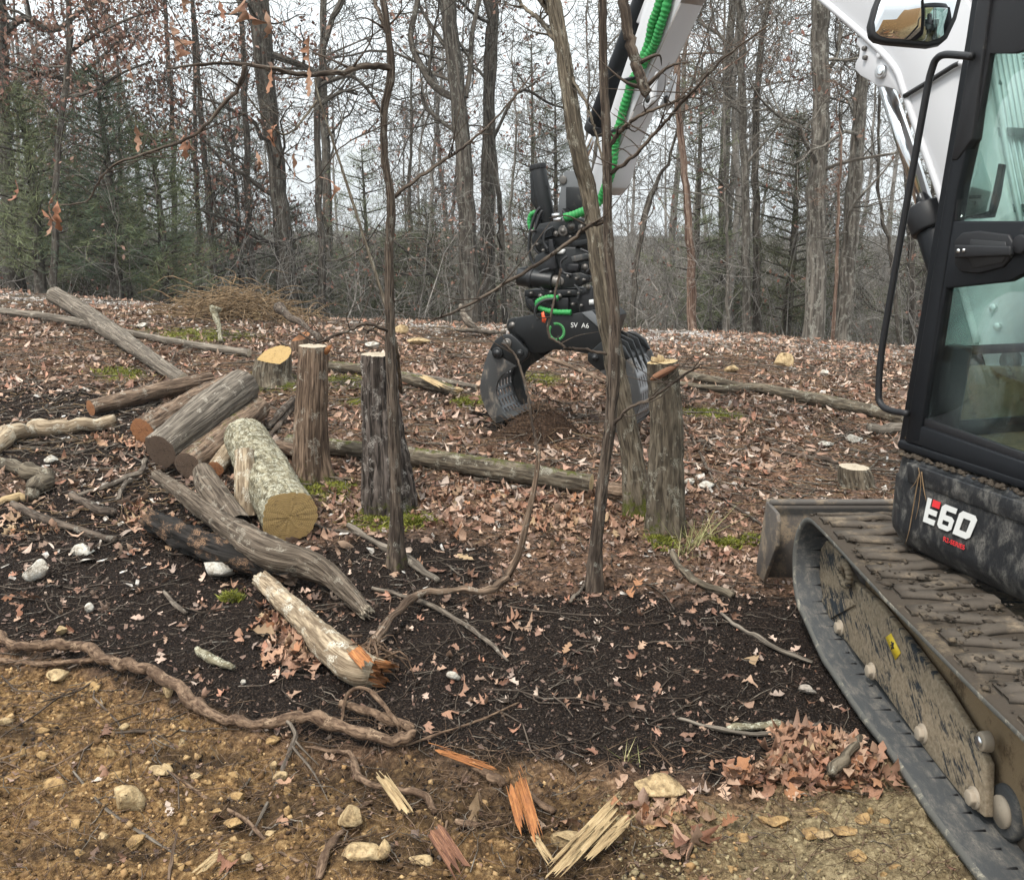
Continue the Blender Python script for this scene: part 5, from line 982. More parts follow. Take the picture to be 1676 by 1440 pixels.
ST = [('weathered grey stick lying left of the sapling foot', [(572, 860, 8), (610, 885, 11), (652, 905, 13), (690, 932, 13), (718, 950, 10)], 'bark_weathered'),
 ('long pale thin stick in the black soil right of the torn limb', [(610, 962, 7), (660, 975, 8), (705, 990, 8), (760, 1022, 8), (800, 1050, 7), (832, 1082, 4)], 'twig_bark'),
 ('curved dark twig in front of the leaf drift by the track', [(1110, 1175, 6), (1170, 1192, 7), (1230, 1200, 8), (1300, 1198, 7), (1345, 1180, 5)], 'bark_weathered'),
 ('lichened broken stick lying on the leaf drift by the track', [(1360, 1265, 18, .05), (1385, 1235, 16, .06), (1410, 1205, 13, .07)], 'bark_grey'),
 ('mossy bark strip lying above the curved dark twig', [(1190, 1192, 10), (1235, 1188, 14), (1280, 1186, 10)], 'bark_lichen'),
 ('long forked grey branch leading to the track nose', [(1180, 1003, 6), (1215, 1030, 8), (1240, 1042, 9), (1270, 1060, 8), (1330, 1083, 6)], 'bark_weathered'),
 ('grey half buried root below the double stump', [(1100, 905, 14), (1115, 930, 14), (1150, 955, 13), (1200, 975, 12)], 'bark_grey'),
 ('thick pale curved branch at the far left edge', [(-20, 740, 22), (20, 712, 26, .02), (60, 700, 24, .02), (120, 697, 22, .02), (185, 690, 18, .02)], 'bark_pale'),
 ('thick grey limb bending down at the far left edge', [(-30, 738, 24), (10, 760, 26), (50, 774, 26, .01), (78, 782, 26, .02), (62, 798, 26, .01), (52, 812, 22)], 'bark_grey'),
 ('pale split stick end poking in at the left edge', [(-30, 825, 14), (10, 818, 15), (52, 812, 9)], 'torn_pale'),
 ('dark grey pole lying diagonally at lower left', [(20, 826, 13), (70, 848, 14), (130, 868, 13), (190, 886, 11)], 'bark_dark'),
 ('short dark stick behind the charred log', [(120, 810, 14), (160, 832, 16), (190, 840, 12)], 'bark_dark'),
 ('crooked pale twig in front of the thick grey log', [(120, 812, 7), (165, 800, 8), (205, 782, 9, .02), (232, 770, 10, .03), (238, 752, 8, .04)], 'twig_bark'),
 ('small forked twig beside the crooked pale twig', [(193, 818, 9), (200, 798, 8, .02), (214, 784, 7, .03)], 'twig_bark'),
 ('white barked stick between the leaves below the rock', [(322, 1062, 12), (350, 1078, 14), (382, 1092, 10)], 'bark_lichen'),
 ('short broken twig near the centre of the dark soil at left', [(268, 968, 7), (285, 988, 8), (305, 1004, 6)], 'twig_bark'),
 ('thin stick right of the sapling by the lichened log', [(445, 815, 4, .04), (520, 860, 5), (560, 868, 5), (600, 878, 4)], 'twig_bark'),
 ('dark curved branch between the two tall stumps and the log pile', [(480, 655, 10, .05), (455, 680, 11, .04), (438, 700, 9, .02)], 'bark_dark'),
 ('dark twig arching right of the pile', [(482, 660, 8), (460, 690, 9), (442, 715, 8)], 'bark_dark'),
 ('thin pole lying right of the short stump', [(1250, 733, 5), (1300, 744, 7), (1340, 750, 8), (1372, 757, 6)], 'bark_dark'),
 ('pale stick at the foot of the single trunk', [(975, 930, 5), (950, 965, 6), (932, 985, 5)], 'twig_bark'),
 ('thin dark vine running down the slope right of the double stump', [(1118, 690, 3), (1140, 730, 4), (1165, 780, 4), (1190, 820, 4), (1235, 850, 4), (1270, 880, 3)], 'bark_dark'),
 ('thin twig lying across the lower left clay', [(-10, 1240, 3), (60, 1262, 5), (130, 1230, 5), (165, 1205, 4)], 'root_skin'),
 ('dark stick on the clay below the long root', [(180, 1200, 5), (240, 1196, 6), (310, 1192, 5)], 'bark_dark'),
 ('curved stick on the clay left of the pale fork', [(335, 1330, 6), (370, 1312, 7), (410, 1275, 5)], 'bark_weathered'),
 ('long straight twig down the lower left clay', [(120, 1262, 4), (170, 1320, 5), (230, 1362, 5), (300, 1405, 4)], 'bark_weathered'),
 ('thin upright stem at the bottom left edge', [(275, 1445, 6), (282, 1400, 6, .05), (290, 1362, 4, .1)], 'bark_brown'),
 ('dark branch over the dark stump and tall stump tops', [(455, 505, 6, .3), (500, 535, 7, .42), (524, 556, 7, .5)], 'bark_dark'),
 ('white peeled twig standing on the upper left slope', [(360, 560, 7), (358, 535, 7, .12), (350, 505, 6, .28)], 'bark_lichen'),
 ('arched dead branch on the crest at the upper left', [(125, 480, 9, .0), (110, 462, 9, .14), (70, 442, 7, .24), (20, 434, 5, .3)], 'twig_bark'),
 ('thin long twig lying on the left crest', [(250, 485, 4), (320, 482, 4, .05), (400, 484, 3, .05)], 'twig_bark'),
 ('pale pole lying on the left crest', [(95, 466, 7), (130, 467, 8), (155, 470, 6)], 'bark_pale'), ('thin pole in the leaves behind the grapple claw', [(895, 585, 7), (950, 606, 8), (990, 625, 7)], 'bark_brown'),
 ('long thin twig on the slope left of the grapple', [(745, 540, 5, .1), (790, 542, 7, .06), (825, 545, 7)], 'twig_bark'), ('curved grey stick left of the grapple', [(755, 500, 4, .3), (768, 530, 5, .12), (800, 548, 6), (828, 550, 5)], 'twig_bark'),
 ('grey rotten limb beside the cab foot', [(1420, 700, 18), (1450, 704, 20), (1490, 698, 20)], 'bark_weathered')]
for i, (lb, pp, bk) in enumerate(ST): stick(lb, pp, bk, 'stick', cat='stick', seed=i * 3)
# heap of scraped-up soil under the grapple's left claw
hc = gp(880, 695); n_ = 44; gx_, gy_ = np.meshgrid(np.linspace(-1, 1, n_), np.linspace(-1, 1, n_)); rr_ = np.sqrt(gx_ ** 2 + gy_ ** 2); hx, hy = hc[0] + gx_ * .40, hc[1] + .05 + gy_ * .26
hz = zg(hx.ravel(), hy.ravel()).reshape(n_, n_) + .17 * np.clip(1 - rr_ ** 1.6, 0, 1) * (.5 + fbm(hx.ravel() * 6, hy.ravel() * 6, 0, 7, 3).reshape(n_, n_)) + .05 * (fbm(hx.ravel() * 22, hy.ravel() * 22, 0, 8, 3).reshape(n_, n_) - .45) - .03 - .1 * (rr_ > 1.0)
ii_ = (np.arange(n_ - 1)[:, None] * n_ + np.arange(n_ - 1)[None]); hf = np.stack([ii_, ii_ + 1, ii_ + n_ + 1, ii_ + n_], -1).reshape(-1, 4); t = NT('scraped_soil'); q1 = t.noise(t.coord(), 60, 4, .7); t.bump(q1, 1, .02); t.fin(t.ramp(q1, [(.3, (.012, .008, .006)), (.55, (.045, .028, .019)), (.75, (.13, .08, .052))]), .95, spec=.05); M['scraped_soil'] = t.m
hp = put('soil_heap', np_mesh('soil_heap', np.stack([hx, hy, hz], -1).reshape(-1, 3) - hc, [hf], None, False), M['scraped_soil'], None, hc); tag(hp, 'low heap of dark scraped soil and rootlets under the grapple claw', 'soil heap'); rs_ = np.random.RandomState(2); mb = MB()
for q in range(170):
    a = rs_.uniform(0, 6.28); r0 = rs_.uniform(0, .34); p = np.array([hc[0] + math.cos(a) * r0, hc[1] + .05 + math.sin(a) * r0 * .65, 0]); p[2] = float(zg(p[0], p[1])) + .15 * max(0, 1 - (r0 / .4) ** 1.6); d = rs_.normal(0, 1, 3); d[2] = abs(d[2]) * .6; L_ = rs_.uniform(.04, .16); mb.tube(spline([p, p + d * L_ * .4, p + d * L_ * .6 + [0, 0, -.03]], 6), np.linspace(rs_.uniform(.002, .005), .001, 6), 3)
mb.build('rootlets', M['root_skin'], hp)
# splinters of torn wood
def splinter(label, pts, mat, w3, seed=0, thick=.3, lift=.03):
    """a torn board: ridged along the grain, its ends broken back unevenly column by column"""
    rs_ = np.random.RandomState(seed); path = [gp(u, v, lift) for u, v, _ in (pts[0], pts[-1])]; path[0][2] += .03; rads = np.full(2, .72 * max(pxr(gp(u, v), w_) for u, v, w_ in pts))
    P = spline(np.c_[np.array(path), rads], 30); ax_ = P[-1, :3] - P[0, :3]; LL_ = np.linalg.norm(ax_); ax_ /= LL_; sd = np.cross(ax_, [0, -.5, .86]); sd /= np.linalg.norm(sd); nn_ = np.cross(sd, ax_); nn_ = nn_ if nn_[2] > 0 else -nn_
    mb = MB(); nb = max(1, w3 // 5)
    for bq in range(nb):          # a few boards, split from one another
        nc = 9; a0, a1 = -1.15 + 2.3 * bq / nb, -1.15 + 2.3 * (bq + 1) / nb - .03; cols = np.linspace(a0, a1, nc); h0 = rs_.uniform(-.3, .3) * P[:, 3].mean() * thick * 2; skew = 0.0
        s0 = rs_.uniform(0, .2) + .16 * rs_.uniform(0, 1, nc) ** 2; s1 = 1 - rs_.uniform(0, .2) - .34 * rs_.uniform(0, 1, nc) ** 2; rid = rs_.uniform(-1, 1, nc) * .08 * P[:, 3].mean(); V = np.zeros((2, 18, nc, 3)); B = np.zeros((2, 18, nc, 3))
        for c_ in range(nc):
            f = np.linspace(s0[c_], s1[c_], 18); q = np.stack([np.interp(f, np.linspace(0, 1, 30), P[:, i]) for i in range(4)], 1); rag = rs_.normal(0, .0012, 18)
            top = q[:, :3] + sd * ((cols[c_] + skew * (f - .3) ** 2) * q[:, 3])[:, None] + nn_ * (h0 + rid[c_] + rag + .25 * thick * q[:, 3] * np.cos(cols[c_] * 1.4))[:, None]
            tk = np.clip(np.minimum(f - s0[c_], s1[c_] - f) * 8, .08, 1) * P[:, 3].mean() * thick * .8
            V[0, :, c_] = top; V[1, :, c_] = top - nn_ * tk[:, None]; B[:, :, c_, 0] = cols[c_] * .03 + bq; B[:, :, c_, 2] = f * LL_; B[1, :, c_, 1] = .02
        n1_ = 18 * nc; i, j = np.meshgrid(np.arange(17), np.arange(nc - 1), indexing='ij'); k = (i * nc + j).ravel(); ft = np.stack([k, k + 1, k + nc + 1, k + nc], 1); fs = [ft, ft[:, ::-1] + n1_]
        e = np.concatenate([np.arange(nc), np.arange(1, 18) * nc + nc - 1, 17 * nc + np.arange(nc - 2, -1, -1), np.arange(16, 0, -1) * nc]); e2 = np.roll(e, -1); fs.append(np.stack([e2, e, e + n1_, e2 + n1_], 1)); mb.add(V.reshape(-1, 3), fs, B.reshape(-1, 3))
    for q in range(w3):           # loose fibres
        i0 = rs_.randint(0, 20); S = P[i0:i0 + rs_.randint(6, 10)]; k = len(S); mb.tube(S[:, :3] + sd * (rs_.uniform(-1, 1) * S[:, 3])[:, None] + nn_ * (np.linspace(0, rs_.uniform(.0, .03), k) + S[:, 3].mean() * thick * .5)[:, None], np.linspace(.0022, .0006, k), 4)
    b = P[:, :3].mean(0); b[2] = float(zg(b[0], b[1])); return tag(mb.build('wood_splinter', M[mat], None, loc=b), label, 'splinter')
splinter('broad torn orange slab of wood standing in the pit', [(838, 1268, 20), (852, 1300, 38), (862, 1345, 44), (868, 1385, 30), (878, 1402, 10)], 'torn_orange', 11, 1, lift=.06)
splinter('pale splinter continuing below the orange slab', [(872, 1378, 8), (890, 1398, 16), (908, 1420, 10)], 'torn_pale', 4, 2)
splinter('long pale cream splinter bundle reaching to the bottom edge', [(1022, 1315, 10), (1000, 1340, 26), (970, 1372, 34), (935, 1408, 36), (885, 1448, 34)], 'torn_pale', 12, 3, lift=.06)
splinter('second pale splinter lying right of the cream bundle', [(1040, 1340, 8), (1015, 1358, 22), (985, 1385, 22), (955, 1412, 10)], 'torn_pale', 7, 4)
splinter('small cream splinter with ragged ends at the pit rim', [(612, 1262, 12), (632, 1282, 20), (655, 1306, 22), (676, 1330, 14), (682, 1350, 5)], 'torn_pale', 7, 5, lift=.05)
splinter('red-brown torn root slab at the bottom edge', [(706, 1362, 10), (735, 1392, 26), (760, 1425, 36), (775, 1455, 38)], 'torn_red', 9, 6, lift=.04)
splinter('orange fibres torn over the rim of the pit', [(690, 1228, 14), (730, 1232, 8), (790, 1245, 9), (835, 1270, 14)], 'torn_orange', 7, 7, lift=.05)
splinter('pale chip of split wood at the bottom left edge', [(380, 1392, 8), (350, 1415, 18), (310, 1440, 14)], 'torn_pale', 6, 8)
splinter('torn orange heartwood on the end of the pale barked limb', [(575, 1068, 18), (595, 1085, 28), (612, 1098, 20)], 'torn_orange', 7, 9, lift=.14)
splinter('fresh pale split of the fallen trunk right of the furrowed stump', [(690, 620, 6), (715, 630, 14), (742, 642, 8)], 'torn_pale', 5, 10, lift=.1)
# ragged torn root plate of the pale limb
rp = gp(600, 1105); mb = MB(); rs_ = np.random.RandomState(4)
for q in range(80):
    a = rs_.uniform(0, 6.28); e = rs_.uniform(.2, 1); d = np.array([math.cos(a) * .8 + .3, -.25 + .4 * math.sin(a), math.sin(a) * .6 - .15]); L_ = rs_.uniform(.05, .17)
    p0 = rp + [0, 0, .08] + rs_.normal(0, .03, 3); p1 = p0 + d * L_ * .6 + rs_.normal(0, .02, 3); p2 = p0 + d * L_ + [0, 0, -.04] + rs_.normal(0, .03, 3); mb.tube(spline([p0, p1, p2], 6), np.linspace(rs_.uniform(.002, .009), .001, 6), 5)
tag(mb.build('root_tangle', M['root_skin'], None, loc=rp), 'frayed clump of torn rootlets at the end of the pale limb', 'root')
# ---------------------------------------------------------------- standing young trees in front
def young(name, label, path, bark, cat='tree', limbs=(), depth=.004, moss=0.0, seed=0, char=False, n=22, twigs=0):
    """path rows: (u, v, width px, y)"""
    b = path[-1]; root = empty(name, gp(b[0], b[1]), label, cat); P = []
    for (u, v, w_, y) in path: p = aty(u, v, y); P.append([*p, .88 * w_ / FPX * (p[1] * CP - (p[2] - CAM_H) * SP) / 2])
    P[-1][:3] = list(gp(b[0], b[1]) - np.array([0, 0, .04])); P = spline(P[::-1], 90); f = np.linspace(0, 1, 90)
    V, bc = wood_skin(P[:, :3], P[:, 3], n, depth * 1.6, 6, seed, .22, .16, .5 * np.exp(-f * 22)); zz = V[..., 2] - V[0, 0, 2]; wood_mesh('trunk', V, bc, M[bark], root, moss * np.exp(-zz / .35))
    for li, (pp, w0, w1, br) in enumerate(limbs):
        Q = spline([aty(u, v, y) for u, v, y in pp], 40); d_ = np.linspace(w0, w1, 40) / FPX * Q[:, 1] / 2; rs_ = np.random.RandomState(li + seed); Q = Q + rs_.normal(0, 1, Q.shape) * np.clip(d_[:, None] * .16 + .001, 0, .003)
        lines = [(Q, d_)]; mb = MB().tube(Q, np.clip(d_, .0012, None), 8)
        for t_i in range(br * 2 + 2):
            i = rs_.randint(4, 38); a = Q[i]; dv = rs_.normal(0, 1, 3); dv[2] = abs(dv[2]) * .8; dv /= np.linalg.norm(dv); L_ = rs_.uniform(.12, .45)
            mb.tube(spline([a, a + dv * L_ * .5 + rs_.normal(0, .02, 3), a + dv * L_ + rs_.normal(0, .04, 3)], 8), np.linspace(max(d_[i] * .5, .0018), .0011, 8), 4)
        mb.build('limb', M[bark], root, smooth=True)
    return root
yS = gp(648, 925)[1]
sap = young('sapling', 'slender dark sapling standing in front of the furrowed stump', [(612, -60, 13, yS), (625, -10, 14, yS), (636, 60, 15, yS), (640, 125, 17, yS), (629, 180, 16, yS), (630, 260, 17, yS), (640, 330, 18, yS), (637, 420, 19, yS), (639, 560, 21, yS), (644, 700, 24, yS), (648, 840, 26, yS), (648, 925, 34, yS)], 'bark_dark', 'sapling', moss=.5, seed=71, limbs=[
  ([(640, 112, yS), (600, 108, yS - .1), (560, 118, yS - .2), (500, 122, yS - .35), (440, 112, yS - .45), (380, 104, yS - .5), (330, 106, yS - .6), (275, 112, yS - .7)], 11, 3, 5),
  ([(400, 106, yS - .5), (392, 140, yS - .5), (350, 190, yS - .5), (310, 226, yS - .5), (250, 248, yS - .45), (190, 268, yS - .4), (160, 300, yS - .4), (140, 330, yS - .35), (95, 336, yS - .3)], 7, 2, 7),
  ([(636, 60, yS), (620, 20, yS + .1), (600, -30, yS + .2)], 9, 4, 3), ([(634, 330, yS), (700, 280, yS + .1), (760, 240, yS + .2), (815, 190, yS + .3), (880, 110, yS + .4)], 7, 2, 3),
  ([(640, 545, yS), (600, 530, yS - .1), (560, 545, yS - .15), (520, 560, yS - .2), (490, 545, yS - .2)], 6, 3, 4), ([(600, 545, yS), (610, 540, yS), (640, 565, yS)], 4, 4, 0),
  ([(640, 200, yS), (560, 240, yS - .2), (500, 300, yS - .3), (420, 190, yS - .6)], 2.5, 1.5, 2)])
yB = gp(972, 960)[1]
young('sapling', 'thin pale-footed trunk crossing in front of the grapple', [(984, -60, 17, yB), (986, 10, 18, yB), (988, 130, 19, yB), (993, 240, 20, yB), (996, 400, 21, yB), (1006, 520, 24, yB), (1004, 610, 26, yB), (998, 700, 24, yB), (986, 790, 24, yB), (976, 890, 27, yB), (971, 960, 34, yB)], 'bark_dark', 'sapling', seed=73, limbs=[
  ([(990, 362, yB), (960, 372, yB + .05), (930, 398, yB + .08), (880, 432, yB + .1), (830, 462, yB + .1), (760, 502, yB + .1), (705, 525, yB + .1)], 8, 4, 5), ([(996, 285, yB), (1030, 262, yB - .1), (1075, 215, yB - .2), (1120, 165, yB - .3), (1180, 100, yB - .4), (1260, 40, yB - .5)], 7, 3, 6),
  ([(984, -70, yB), (1006, -110, yB - .05), (1018, -30, yB - .1), (1026, 40, yB - .1), (1036, 88, yB - .1), (1046, 122, yB - .1), (1058, 154, yB - .1)], 17, 17, 1), ([(996, 240, yB), (1020, 210, yB - .05), (1050, 188, yB - .1), (1100, 168, yB - .15), (1140, 148, yB - .2)], 8, 3, 3), ([(1000, 700, yB), (1030, 668, yB - .1), (1070, 650, yB - .15), (1110, 620, yB - .2), (1150, 595, yB - .2)], 6, 4, 3),
  ([(918, 440, yB), (905, 500, yB), (897, 545, yB), (915, 562, yB), (930, 570, yB), (960, 572, yB), (992, 580, yB)], 4, 5, 0), ([(822, 562, yB + .3), (845, 585, yB + .3), (862, 640, yB + .25), (872, 700, yB + .2), (880, 745, yB + .1)], 4, 5, 2)])
yA = gp(1046, 838)[1]
young('leaning_tree', 'thick mossy trunk leaning left in front of the excavator arm', [(880, -120, 27, yA + .3), (905, 0, 29, yA + .25), (922, 90, 30, yA + .2), (945, 240, 33, yA + .1), (966, 330, 34, yA + .1), (988, 490, 37, yA), (1014, 640, 42, yA), (1034, 740, 44, yA), (1046, 838, 56, yA)], 'bark_grey', seed=75, moss=.7, depth=.007, n=40, limbs=[
  ([(930, 120, yA + .2), (960, 170, yA), (975, 220, yA - .1), (990, 280, yA - .2)], 6, 3, 2), ([(900, 20, yA + .3), (870, -20, yA + .4), (845, -60, yA + .5)], 12, 6, 4), ([(925, 90, yA + .2), (890, 40, yA + .5), (860, 15, yA + .8), (840, -10, yA + 1)], 9, 4, 6)])
young('hanging_limb', 'short dark cut limb hanging in front of the excavator arm', [(1012, -80, 14, 5.2), (1022, 0, 17, 5.2), (1030, 50, 19, 5.2), (1038, 90, 20, 5.2), (1048, 130, 19, 5.2), (1056, 152, 12, 5.2)], 'bark_dark', 'branch', seed=77) if False else None
yP = 7.6
young('leaning_pole', 'thin pale dead pole leaning right behind the sapling', [(515, 130, 4, yP + .5), (525, 170, 5, yP + .4), (555, 262, 6, yP + .3), (596, 390, 7, yP + .2), (628, 490, 8, yP + .1), (648, 570, 9, yP), (655, 640, 10, gp(655, 640)[1])], 'bark_grey', 'pole', seed=79, limbs=[([(520, 165, yP + .4), (470, 220, yP), (430, 190, yP - .2), (400, 150, yP - .3)], 4, 2, 3)])
# ================================================================ ROCKS
def ico(sub=2):
    import bmesh
    bm = bmesh.new(); bmesh.ops.create_icosphere(bm, subdivisions=sub, radius=1); v = np.array([q.co[:] for q in bm.verts]); f = np.array([[w_.index for w_ in q.verts] for q in bm.faces]); bm.free(); return v, f
ICV, ICF = ico(3); IC1V, IC1F = ico(1)
def rock(label, u, v, wpx, hpx, mat, seed, deep=.8, group=None, name='rock', sink=.45):
    rs_ = np.random.RandomState(seed); p = gp(u, v); rx = pxr(p, wpx); rz = pxr(p, hpx); V = ICV.copy()
    for q in range(22):      # flatten random facets
        n_ = rs_.normal(0, 1, 3); n_ /= np.linalg.norm(n_); d = V @ n_; lim = rs_.uniform(.36, .62); V = V - np.clip(d - lim, 0, None)[:, None] * n_[None]
    V = V * (1.6 + .30 * (fbm(V[:, 0] * 3.5 + seed, V[:, 1] * 3.5, V[:, 2] * 3.5, seed, 4) - .45))[:, None]; a = rs_.uniform(0, 3.14); Rm = np.array([[math.cos(a), -math.sin(a), 0], [math.sin(a), math.cos(a), 0], [0, 0, 1]])
    V = V * [rx * 1.12, rx * deep, rz * 1.1]; V = V @ Rm.T * 1.0 if wpx / max(hpx, 1) < 1.3 else V
    b = np.array([p[0], p[1], float(zg(p[0], p[1]))]); me = np_mesh(name, V + [0, 0, rz * (1 - sink)], [ICF], None, False); return tag(put(name, me, M[mat], None, b), label, 'rock', group)
RK = [('white faceted rock in the black soil at far left', 58, 945, 40, 28, 'rock_white'), ('white rock wedged under the charred log', 364, 940, 50, 32, 'rock_white'), ('elongated white stone at left above the black soil', 132, 904, 34, 16, 'rock_white'),
 ('white stone left of the leaf drift by the log pile', 84, 756, 24, 15, 'rock_white'), ('small white stone below the white faceted rock', 147, 1000, 18, 20, 'rock_white'), ('bright white chip in the dark soil right of the torn limb', 740, 1108, 22, 14, 'rock_white'),
 ('large tan lump of clay rock in the lower left', 215, 1318, 62, 52, 'rock_tan'), ('flat tan slab at the rim of the pit right of the splinters', 1080, 1297, 84, 30, 'rock_tan'), ('angular tan stone right of the orange slab', 925, 1378, 66, 26, 'rock_tan'),
 ('pale tan stone at the bottom of the pit left of centre', 590, 1396, 58, 24, 'rock_tan'), ('grey tan block below the long root end', 575, 1348, 40, 44, 'rock_tan'), ('small tan stone right of the pale bottom stone', 692, 1412, 34, 20, 'rock_tan'), ('tan stone leaning left of the bottom splinter', 630, 1398, 30, 34, 'rock_tan'),
 ('round tan clod in the clay left of centre', 180, 1240, 28, 26, 'clod'), ('round ochre clod on the black soil edge', 101, 1036, 20, 18, 'rock_tan'), ('flat ochre lump at the top of the clay', 95, 1110, 40, 22, 'rock_tan'), ('ochre clod below the second root', 150, 1130, 30, 20, 'clod'),
 ('ochre clod under the long root', 275, 1130, 26, 22, 'rock_tan'), ('buff clod in the middle of the clay', 90, 1290, 40, 26, 'clod'), ('buff clod at bottom left beside the big lump', 220, 1385, 34, 28, 'clod'), ('grey stone on the clay bottom right', 1318, 1130, 26, 16, 'rock_grey'),
 ('pale round boulder with a stick before it on the right slope', 1283, 598, 36, 30, 'rock_tan'), ('buff stone left of the pale boulder', 1197, 608, 26, 14, 'rock_tan'), ('white stone right of the pale boulder', 1348, 612, 18, 10, 'rock_white'), ('white stone left of the cab foot', 1402, 722, 20, 12, 'rock_white'),
 ('white flake left of the white stone at the cab', 1350, 728, 24, 8, 'rock_white'), ('white rock right of the grey double stump', 1155, 798, 30, 12, 'rock_white'), ('white rock chip close behind the double stump', 1125, 792, 22, 12, 'rock_white'), ('buff stone on the slope behind the furrowed stump', 657, 545, 26, 18, 'rock_tan'),
 ('buff flat stone behind the furrowed stump', 680, 562, 40, 14, 'rock_tan'), ('pale stone just above the furrowed stump', 612, 570, 22, 14, 'rock_white'), ('tan upright stone on the upper left slope', 420, 525, 14, 20, 'rock_tan'), ('pale stone near the upright tan stone', 448, 522, 16, 12, 'rock_white'), ('white stone on the upper slope beside the moss', 232, 535, 18, 10, 'rock_white'),
 ('small white stone in the clay beside the root fork', 398, 1118, 10, 10, 'rock_white'), ('pale chip by the bottom right clay', 1350, 1370, 26, 12, 'rock_tan')]
for i, (lb, u, v, a, b, mt) in enumerate(RK): rock(lb, u, v, a, b, mt, 100 + i)
rs = np.random.RandomState(9)
for q in range(44):   # clods strewn over the dug clay, nothing tells them apart
    u, v = rs.uniform(-10, 560), rs.uniform(1130, 1440)
    if v < 1110 + .18 * u: continue
    rock('rough ochre clod strewn among the dug clay at lower left', u, v, rs.uniform(12, 30), rs.uniform(10, 22), 'clod' if q % 3 else 'rock_tan', 300 + q, group='ochre clods of the dug clay', name='clod', sink=.55)
for q in range(26):
    u, v = rs.uniform(1050, 1560), rs.uniform(1330, 1440)
    if u > 1480 and v < 1400 or u > 1540: continue
    rock('olive clay clod strewn in front of the track', u, v, rs.uniform(12, 40), rs.uniform(8, 18), 'clod', 400 + q, group='olive clay clods before the track', name='clod', sink=.6)
# ================================================================ LEAVES
def oak_outline(rs_, n):
    t_ = np.linspace(0, 1, n); env = np.sin(np.clip(t_, 0, 1) ** .85 * math.pi) ** .75; lobes = .64 + .36 * np.cos(t_ * math.pi * 2 * rs_.uniform(2.2, 4.2) + rs_.uniform(2.2, 3.6)); w_ = rs_.uniform(.22, .36) * env * np.clip(lobes, .22, 1) + .015; return t_, w_
def leaf_geo(seed, n=17):
    """lobed oak leaf lying along +x, length 1, curled; returns verts, tri/quad faces"""
    rs_ = np.random.RandomState(seed); t_, w1 = oak_outline(rs_, n); _, w2 = oak_outline(rs_, n); cu, fo, tw = rs_.uniform(-1.6, 2.0), rs_.uniform(-2.2, 3.6), rs_.uniform(-1.2, 1.2)
    bend = rs_.uniform(-.15, .15); sw = .35 * w1.max()
    mid = np.stack([t_ - .5, bend * np.sin(t_ * 3), cu * (t_ - .5) ** 2], 1)
    def side(w_, s):
        push = .18 * np.gradient(w_) * n * .12
        z = mid[:, 2] + fo * w_ ** 2 * 1.6 + s * tw * w_ * (t_ - .3) + rs_.uniform(-.03, .03, n); return np.stack([mid[:, 0] + w_ * .35, mid[:, 1] + s * w_, z], 1)
    V = np.vstack([mid, side(w1, 1), side(w2, -1)]); i = np.arange(n - 1)
    F = np.vstack([np.stack([i, i + 1, n + i + 1, n + i], 1), np.stack([i + 1, i, 2 * n + i, 2 * n + i + 1], 1)]); return V, F
LEAVES = []
for q in range(12):
    V, F = leaf_geo(q); k = len(V); st = np.array([[-.5, 0, V[0, 2]], [-.5, .012, V[0, 2]], [-.72, .02, V[0, 2] + .05]]); V = np.vstack([V, st])
    me = np_mesh('fallen_leaf', V, [F, np.array([[k, k + 1, k + 2]])], {'rnd': np.zeros(len(V))}, False); me.materials.append(M['oak_leaf']); LEAVES.append(me)
def rotm(yaw, tx_, ty_): return Matrix.Rotation(yaw, 4, 'Z') @ Matrix.Rotation(tx_, 4, 'X') @ Matrix.Rotation(ty_, 4, 'Y')
def leaf_at(p, size, rs_, label, group, tilt=.3, up=0.0):
    o = bpy.data.objects.new('fallen_leaf', LEAVES[rs_.randint(12)]); C.objects.link(o)
    m_ = rotm(rs_.uniform(0, 6.28), rs_.normal(0, tilt), rs_.normal(0, tilt)); m_ = Matrix.Translation(Vector([float(q) for q in p]) + Vector((0, 0, .012 + up))) @ m_ @ Matrix.Diagonal((size, size * rs_.uniform(.85, 1.15), size, 1)); o.matrix_world = m_
    return tag(o, label, 'leaf', group)
rs = np.random.RandomState(21)
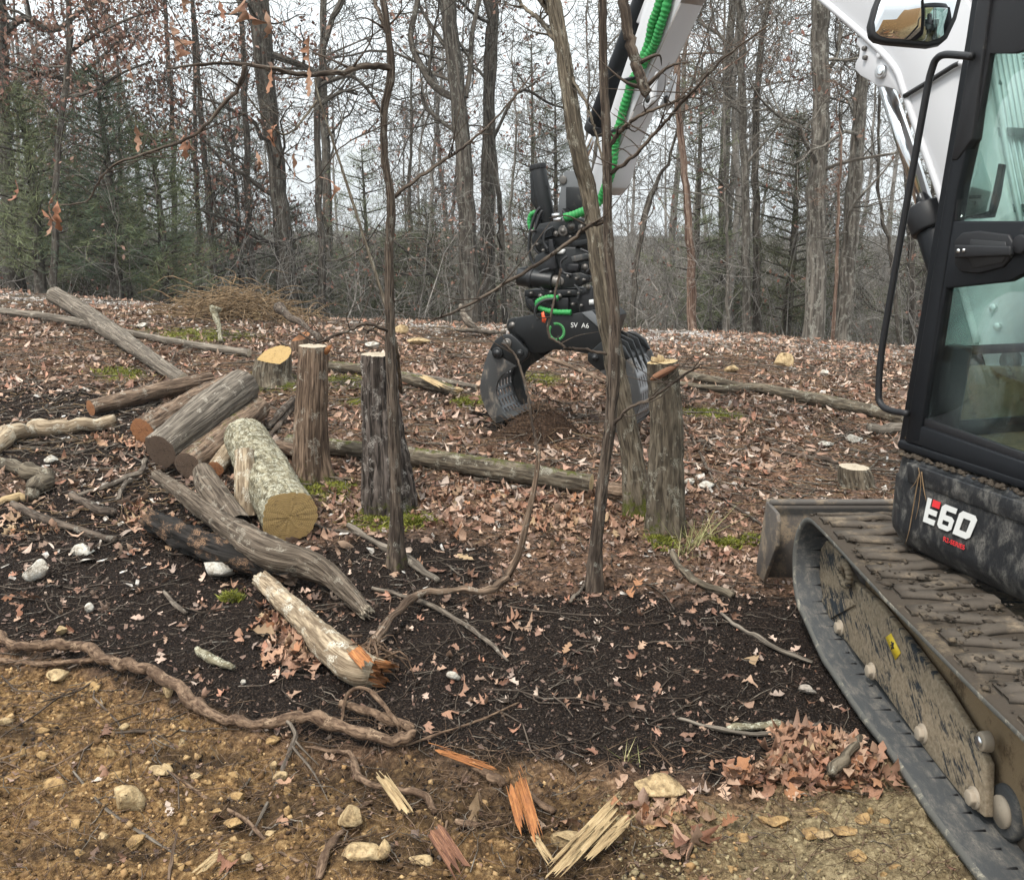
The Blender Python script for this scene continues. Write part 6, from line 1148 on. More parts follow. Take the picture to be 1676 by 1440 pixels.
LC = [('red-brown oak leaf in the drift beside the torn limb', [(455, 1010, 40, 25, 16), (470, 1065, 35, 22, 18), (505, 1090, 35, 20, 14), (560, 965, 25, 18, 6), (400, 965, 30, 14, 8)], 'drift beside the torn limb', .42, .04),
 ('dry oak leaf in the drift against the excavator track', [(1330, 1230, 55, 28, 34), (1400, 1265, 45, 22, 22), (1280, 1280, 50, 18, 16), (1210, 1270, 40, 16, 10), (1440, 1285, 30, 14, 8)], 'leaf drift against the track', .5, .05),
 ('pinkish oak leaf in the patch below the log pile', [(330, 800, 40, 14, 7), (390, 790, 40, 14, 6), (430, 690, 30, 10, 4), (250, 845, 45, 18, 12), (300, 890, 40, 14, 8), (215, 905, 35, 10, 9), (275, 815, 30, 14, 6), (330, 870, 25, 12, 5)], 'leaf patch below the log pile', .3, .02),
 ('brown oak leaf beside the sawn ends of the pile', [(190, 715, 45, 16, 14), (215, 745, 30, 12, 8), (150, 730, 25, 10, 4)], 'leaves by the sawn log ends', .4, .03),
 ('large curled leaf before the fallen mossy trunk', [(740, 810, 70, 18, 14), (850, 825, 60, 22, 16), (560, 770, 50, 20, 8), (590, 720, 40, 14, 6), (900, 870, 50, 20, 10), (960, 825, 40, 18, 8), (1010, 870, 30, 16, 6), (700, 790, 30, 12, 6), (790, 860, 50, 18, 8)], 'leaves before the fallen trunk', .45, .03),
 ('scattered oak leaf lying on the dark bare soil', [(640, 965, 40, 25, 6), (700, 920, 60, 30, 6), (880, 970, 90, 30, 8), (1010, 960, 50, 20, 6), (735, 1150, 40, 25, 4), (900, 1080, 120, 50, 7), (1180, 960, 60, 30, 4), (1220, 1080, 30, 60, 5), (1215, 1140, 20, 15, 2), (1140, 1200, 60, 15, 3), (830, 1030, 60, 30, 4)], 'oak leaves on the dark soil', .25, .0),
 ('oak leaf at the left edge of the black soil', [(40, 855, 40, 18, 9), (20, 895, 25, 14, 5), (20, 985, 20, 20, 3), (60, 1000, 40, 20, 3)], 'leaves at the left edge', .35, .02),
 ('dull oak leaf lying on the dug clay', [(480, 1295, 20, 18, 2), (460, 1340, 25, 15, 2), (390, 1420, 20, 12, 2), (1080, 1330, 50, 20, 8), (1180, 1355, 25, 15, 2), (1010, 1345, 40, 25, 5), (180, 1200, 20, 8, 2), (850, 1330, 120, 40, 5), (1130, 1385, 60, 20, 3), (1100, 1400, 50, 20, 3)], 'leaves on the dug clay', .4, .02)]
for lb, cl_s, gr_, tl, upz in LC:
    for (u, v, su, sv, n_) in cl_s:
        for q in range(max(1, int(n_ * .68))):
            a, b = u + rs.normal(0, su * .62), v + rs.normal(0, sv * .62)
            if a > 838 + (1289 - 838) * (.9) and a > 1275 + (b - 985) * .70 and b > 985: a -= 60
            p = gp(a, b); p[2] = float(gz(p[0], p[1])); leaf_at(p, rs.uniform(.06, .125), rs, lb, gr_, tl, rs.uniform(0, upz))
# the litter nobody could count: low leaves, crumbs, chips, twigs
def scatter(n, y0, y1, rs_, pw=1.0, xk=.62, x0=1.3):
    y = y0 + (y1 - y0) * rs_.uniform(0, 1, n) ** pw; x = rs_.uniform(-1, 1, n) * (x0 + xk * y); return x, y
def blkf(x, y):
    b_ = 0 * x
    for b in BLACK: b_ = np.maximum(b_, blob(x, y, *b))
    return np.clip(b_ * 1.5, 0, 1)
def mossf(x, y):
    b_ = 0 * x
    for b in MOSS: b_ = np.maximum(b_, blob(x, y, *b))
    return b_
def under(x, y): return (x > 1.36) & (x < 3.4) & (y < 4.3) & (y > 1.6)
def multi(name, protoV, protoF, X, Y, S, mat, seed, tilt=.4, lift=0.0, label=None, flat_=None, zoff=None):
    """many copies of a few low shapes merged into one stuff mesh"""
    rs_ = np.random.RandomState(seed); N = len(X); Z = gz(X, Y) + lift; vs_, fs_, rn, n0 = [], [], [], 0; pick = rs_.randint(0, len(protoV), N)
    for q in range(len(protoV)):
        m_ = pick == q; k = m_.sum()
        if not k: continue
        pv = protoV[q]; ya = rs_.uniform(0, 6.283, k); ta, tb = rs_.normal(0, tilt, k), rs_.normal(0, tilt, k)
        ca, sa = np.cos(ya), np.sin(ya); c1, s1 = np.cos(ta), np.sin(ta); c2, s2 = np.cos(tb), np.sin(tb)
        x, y, z = (pv[None, :, i] * S[m_][:, None] for i in range(3))
        y, z = y * c1[:, None] - z * s1[:, None], y * s1[:, None] + z * c1[:, None]; x, z = x * c2[:, None] + z * s2[:, None], -x * s2[:, None] + z * c2[:, None]
        x, y = x * ca[:, None] - y * sa[:, None], x * sa[:, None] + y * ca[:, None]
        P = np.stack([x + X[m_][:, None], y + Y[m_][:, None], z + Z[m_][:, None]], -1); nv = len(pv); vs_.append(P.reshape(-1, 3))
        fs_.append((protoF[q][None] + (np.arange(k) * nv)[:, None, None] + n0).reshape(-1, protoF[q].shape[1])); rn.append(np.repeat(rs_.uniform(0, 1, k), nv)); n0 += k * nv
    me = np_mesh(name, np.vstack(vs_), fs_, {'rnd': np.concatenate(rn)}, False); o = put(name, me, mat); return tag(o, label, name.split('_')[-1], kind='stuff')
rs = np.random.RandomState(33)
lowV, lowF, midV, midF = [], [], [], []
for q in range(8):
    V, F = leaf_geo(50 + q, 4); lowV.append(V); lowF.append(F); V, F = leaf_geo(70 + q, 9); midV.append(V); midF.append(F)
X, Y = scatter(34000, 5.0, 14.0, rs, .9); k = (rs.uniform(0, 1, len(X)) < .95 - .8 * blkf(X, Y) * (Y < 8)) & ~under(X, Y) & (fbm(X * 1.1, Y * 1.1, 0, 61, 3) + rs.uniform(-.13, .13, len(X)) > .40) & (mossf(X, Y) < rs.uniform(.25, 1, len(X))); X, Y = X[k], Y[k]
multi('leaf_litter', lowV, lowF, X, Y, rs.uniform(.04, .125, len(X)), M['litter_leaf'], 1, .5, .012, 'carpet of pinkish-brown dead leaves covering the slope')
X, Y = scatter(9000, 2.3, 6.2, rs, .8); cw = clay_w(X, Y); k = (rs.uniform(0, 1, len(X)) < .85 - .72 * blkf(X, Y) - .75 * cw) & ~under(X, Y); X, Y = X[k], Y[k]
multi('leaf_litter', midV, midF, X, Y, rs.uniform(.02, .08, len(X)), M['litter_leaf'], 2, .5, .006, 'smaller curled and broken leaves on the near ground')
dx_, dy_ = [], []
for (u, v, su, sv, n_) in [(1335, 1232, 60, 24, 110), (1400, 1265, 40, 18, 60), (1270, 1275, 60, 16, 50), (455, 1015, 35, 22, 40), (480, 1070, 35, 20, 45), (240, 850, 45, 16, 35), (190, 720, 45, 14, 40), (760, 815, 90, 18, 70), (880, 850, 80, 22, 70), (980, 850, 50, 20, 40), (590, 800, 50, 25, 30), (1090, 1335, 60, 14, 25), (40, 870, 40, 20, 25), (280, 690, 40, 10, 20)]:
    for q in range(n_):
        a, b = u + rs.normal(0, su * .7), v + rs.normal(0, sv * .7)
        if a > 1275 + (b - 985) * .70 - 12 and b > 985: continue
        p = gp(a, b); dx_.append(p[0]); dy_.append(p[1])
dx_, dy_ = np.array(dx_), np.array(dy_); multi('leaf_drift', midV, midF, dx_, dy_, rs.uniform(.05, .11, len(dx_)), M['oak_leaf'], 22, .55, .014, 'matted underlayer of curled oak leaves in the drifts')
# fragments: flat chips
chV = [np.array([[-.5, -.2, 0], [.45, -.3, .06], [.5, .25, 0], [-.35, .3, .1]]), np.array([[-.6, -.1, 0], [.5, -.16, .03], [.6, .1, .05], [-.5, .14, 0]]), np.array([[-.4, -.4, 0], [.4, -.2, .12], [.2, .45, 0], [-.3, .2, .06]])]; chF = [np.array([[0, 1, 2, 3]])] * 3
X, Y = scatter(80000, 2.2, 11, rs, .75); cw = clay_w(X, Y); k = (rs.uniform(0, 1, len(X)) < .9 - .6 * cw - .55 * blkf(X, Y)) & ~under(X, Y); X, Y = X[k], Y[k]
multi('leaf_crumbs', chV, chF, X, Y, np.exp(rs.normal(-4.3, .45, len(X))) * (.75 + .1 * Y), M['leaf_crumb'], 3, .5, .004, 'crumbled leaf and bark fragments over the soil')
# soil crumbs
crV = [IC1V * np.random.RandomState(q).uniform(.6, 1.15, (len(IC1V), 1)) * [1, .85, .7] for q in range(4)]; octV = np.array([[1, 0, 0], [-1, .1, 0], [0, 1, .1], [.1, -1, 0], [0, .1, .8], [0, 0, -.8]], float); octF = np.array([[0, 2, 4], [2, 1, 4], [1, 3, 4], [3, 0, 4], [2, 0, 5], [1, 2, 5], [3, 1, 5], [0, 3, 5]])
ocV = [octV * np.random.RandomState(q + 9).uniform(.6, 1.2, (6, 1)) for q in range(5)]
X, Y = scatter(46000, 2.2, 6.5, rs, .8); k = (rs.uniform(0, 1, len(X)) < .15 + .85 * np.maximum(blkf(X, Y), pitf(X, Y) * clay_w(X, Y))) & ~under(X, Y) & ((clay_w(X, Y) < .4) | (pitf(X, Y) > .5)); X, Y = X[k], Y[k]
multi('soil_crumbs', ocV, [octF] * 5, X, Y, np.clip(np.exp(rs.normal(-5.15, .45, len(X))), 0, .016), M['black_crumb'], 4, .6, .0, 'loose black crumbs of burnt soil')
X, Y = scatter(42000, 2.1, 4.3, rs, .8); k = (clay_w(X, Y) > .55) & ~under(X, Y) & (X < .5 + .5 * rs.uniform(-1, 1, len(X))) & (rs.uniform(0, 1, len(X)) > .85 * pitf(X, Y)); X, Y = X[k], Y[k]
multi('clay_crumbs', ocV, [octF] * 5, X, Y, np.clip(np.exp(rs.normal(-5.0, .55, len(X))), 0, .02), M['clay_crumb'], 5, .7, .0, 'loose ochre crumbs of dug clay')
X, Y = scatter(24000, 2.1, 3.4, rs, .8); k = (clay_w(X, Y) > .5) & ~under(X, Y) & (X > .3); X, Y = X[k], Y[k]
multi('olive_crumbs', ocV, [octF] * 5, X, Y, np.clip(np.exp(rs.normal(-5.15, .5, len(X))), 0, .017), M['olive_crumb'], 6, .7, .0, 'loose olive clay crumbs before the track')
rock_mat('chip_pale', (.58, .55, .51), (.33, .29, .25), (.12, .09, .07))
# chalky chips along the crest
X, Y = scatter(6000, 10.8, 13.8, rs, .7, .75); multi('stone_chips', ocV, [octF * 1] * 5, X, Y, np.exp(rs.normal(-3.7, .4, len(X))) * .8, M['chip_pale'], 7, .3, .0, 'pale stone chips and bark strewn along the crest')
X, Y = scatter(1600, 4.5, 11, rs, .9); k = ~under(X, Y); X, Y = X[k], Y[k]; multi('pale_chips', chV, chF, X, Y, np.exp(rs.normal(-3.2, .4, len(X))), M['chip_pale'], 8, .4, .01, 'pale wood chips and stones among the leaves')
# twigs
def twig_stuff(name, n, y0, y1, rs_, rad, ln, mat, label, kf=None):
    X, Y = scatter(n, y0, y1, rs_, .85); k = ~under(X, Y) if kf is None else (~under(X, Y) & kf(X, Y)); X, Y = X[k], Y[k]; n = len(X); a = rs_.uniform(0, 6.283, n); L_ = np.exp(rs_.normal(math.log(ln), .5, n)); lines = []
    t_ = np.linspace(-.5, .5, 5); bx = X[:, None] + np.cos(a)[:, None] * L_[:, None] * t_ + rs_.normal(0, .06, (n, 5)) * L_[:, None]; by = Y[:, None] + np.sin(a)[:, None] * L_[:, None] * t_ + rs_.normal(0, .06, (n, 5)) * L_[:, None]
    bz = gz(bx.ravel(), by.ravel()).reshape(n, 5); bz = bz * .5 + bz.max(1, keepdims=True) * .5 + rs_.uniform(.0, .02, (n, 1)) + rs_.normal(0, .03, (n, 1)) * t_[None] * L_[:, None]
    R_ = (rs_.uniform(.5, 1.4, n) * rad)[:, None] * np.array([1, .95, .85, .7, .4])[None]; P = np.stack([bx, by, bz], -1); V, F, B = tubes(list(zip(P, R_)), 3)
    return tag(put(name, np_mesh(name, V, [F], {'bc': B, 'moss': np.zeros(len(V))}, True), M[mat]), label, 'twigs', kind='stuff')
twig_stuff('twig_litter', 3600, 2.3, 7.5, rs, .0019, .085, 'twig_bark', 'thin pale twigs littering the near ground')
twig_stuff('twig_litter', 3800, 6, 13.5, rs, .006, .34, 'twig_bark', 'thin pale sticks littering the far slope')
twig_stuff('pine_straw', 5200, 5.2, 13, rs, .0032, .17, 'straw', 'pale straw and thin stalks strewn over the slope')
twig_stuff('root_hairs', 2600, 2.2, 3.6, rs, .0014, .13, 'root_skin', 'fine torn rootlets in the dug clay', lambda x, y: edge_d(x, y) > -.25)
twig_stuff('dark_twigs', 1500, 3, 12, rs, .004, .3, 'bark_dark', 'dark thin sticks among the leaves')
# moss and grass
def blades(name, spots, n, h_, mat, label, seed, wd=.25, spread=.5):
    rs_ = np.random.RandomState(seed); vs_, fs_, rn = [], [], []; i0 = 0
    for (u, v, ru, rv) in spots:
        c = gp(u, v); m_ = n if np.isscalar(n) else n; X = c[0] + rs_.normal(0, ru * .5, m_); Y = c[1] + rs_.normal(0, rv * .5, m_); Z = gz(X, Y); a = rs_.uniform(0, 6.28, m_); H_ = h_ * rs_.uniform(.5, 1.3, m_)
        base = np.stack([X, Y, Z], 1); s = np.stack([np.cos(a), np.sin(a), 0 * a], 1) * (H_ * wd)[:, None]; tip = base + np.stack([rs_.normal(0, spread, m_) * H_, rs_.normal(0, spread, m_) * H_, H_], 1)
        V = np.stack([base - s, base + s, tip], 1).reshape(-1, 3); vs_.append(V); fs_.append(np.arange(3 * m_).reshape(-1, 3) + i0); rn.append(np.repeat(rs_.uniform(0, 1, m_), 3)); i0 += 3 * m_
    return tag(put(name, np_mesh(name, np.vstack(vs_), fs_, {'rnd': np.concatenate(rn)}), M[mat]), label, name.split('_')[-1], kind='stuff')
blades('moss', [(612, 845, .12, .10), (530, 800, .16, .12), (680, 850, .12, .08), (1082, 885, .06, .10), (1150, 672, .25, .12), (1190, 682, .15, .1), (880, 620, .18, .2), (1235, 880, .06, .05), (1190, 885, .07, .05), (770, 655, .14, .12), (560, 622, .3, .16), (440, 620, .3, .2), (320, 545, .6, .25), (380, 975, .04, .03), (195, 608, .2, .15), (345, 552, .4, .2)], 1500, .022, 'moss_blade', 'bright yellow-green moss cushions at stump feet and on the slope', 3, spread=.8)
blades('grass', [(1135, 890, .05, .05), (1150, 880, .06, .05), (1120, 905, .05, .05)], 26, .16, 'grass_blade', 'thin tuft of pale grass at the double stump', 4, .02, .6)
blades('dry_grass', [(1030, 1245, .03, .03), (400, 495, .5, .3), (380, 490, .5, .3)], 16, .06, 'grass_blade', 'dry straw tufts on the ground', 5, .03, .6)
# brush heap on the left crest
rs = np.random.RandomState(8); c = gp(388, 520); lines = []
for q in range(620):
    p = c + [rs.normal(0, .40), rs.normal(0, .3), 0]; p[2] = float(zg(p[0], p[1])) + abs(rs.normal(0, .2)) * max(.1, 1 - abs(p[0] - c[0]) / 1.3); a = rs.uniform(0, 6.28); L_ = rs.uniform(.2, .7); d = np.array([math.cos(a), math.sin(a) * .6, rs.uniform(-.1, .5)])
    lines.append((spline([p, p + d * L_ * .5 + rs.normal(0, .04, 3), p + d * L_ + [0, 0, -.08]], 6), np.linspace(.008, .002, 6)))
V, F, B = tubes(lines, 3); tag(put('brush_heap', np_mesh('brush_heap', V - c, [F], {'bc': B, 'moss': np.zeros(len(V))}), M['straw'], None, c), 'low heap of tangled brown brushwood on the left crest', 'brush')
# dry leaves still hanging on the sapling's limbs
for q, (u, v, s) in enumerate([(285, 70, .16), (226, 228, .12), (306, 222, .14), (303, 240, .12), (402, 15, .17), (438, 45, .12), (443, 132, .12), (505, 85, .13), (506, 135, .13), (480, 275, .13), (448, 218, .11), (545, 302, .12), (297, 2, .12), (80, 340, .13), (95, 355, .14), (85, 365, .12), (424, 268, .09), (30, 316, .10), (362, 20, .1), (215, 118, .09)]):
    o = bpy.data.objects.new('dry_leaf', LEAVES[q % 12].copy()); o.data.materials.clear(); o.data.materials.append(M['hanging_leaf']); C.objects.link(o); o.parent = sap; p = aty(u, v, yS - .5 + .02 * (q % 5)) - org(sap)
    o.matrix_local = Matrix.Translation(Vector(p)) @ rotm(q * 1.7, 0, 0) @ Matrix.Rotation(R(80 + 15 * math.sin(q)), 4, 'Y') @ Matrix.Diagonal((s, s * .62, s, 1))
# ================================================================ FOREST
def branch(rng, p, d, L_, r, lvl, lines, tips, cfg):
    k = (9, 8, 6, 5, 4)[lvl]; P = [p]; d = d / np.linalg.norm(d); st = L_ / (k - 1)
    for q in range(k - 1):
        d = d + rng.normal(0, cfg['gn'], 3) + np.array([0, 0, cfg['up']]); d = d / np.linalg.norm(d); P.append(P[-1] + d * st)
    P = np.array(P); rr = r * np.linspace(1, .28, k); lines[min(lvl, 4)].append((P, np.clip(rr, cfg['rmin'], None)))
    tips.append((P[-1], d))
    if lvl >= cfg['maxl']: return
    for q in range(cfg['kids'][lvl]):
        f = rng.uniform(.22, 1.0); i = min(int(f * (k - 1)), k - 2); pp = P[i] + (P[i + 1] - P[i]) * (f * (k - 1) - i); t_ = P[i + 1] - P[i]; t_ = t_ / np.linalg.norm(t_)
        s = rng.normal(0, 1, 3); s = s - t_ * (s @ t_); s = s / (np.linalg.norm(s) + 1e-9); nd = t_ * rng.uniform(.35, .9) + s * rng.uniform(.6, 1.0)
        branch(rng, pp, nd, L_ * rng.uniform(.35, .62), max(rr[i] * rng.uniform(.4, .62), cfg['rmin']), lvl + 1, lines, tips, cfg)
CFG = dict(gn=.22, up=.05, rmin=.0036, maxl=4, kids=(0, 6, 4, 3))
def leaf_quads(tips, rng, per, size, frac):
    V, F, rn = [], [], []; n0 = 0
    for p, d in tips:
        if rng.uniform() > frac: continue
        for q in range(per):
            c = p + rng.normal(0, .09, 3); a = rng.normal(0, 1, 3); a[2] -= .8; a /= np.linalg.norm(a); b = np.cross(a, rng.normal(0, 1, 3)); b /= np.linalg.norm(b) + 1e-9; s = size * rng.uniform(.6, 1.3); n_ = np.cross(a, b)
            V += [c, c + a * s * .5 + b * s * .28 + n_ * s * .1, c + a * s, c + a * s * .55 - b * s * .26 + n_ * s * .08]; F.append([n0, n0 + 1, n0 + 2, n0 + 3]); n0 += 4; rn += [rng.uniform()] * 4
    return np.array(V), np.array(F), np.array(rn)
def build_tree(name, label, trunk, bark, seed, nl=12, z0=1.2, LL=2.2, cat='tree', group=None, leaves=0.0, cfg=CFG, base=None, per=4, sides=10, limbs=(), lsize=.11, top=True, zmax=7.5):
    """trunk rows (x,y,z,r) from the ground up, world coordinates"""
    rng = np.random.RandomState(seed); T = np.array(trunk, float); T = spline(T, 26); base = T[0, :3].copy() if base is None else base; root = empty(name, base, label, cat, group)
    Q = T[:, :3] - base; Q[1:, :2] += rng.normal(0, .012, (25, 2)); rr = T[:, 3] * (1 + rng.uniform(-.05, .05, 26)); rr[0] *= 1.25
    V, bc = wood_skin(Q, rr, sides + 6, .012, 6, seed, .12, .06); k, n = V.shape[:2]; i = np.arange(k - 1)[:, None] * n + np.arange(n)[None]; j = np.arange(k - 1)[:, None] * n + (np.arange(n)[None] + 1) % n
    put('trunk', np_mesh('trunk', V.reshape(-1, 3), [np.stack([i, j, j + n, i + n], -1).reshape(-1, 4)], {'bc': bc.reshape(-1, 3), 'moss': .5 * np.exp(-V[..., 2].ravel() / .5)}, True), M[bark], root)
    lines = [[] for _ in range(5)]; tips = []
    for pl_ in limbs:       # traced limbs: rows (x,y,z,r)
        S = spline(np.array(pl_), 14); S[:, :3] -= base; lines[1].append((S[:, :3], S[:, 3]))
        for q in range(7): i_ = rng.randint(4, 14); branch(rng, S[i_, :3], rng.normal(0, 1, 3) + [0, 0, .4], LL * rng.uniform(.3, .6), S[i_, 3] * .5, 2, lines, tips, cfg)
    H_ = Q[-1, 2]
    for q in range(nl):
        z = rng.uniform(z0, min(H_, zmax)) ; f = np.interp(z, Q[:, 2], np.arange(26)); i_ = min(int(f), 24); p = Q[i_] + (Q[i_ + 1] - Q[i_]) * (f - i_); a = rng.uniform(0, 6.283); d = np.array([math.cos(a), math.sin(a), rng.uniform(.1, .9)])
        branch(rng, p, d, LL * rng.uniform(.5, 1.1), rr[i_] * rng.uniform(.16, .34), 1, lines, tips, cfg)
    if top: branch(rng, Q[-1], np.array([0, 0, 1.]), LL, rr[-1] * .9, 1, lines, tips, cfg)
    crown_from(lines, tips, root, bark, rng, leaves, per, lsize); return root
def crown_from(lines, tips, root, bark, rng, leaves, per=4, lsize=.11, lmat='tree_leaf'):
    vs_, fs_, bs_, n0 = [], [], [], 0
    for lv, sd in ((1, 6), (2, 4), (3, 3), (4, 3)):
        if not lines[lv]: continue
        V, F, B = tubes(lines[lv], sd); vs_.append(V); fs_.append(F + n0); bs_.append(B); n0 += len(V)
    if vs_: V = np.vstack(vs_); put('crown', np_mesh('crown', V, [np.vstack(fs_)], {'bc': np.vstack(bs_), 'moss': np.zeros(len(V))}, True), M[bark], root)
    if leaves:
        V, F, rn = leaf_quads(tips, rng, per, lsize, leaves)
        if len(V): put('leaves', np_mesh('leaves', V, [F], {'rnd': rn}), M[lmat], root)
def tr(pp, y, ws, top_z=8.5):
    """trace a trunk: pixel rows from top to base, at distance y, widths in px"""
    rows = []
    for (u, v), w_ in zip(pp, ws): p = aty(u, v, y); rows.append([*p, .84 * w_ / FPX * y / 2])
    rows = rows[::-1]; b = rows[0]; zb = float(zg(b[0], b[1])) - .1; d = (np.array(rows[0]) - rows[1])
    if b[2] > zb: f = (b[2] - zb) / max(rows[1][2] - b[2], .1); rows.insert(0, [b[0] + d[0] * min(f, 2) * .5, b[1], zb, b[3] * 1.1])
    t_ = rows[-1]; d = np.array(rows[-1]) - rows[-2]
    if t_[2] < top_z: dz = top_z - t_[2]; rows.append([t_[0] + d[0] / max(d[2], .2) * dz * .6, t_[1] + .2, top_z, t_[3] * .55])
    return rows
def limb(pp, y, w0, w1):
    n = len(pp); return [[*aty(u, v, y + .15 * i), (w0 + (w1 - w0) * i / (n - 1)) / FPX * y / 2] for i, (u, v) in enumerate(pp)]
G_ = 'traced'
TREES = [
 ('tall dark oak with thin lichen and brown leaves, left of the centre sapling', tr([(418, -30), (428, 50), (437, 170), (452, 270), (462, 370), (474, 500)], 16.5, [36, 36, 34, 32, 34, 40]), 'tree_bark', 9, 2.2, .35, [limb([(445, 90), (500, 110), (540, 130), (580, 120)], 16.5, 12, 5), limb([(432, 60), (400, 20), (380, -20)], 16.5, 10, 5)]),
 ('tall straight dark trunk with pale lichen spots, centre of the tree line', tr([(732, -30), (740, 60), (752, 190), (760, 300), (766, 400), (771, 515)], 15.5, [27, 29, 31, 33, 36, 42]), 'tree_bark', 7, 3.2, 0, [limb([(752, 165), (715, 145), (690, 110), (672, 65), (680, 20), (690, -30)], 15.5, 12, 9), limb([(762, 160), (770, 110), (772, 60), (782, 10), (785, -30)], 15.5, 9, 8), limb([(765, 230), (700, 180), (690, 140)], 15.5, 7, 5)]),
 ('slender dark tree left of the leaning pole', tr([(568, -30), (545, 30), (526, 100), (520, 200), (522, 330), (528, 500)], 15.8, [10, 12, 12, 14, 14, 17]), 'tree_bark', 8, 2.4, .1, [limb([(522, 140), (570, 125), (600, 145), (625, 185)], 15.8, 7, 4), limb([(520, 175), (560, 150), (585, 155)], 15.8, 7, 4)]),
 ('thick rough-barked trunk with white lichen bands near the boom', tr([(1342, -30), (1343, 60), (1342, 170), (1338, 300), (1335, 430), (1331, 575)], 13.8, [34, 34, 34, 36, 38, 44]), 'tree_bark_light', 10, 2.3, .18, [limb([(1345, 130), (1370, 90), (1375, 40)], 13.8, 9, 4)]),
 ('pale grey trunk right of the rough-barked trunk', tr([(1418, 40), (1410, 130), (1398, 290), (1388, 420), (1378, 575)], 14.2, [22, 24, 30, 32, 36]), 'tree_bark_light', 9, 2.4, 0, []),
 ('slim pale lichened trunk left of the rough-barked trunk', tr([(1208, -30), (1212, 60), (1216, 200), (1220, 330), (1224, 570)], 15, [13, 15, 16, 17, 20]), 'tree_bark_light', 9, 2.2, 0, [limb([(1215, 120), (1180, 60), (1150, 40), (1130, 0)], 15, 8, 4)]),
 ('slim dark trunk close beside the slim pale trunk', tr([(1262, -30), (1248, 60), (1238, 180), (1237, 330), (1240, 570)], 15.3, [11, 12, 14, 15, 17]), 'tree_bark', 9, 2.2, .1, []),
 ('reddish shaggy-barked cedar trunk right of the arm', tr([(1108, 150), (1117, 250), (1125, 340), (1130, 430), (1135, 565)], 14, [14, 14, 16, 18, 22], 6.2), 'tree_bark_red', 8, 1.8, 0, []),
 ('broken thin snag between the two thick trunks', tr([(1376, 225), (1372, 330), (1368, 450), (1362, 570)], 13.4, [5, 7, 8, 9], 3.4), 'tree_bark_red', 1, .5, 0, []),
 ('dark oak trunk at the left edge, full of brown leaves', tr([(-6, -30), (2, 100), (8, 220), (16, 330), (26, 450)], 15.5, [26, 27, 27, 28, 32]), 'tree_bark', 12, 3.0, .55, [limb([(5, 60), (40, 30), (90, 50), (130, 20), (180, -10)], 15.5, 12, 6), limb([(10, 150), (60, 120), (110, 130), (160, 100), (200, 60)], 15.5, 10, 5)]),
 ('thin straight dark trunk behind the pale hanging limb', tr([(268, -20), (274, 80), (284, 230), (285, 330), (287, 480)], 17, [8, 9, 10, 11, 12]), 'tree_bark', 8, 2.3, .3, []),
 ('thin dark trunk just left of the tall dark oak', tr([(393, -30), (398, 80), (402, 200), (408, 350), (414, 490)], 18, [10, 11, 13, 14, 16]), 'tree_bark', 8, 2.3, .3, []),
 ('short dark trunk under the dark pine', tr([(196, 300), (198, 360), (208, 450)], 17, [9, 11, 13], 4.2), 'tree_bark', 6, 1.6, .2, []),
 ('thin trunk among the pines right of the dark pine', tr([(320, 200), (322, 330), (328, 480)], 18, [8, 9, 11]), 'tree_bark', 8, 2.0, .25, []),
 ('crooked twin-stemmed tree left of the tiltrotator', tr([(790, -30), (803, 40), (795, 100), (800, 180), (812, 280), (820, 380), (826, 520)], 16.5, [9, 10, 11, 11, 11, 12, 13]), 'tree_bark', 8, 2.2, .15, [limb([(806, 230), (850, 150), (900, 170), (935, 180)], 16.5, 6, 3)]),
 ('forked tree with a burl seen right of the arm tip', tr([(1098, 250), (1078, 290), (1058, 340), (1048, 400), (1038, 470), (1032, 570)], 14.6, [7, 9, 14, 11, 11, 13], 5.0), 'tree_bark', 7, 1.8, 0, []),
 ('thin pale-footed tree right of the cedar trunk', tr([(1186, 200), (1188, 330), (1190, 450), (1193, 570)], 14.3, [6, 7, 8, 10]), 'tree_bark_light', 7, 1.9, 0, []),
 ('thin crooked tree behind the grab rail', tr([(1438, 180), (1440, 330), (1458, 420), (1478, 600)], 14.5, [6, 8, 9, 10]), 'tree_bark', 8, 2.0, .1, []),
 ('dark trunk behind the grab rail of the cab', tr([(1490, 120), (1485, 300), (1492, 450), (1495, 600)], 16, [12, 13, 14, 16]), 'tree_bark', 8, 2.2, 0, []),
 ('oak full of russet leaves above the dark pine', tr([(110, -30), (112, 90), (100, 200), (92, 300), (88, 450)], 14.0, [12, 12, 13, 14, 16]), 'tree_bark', 9, 2.2, .8, [limb([(108, 90), (150, 60), (190, 40), (240, 20)], 14, 7, 3), limb([(105, 160), (150, 150), (200, 120), (250, 100)], 14, 6, 3)])]
for i, (lb, trunk, bk, nl, LL, lv, lims) in enumerate(TREES):
    build_tree('oak_tree' if lv else 'bare_tree', lb, trunk, bk, 500 + i, nl, 1.4, LL, leaves=lv * (.6 if lv < .5 else 1.0), limbs=lims, per=5, lsize=.085, group=None)
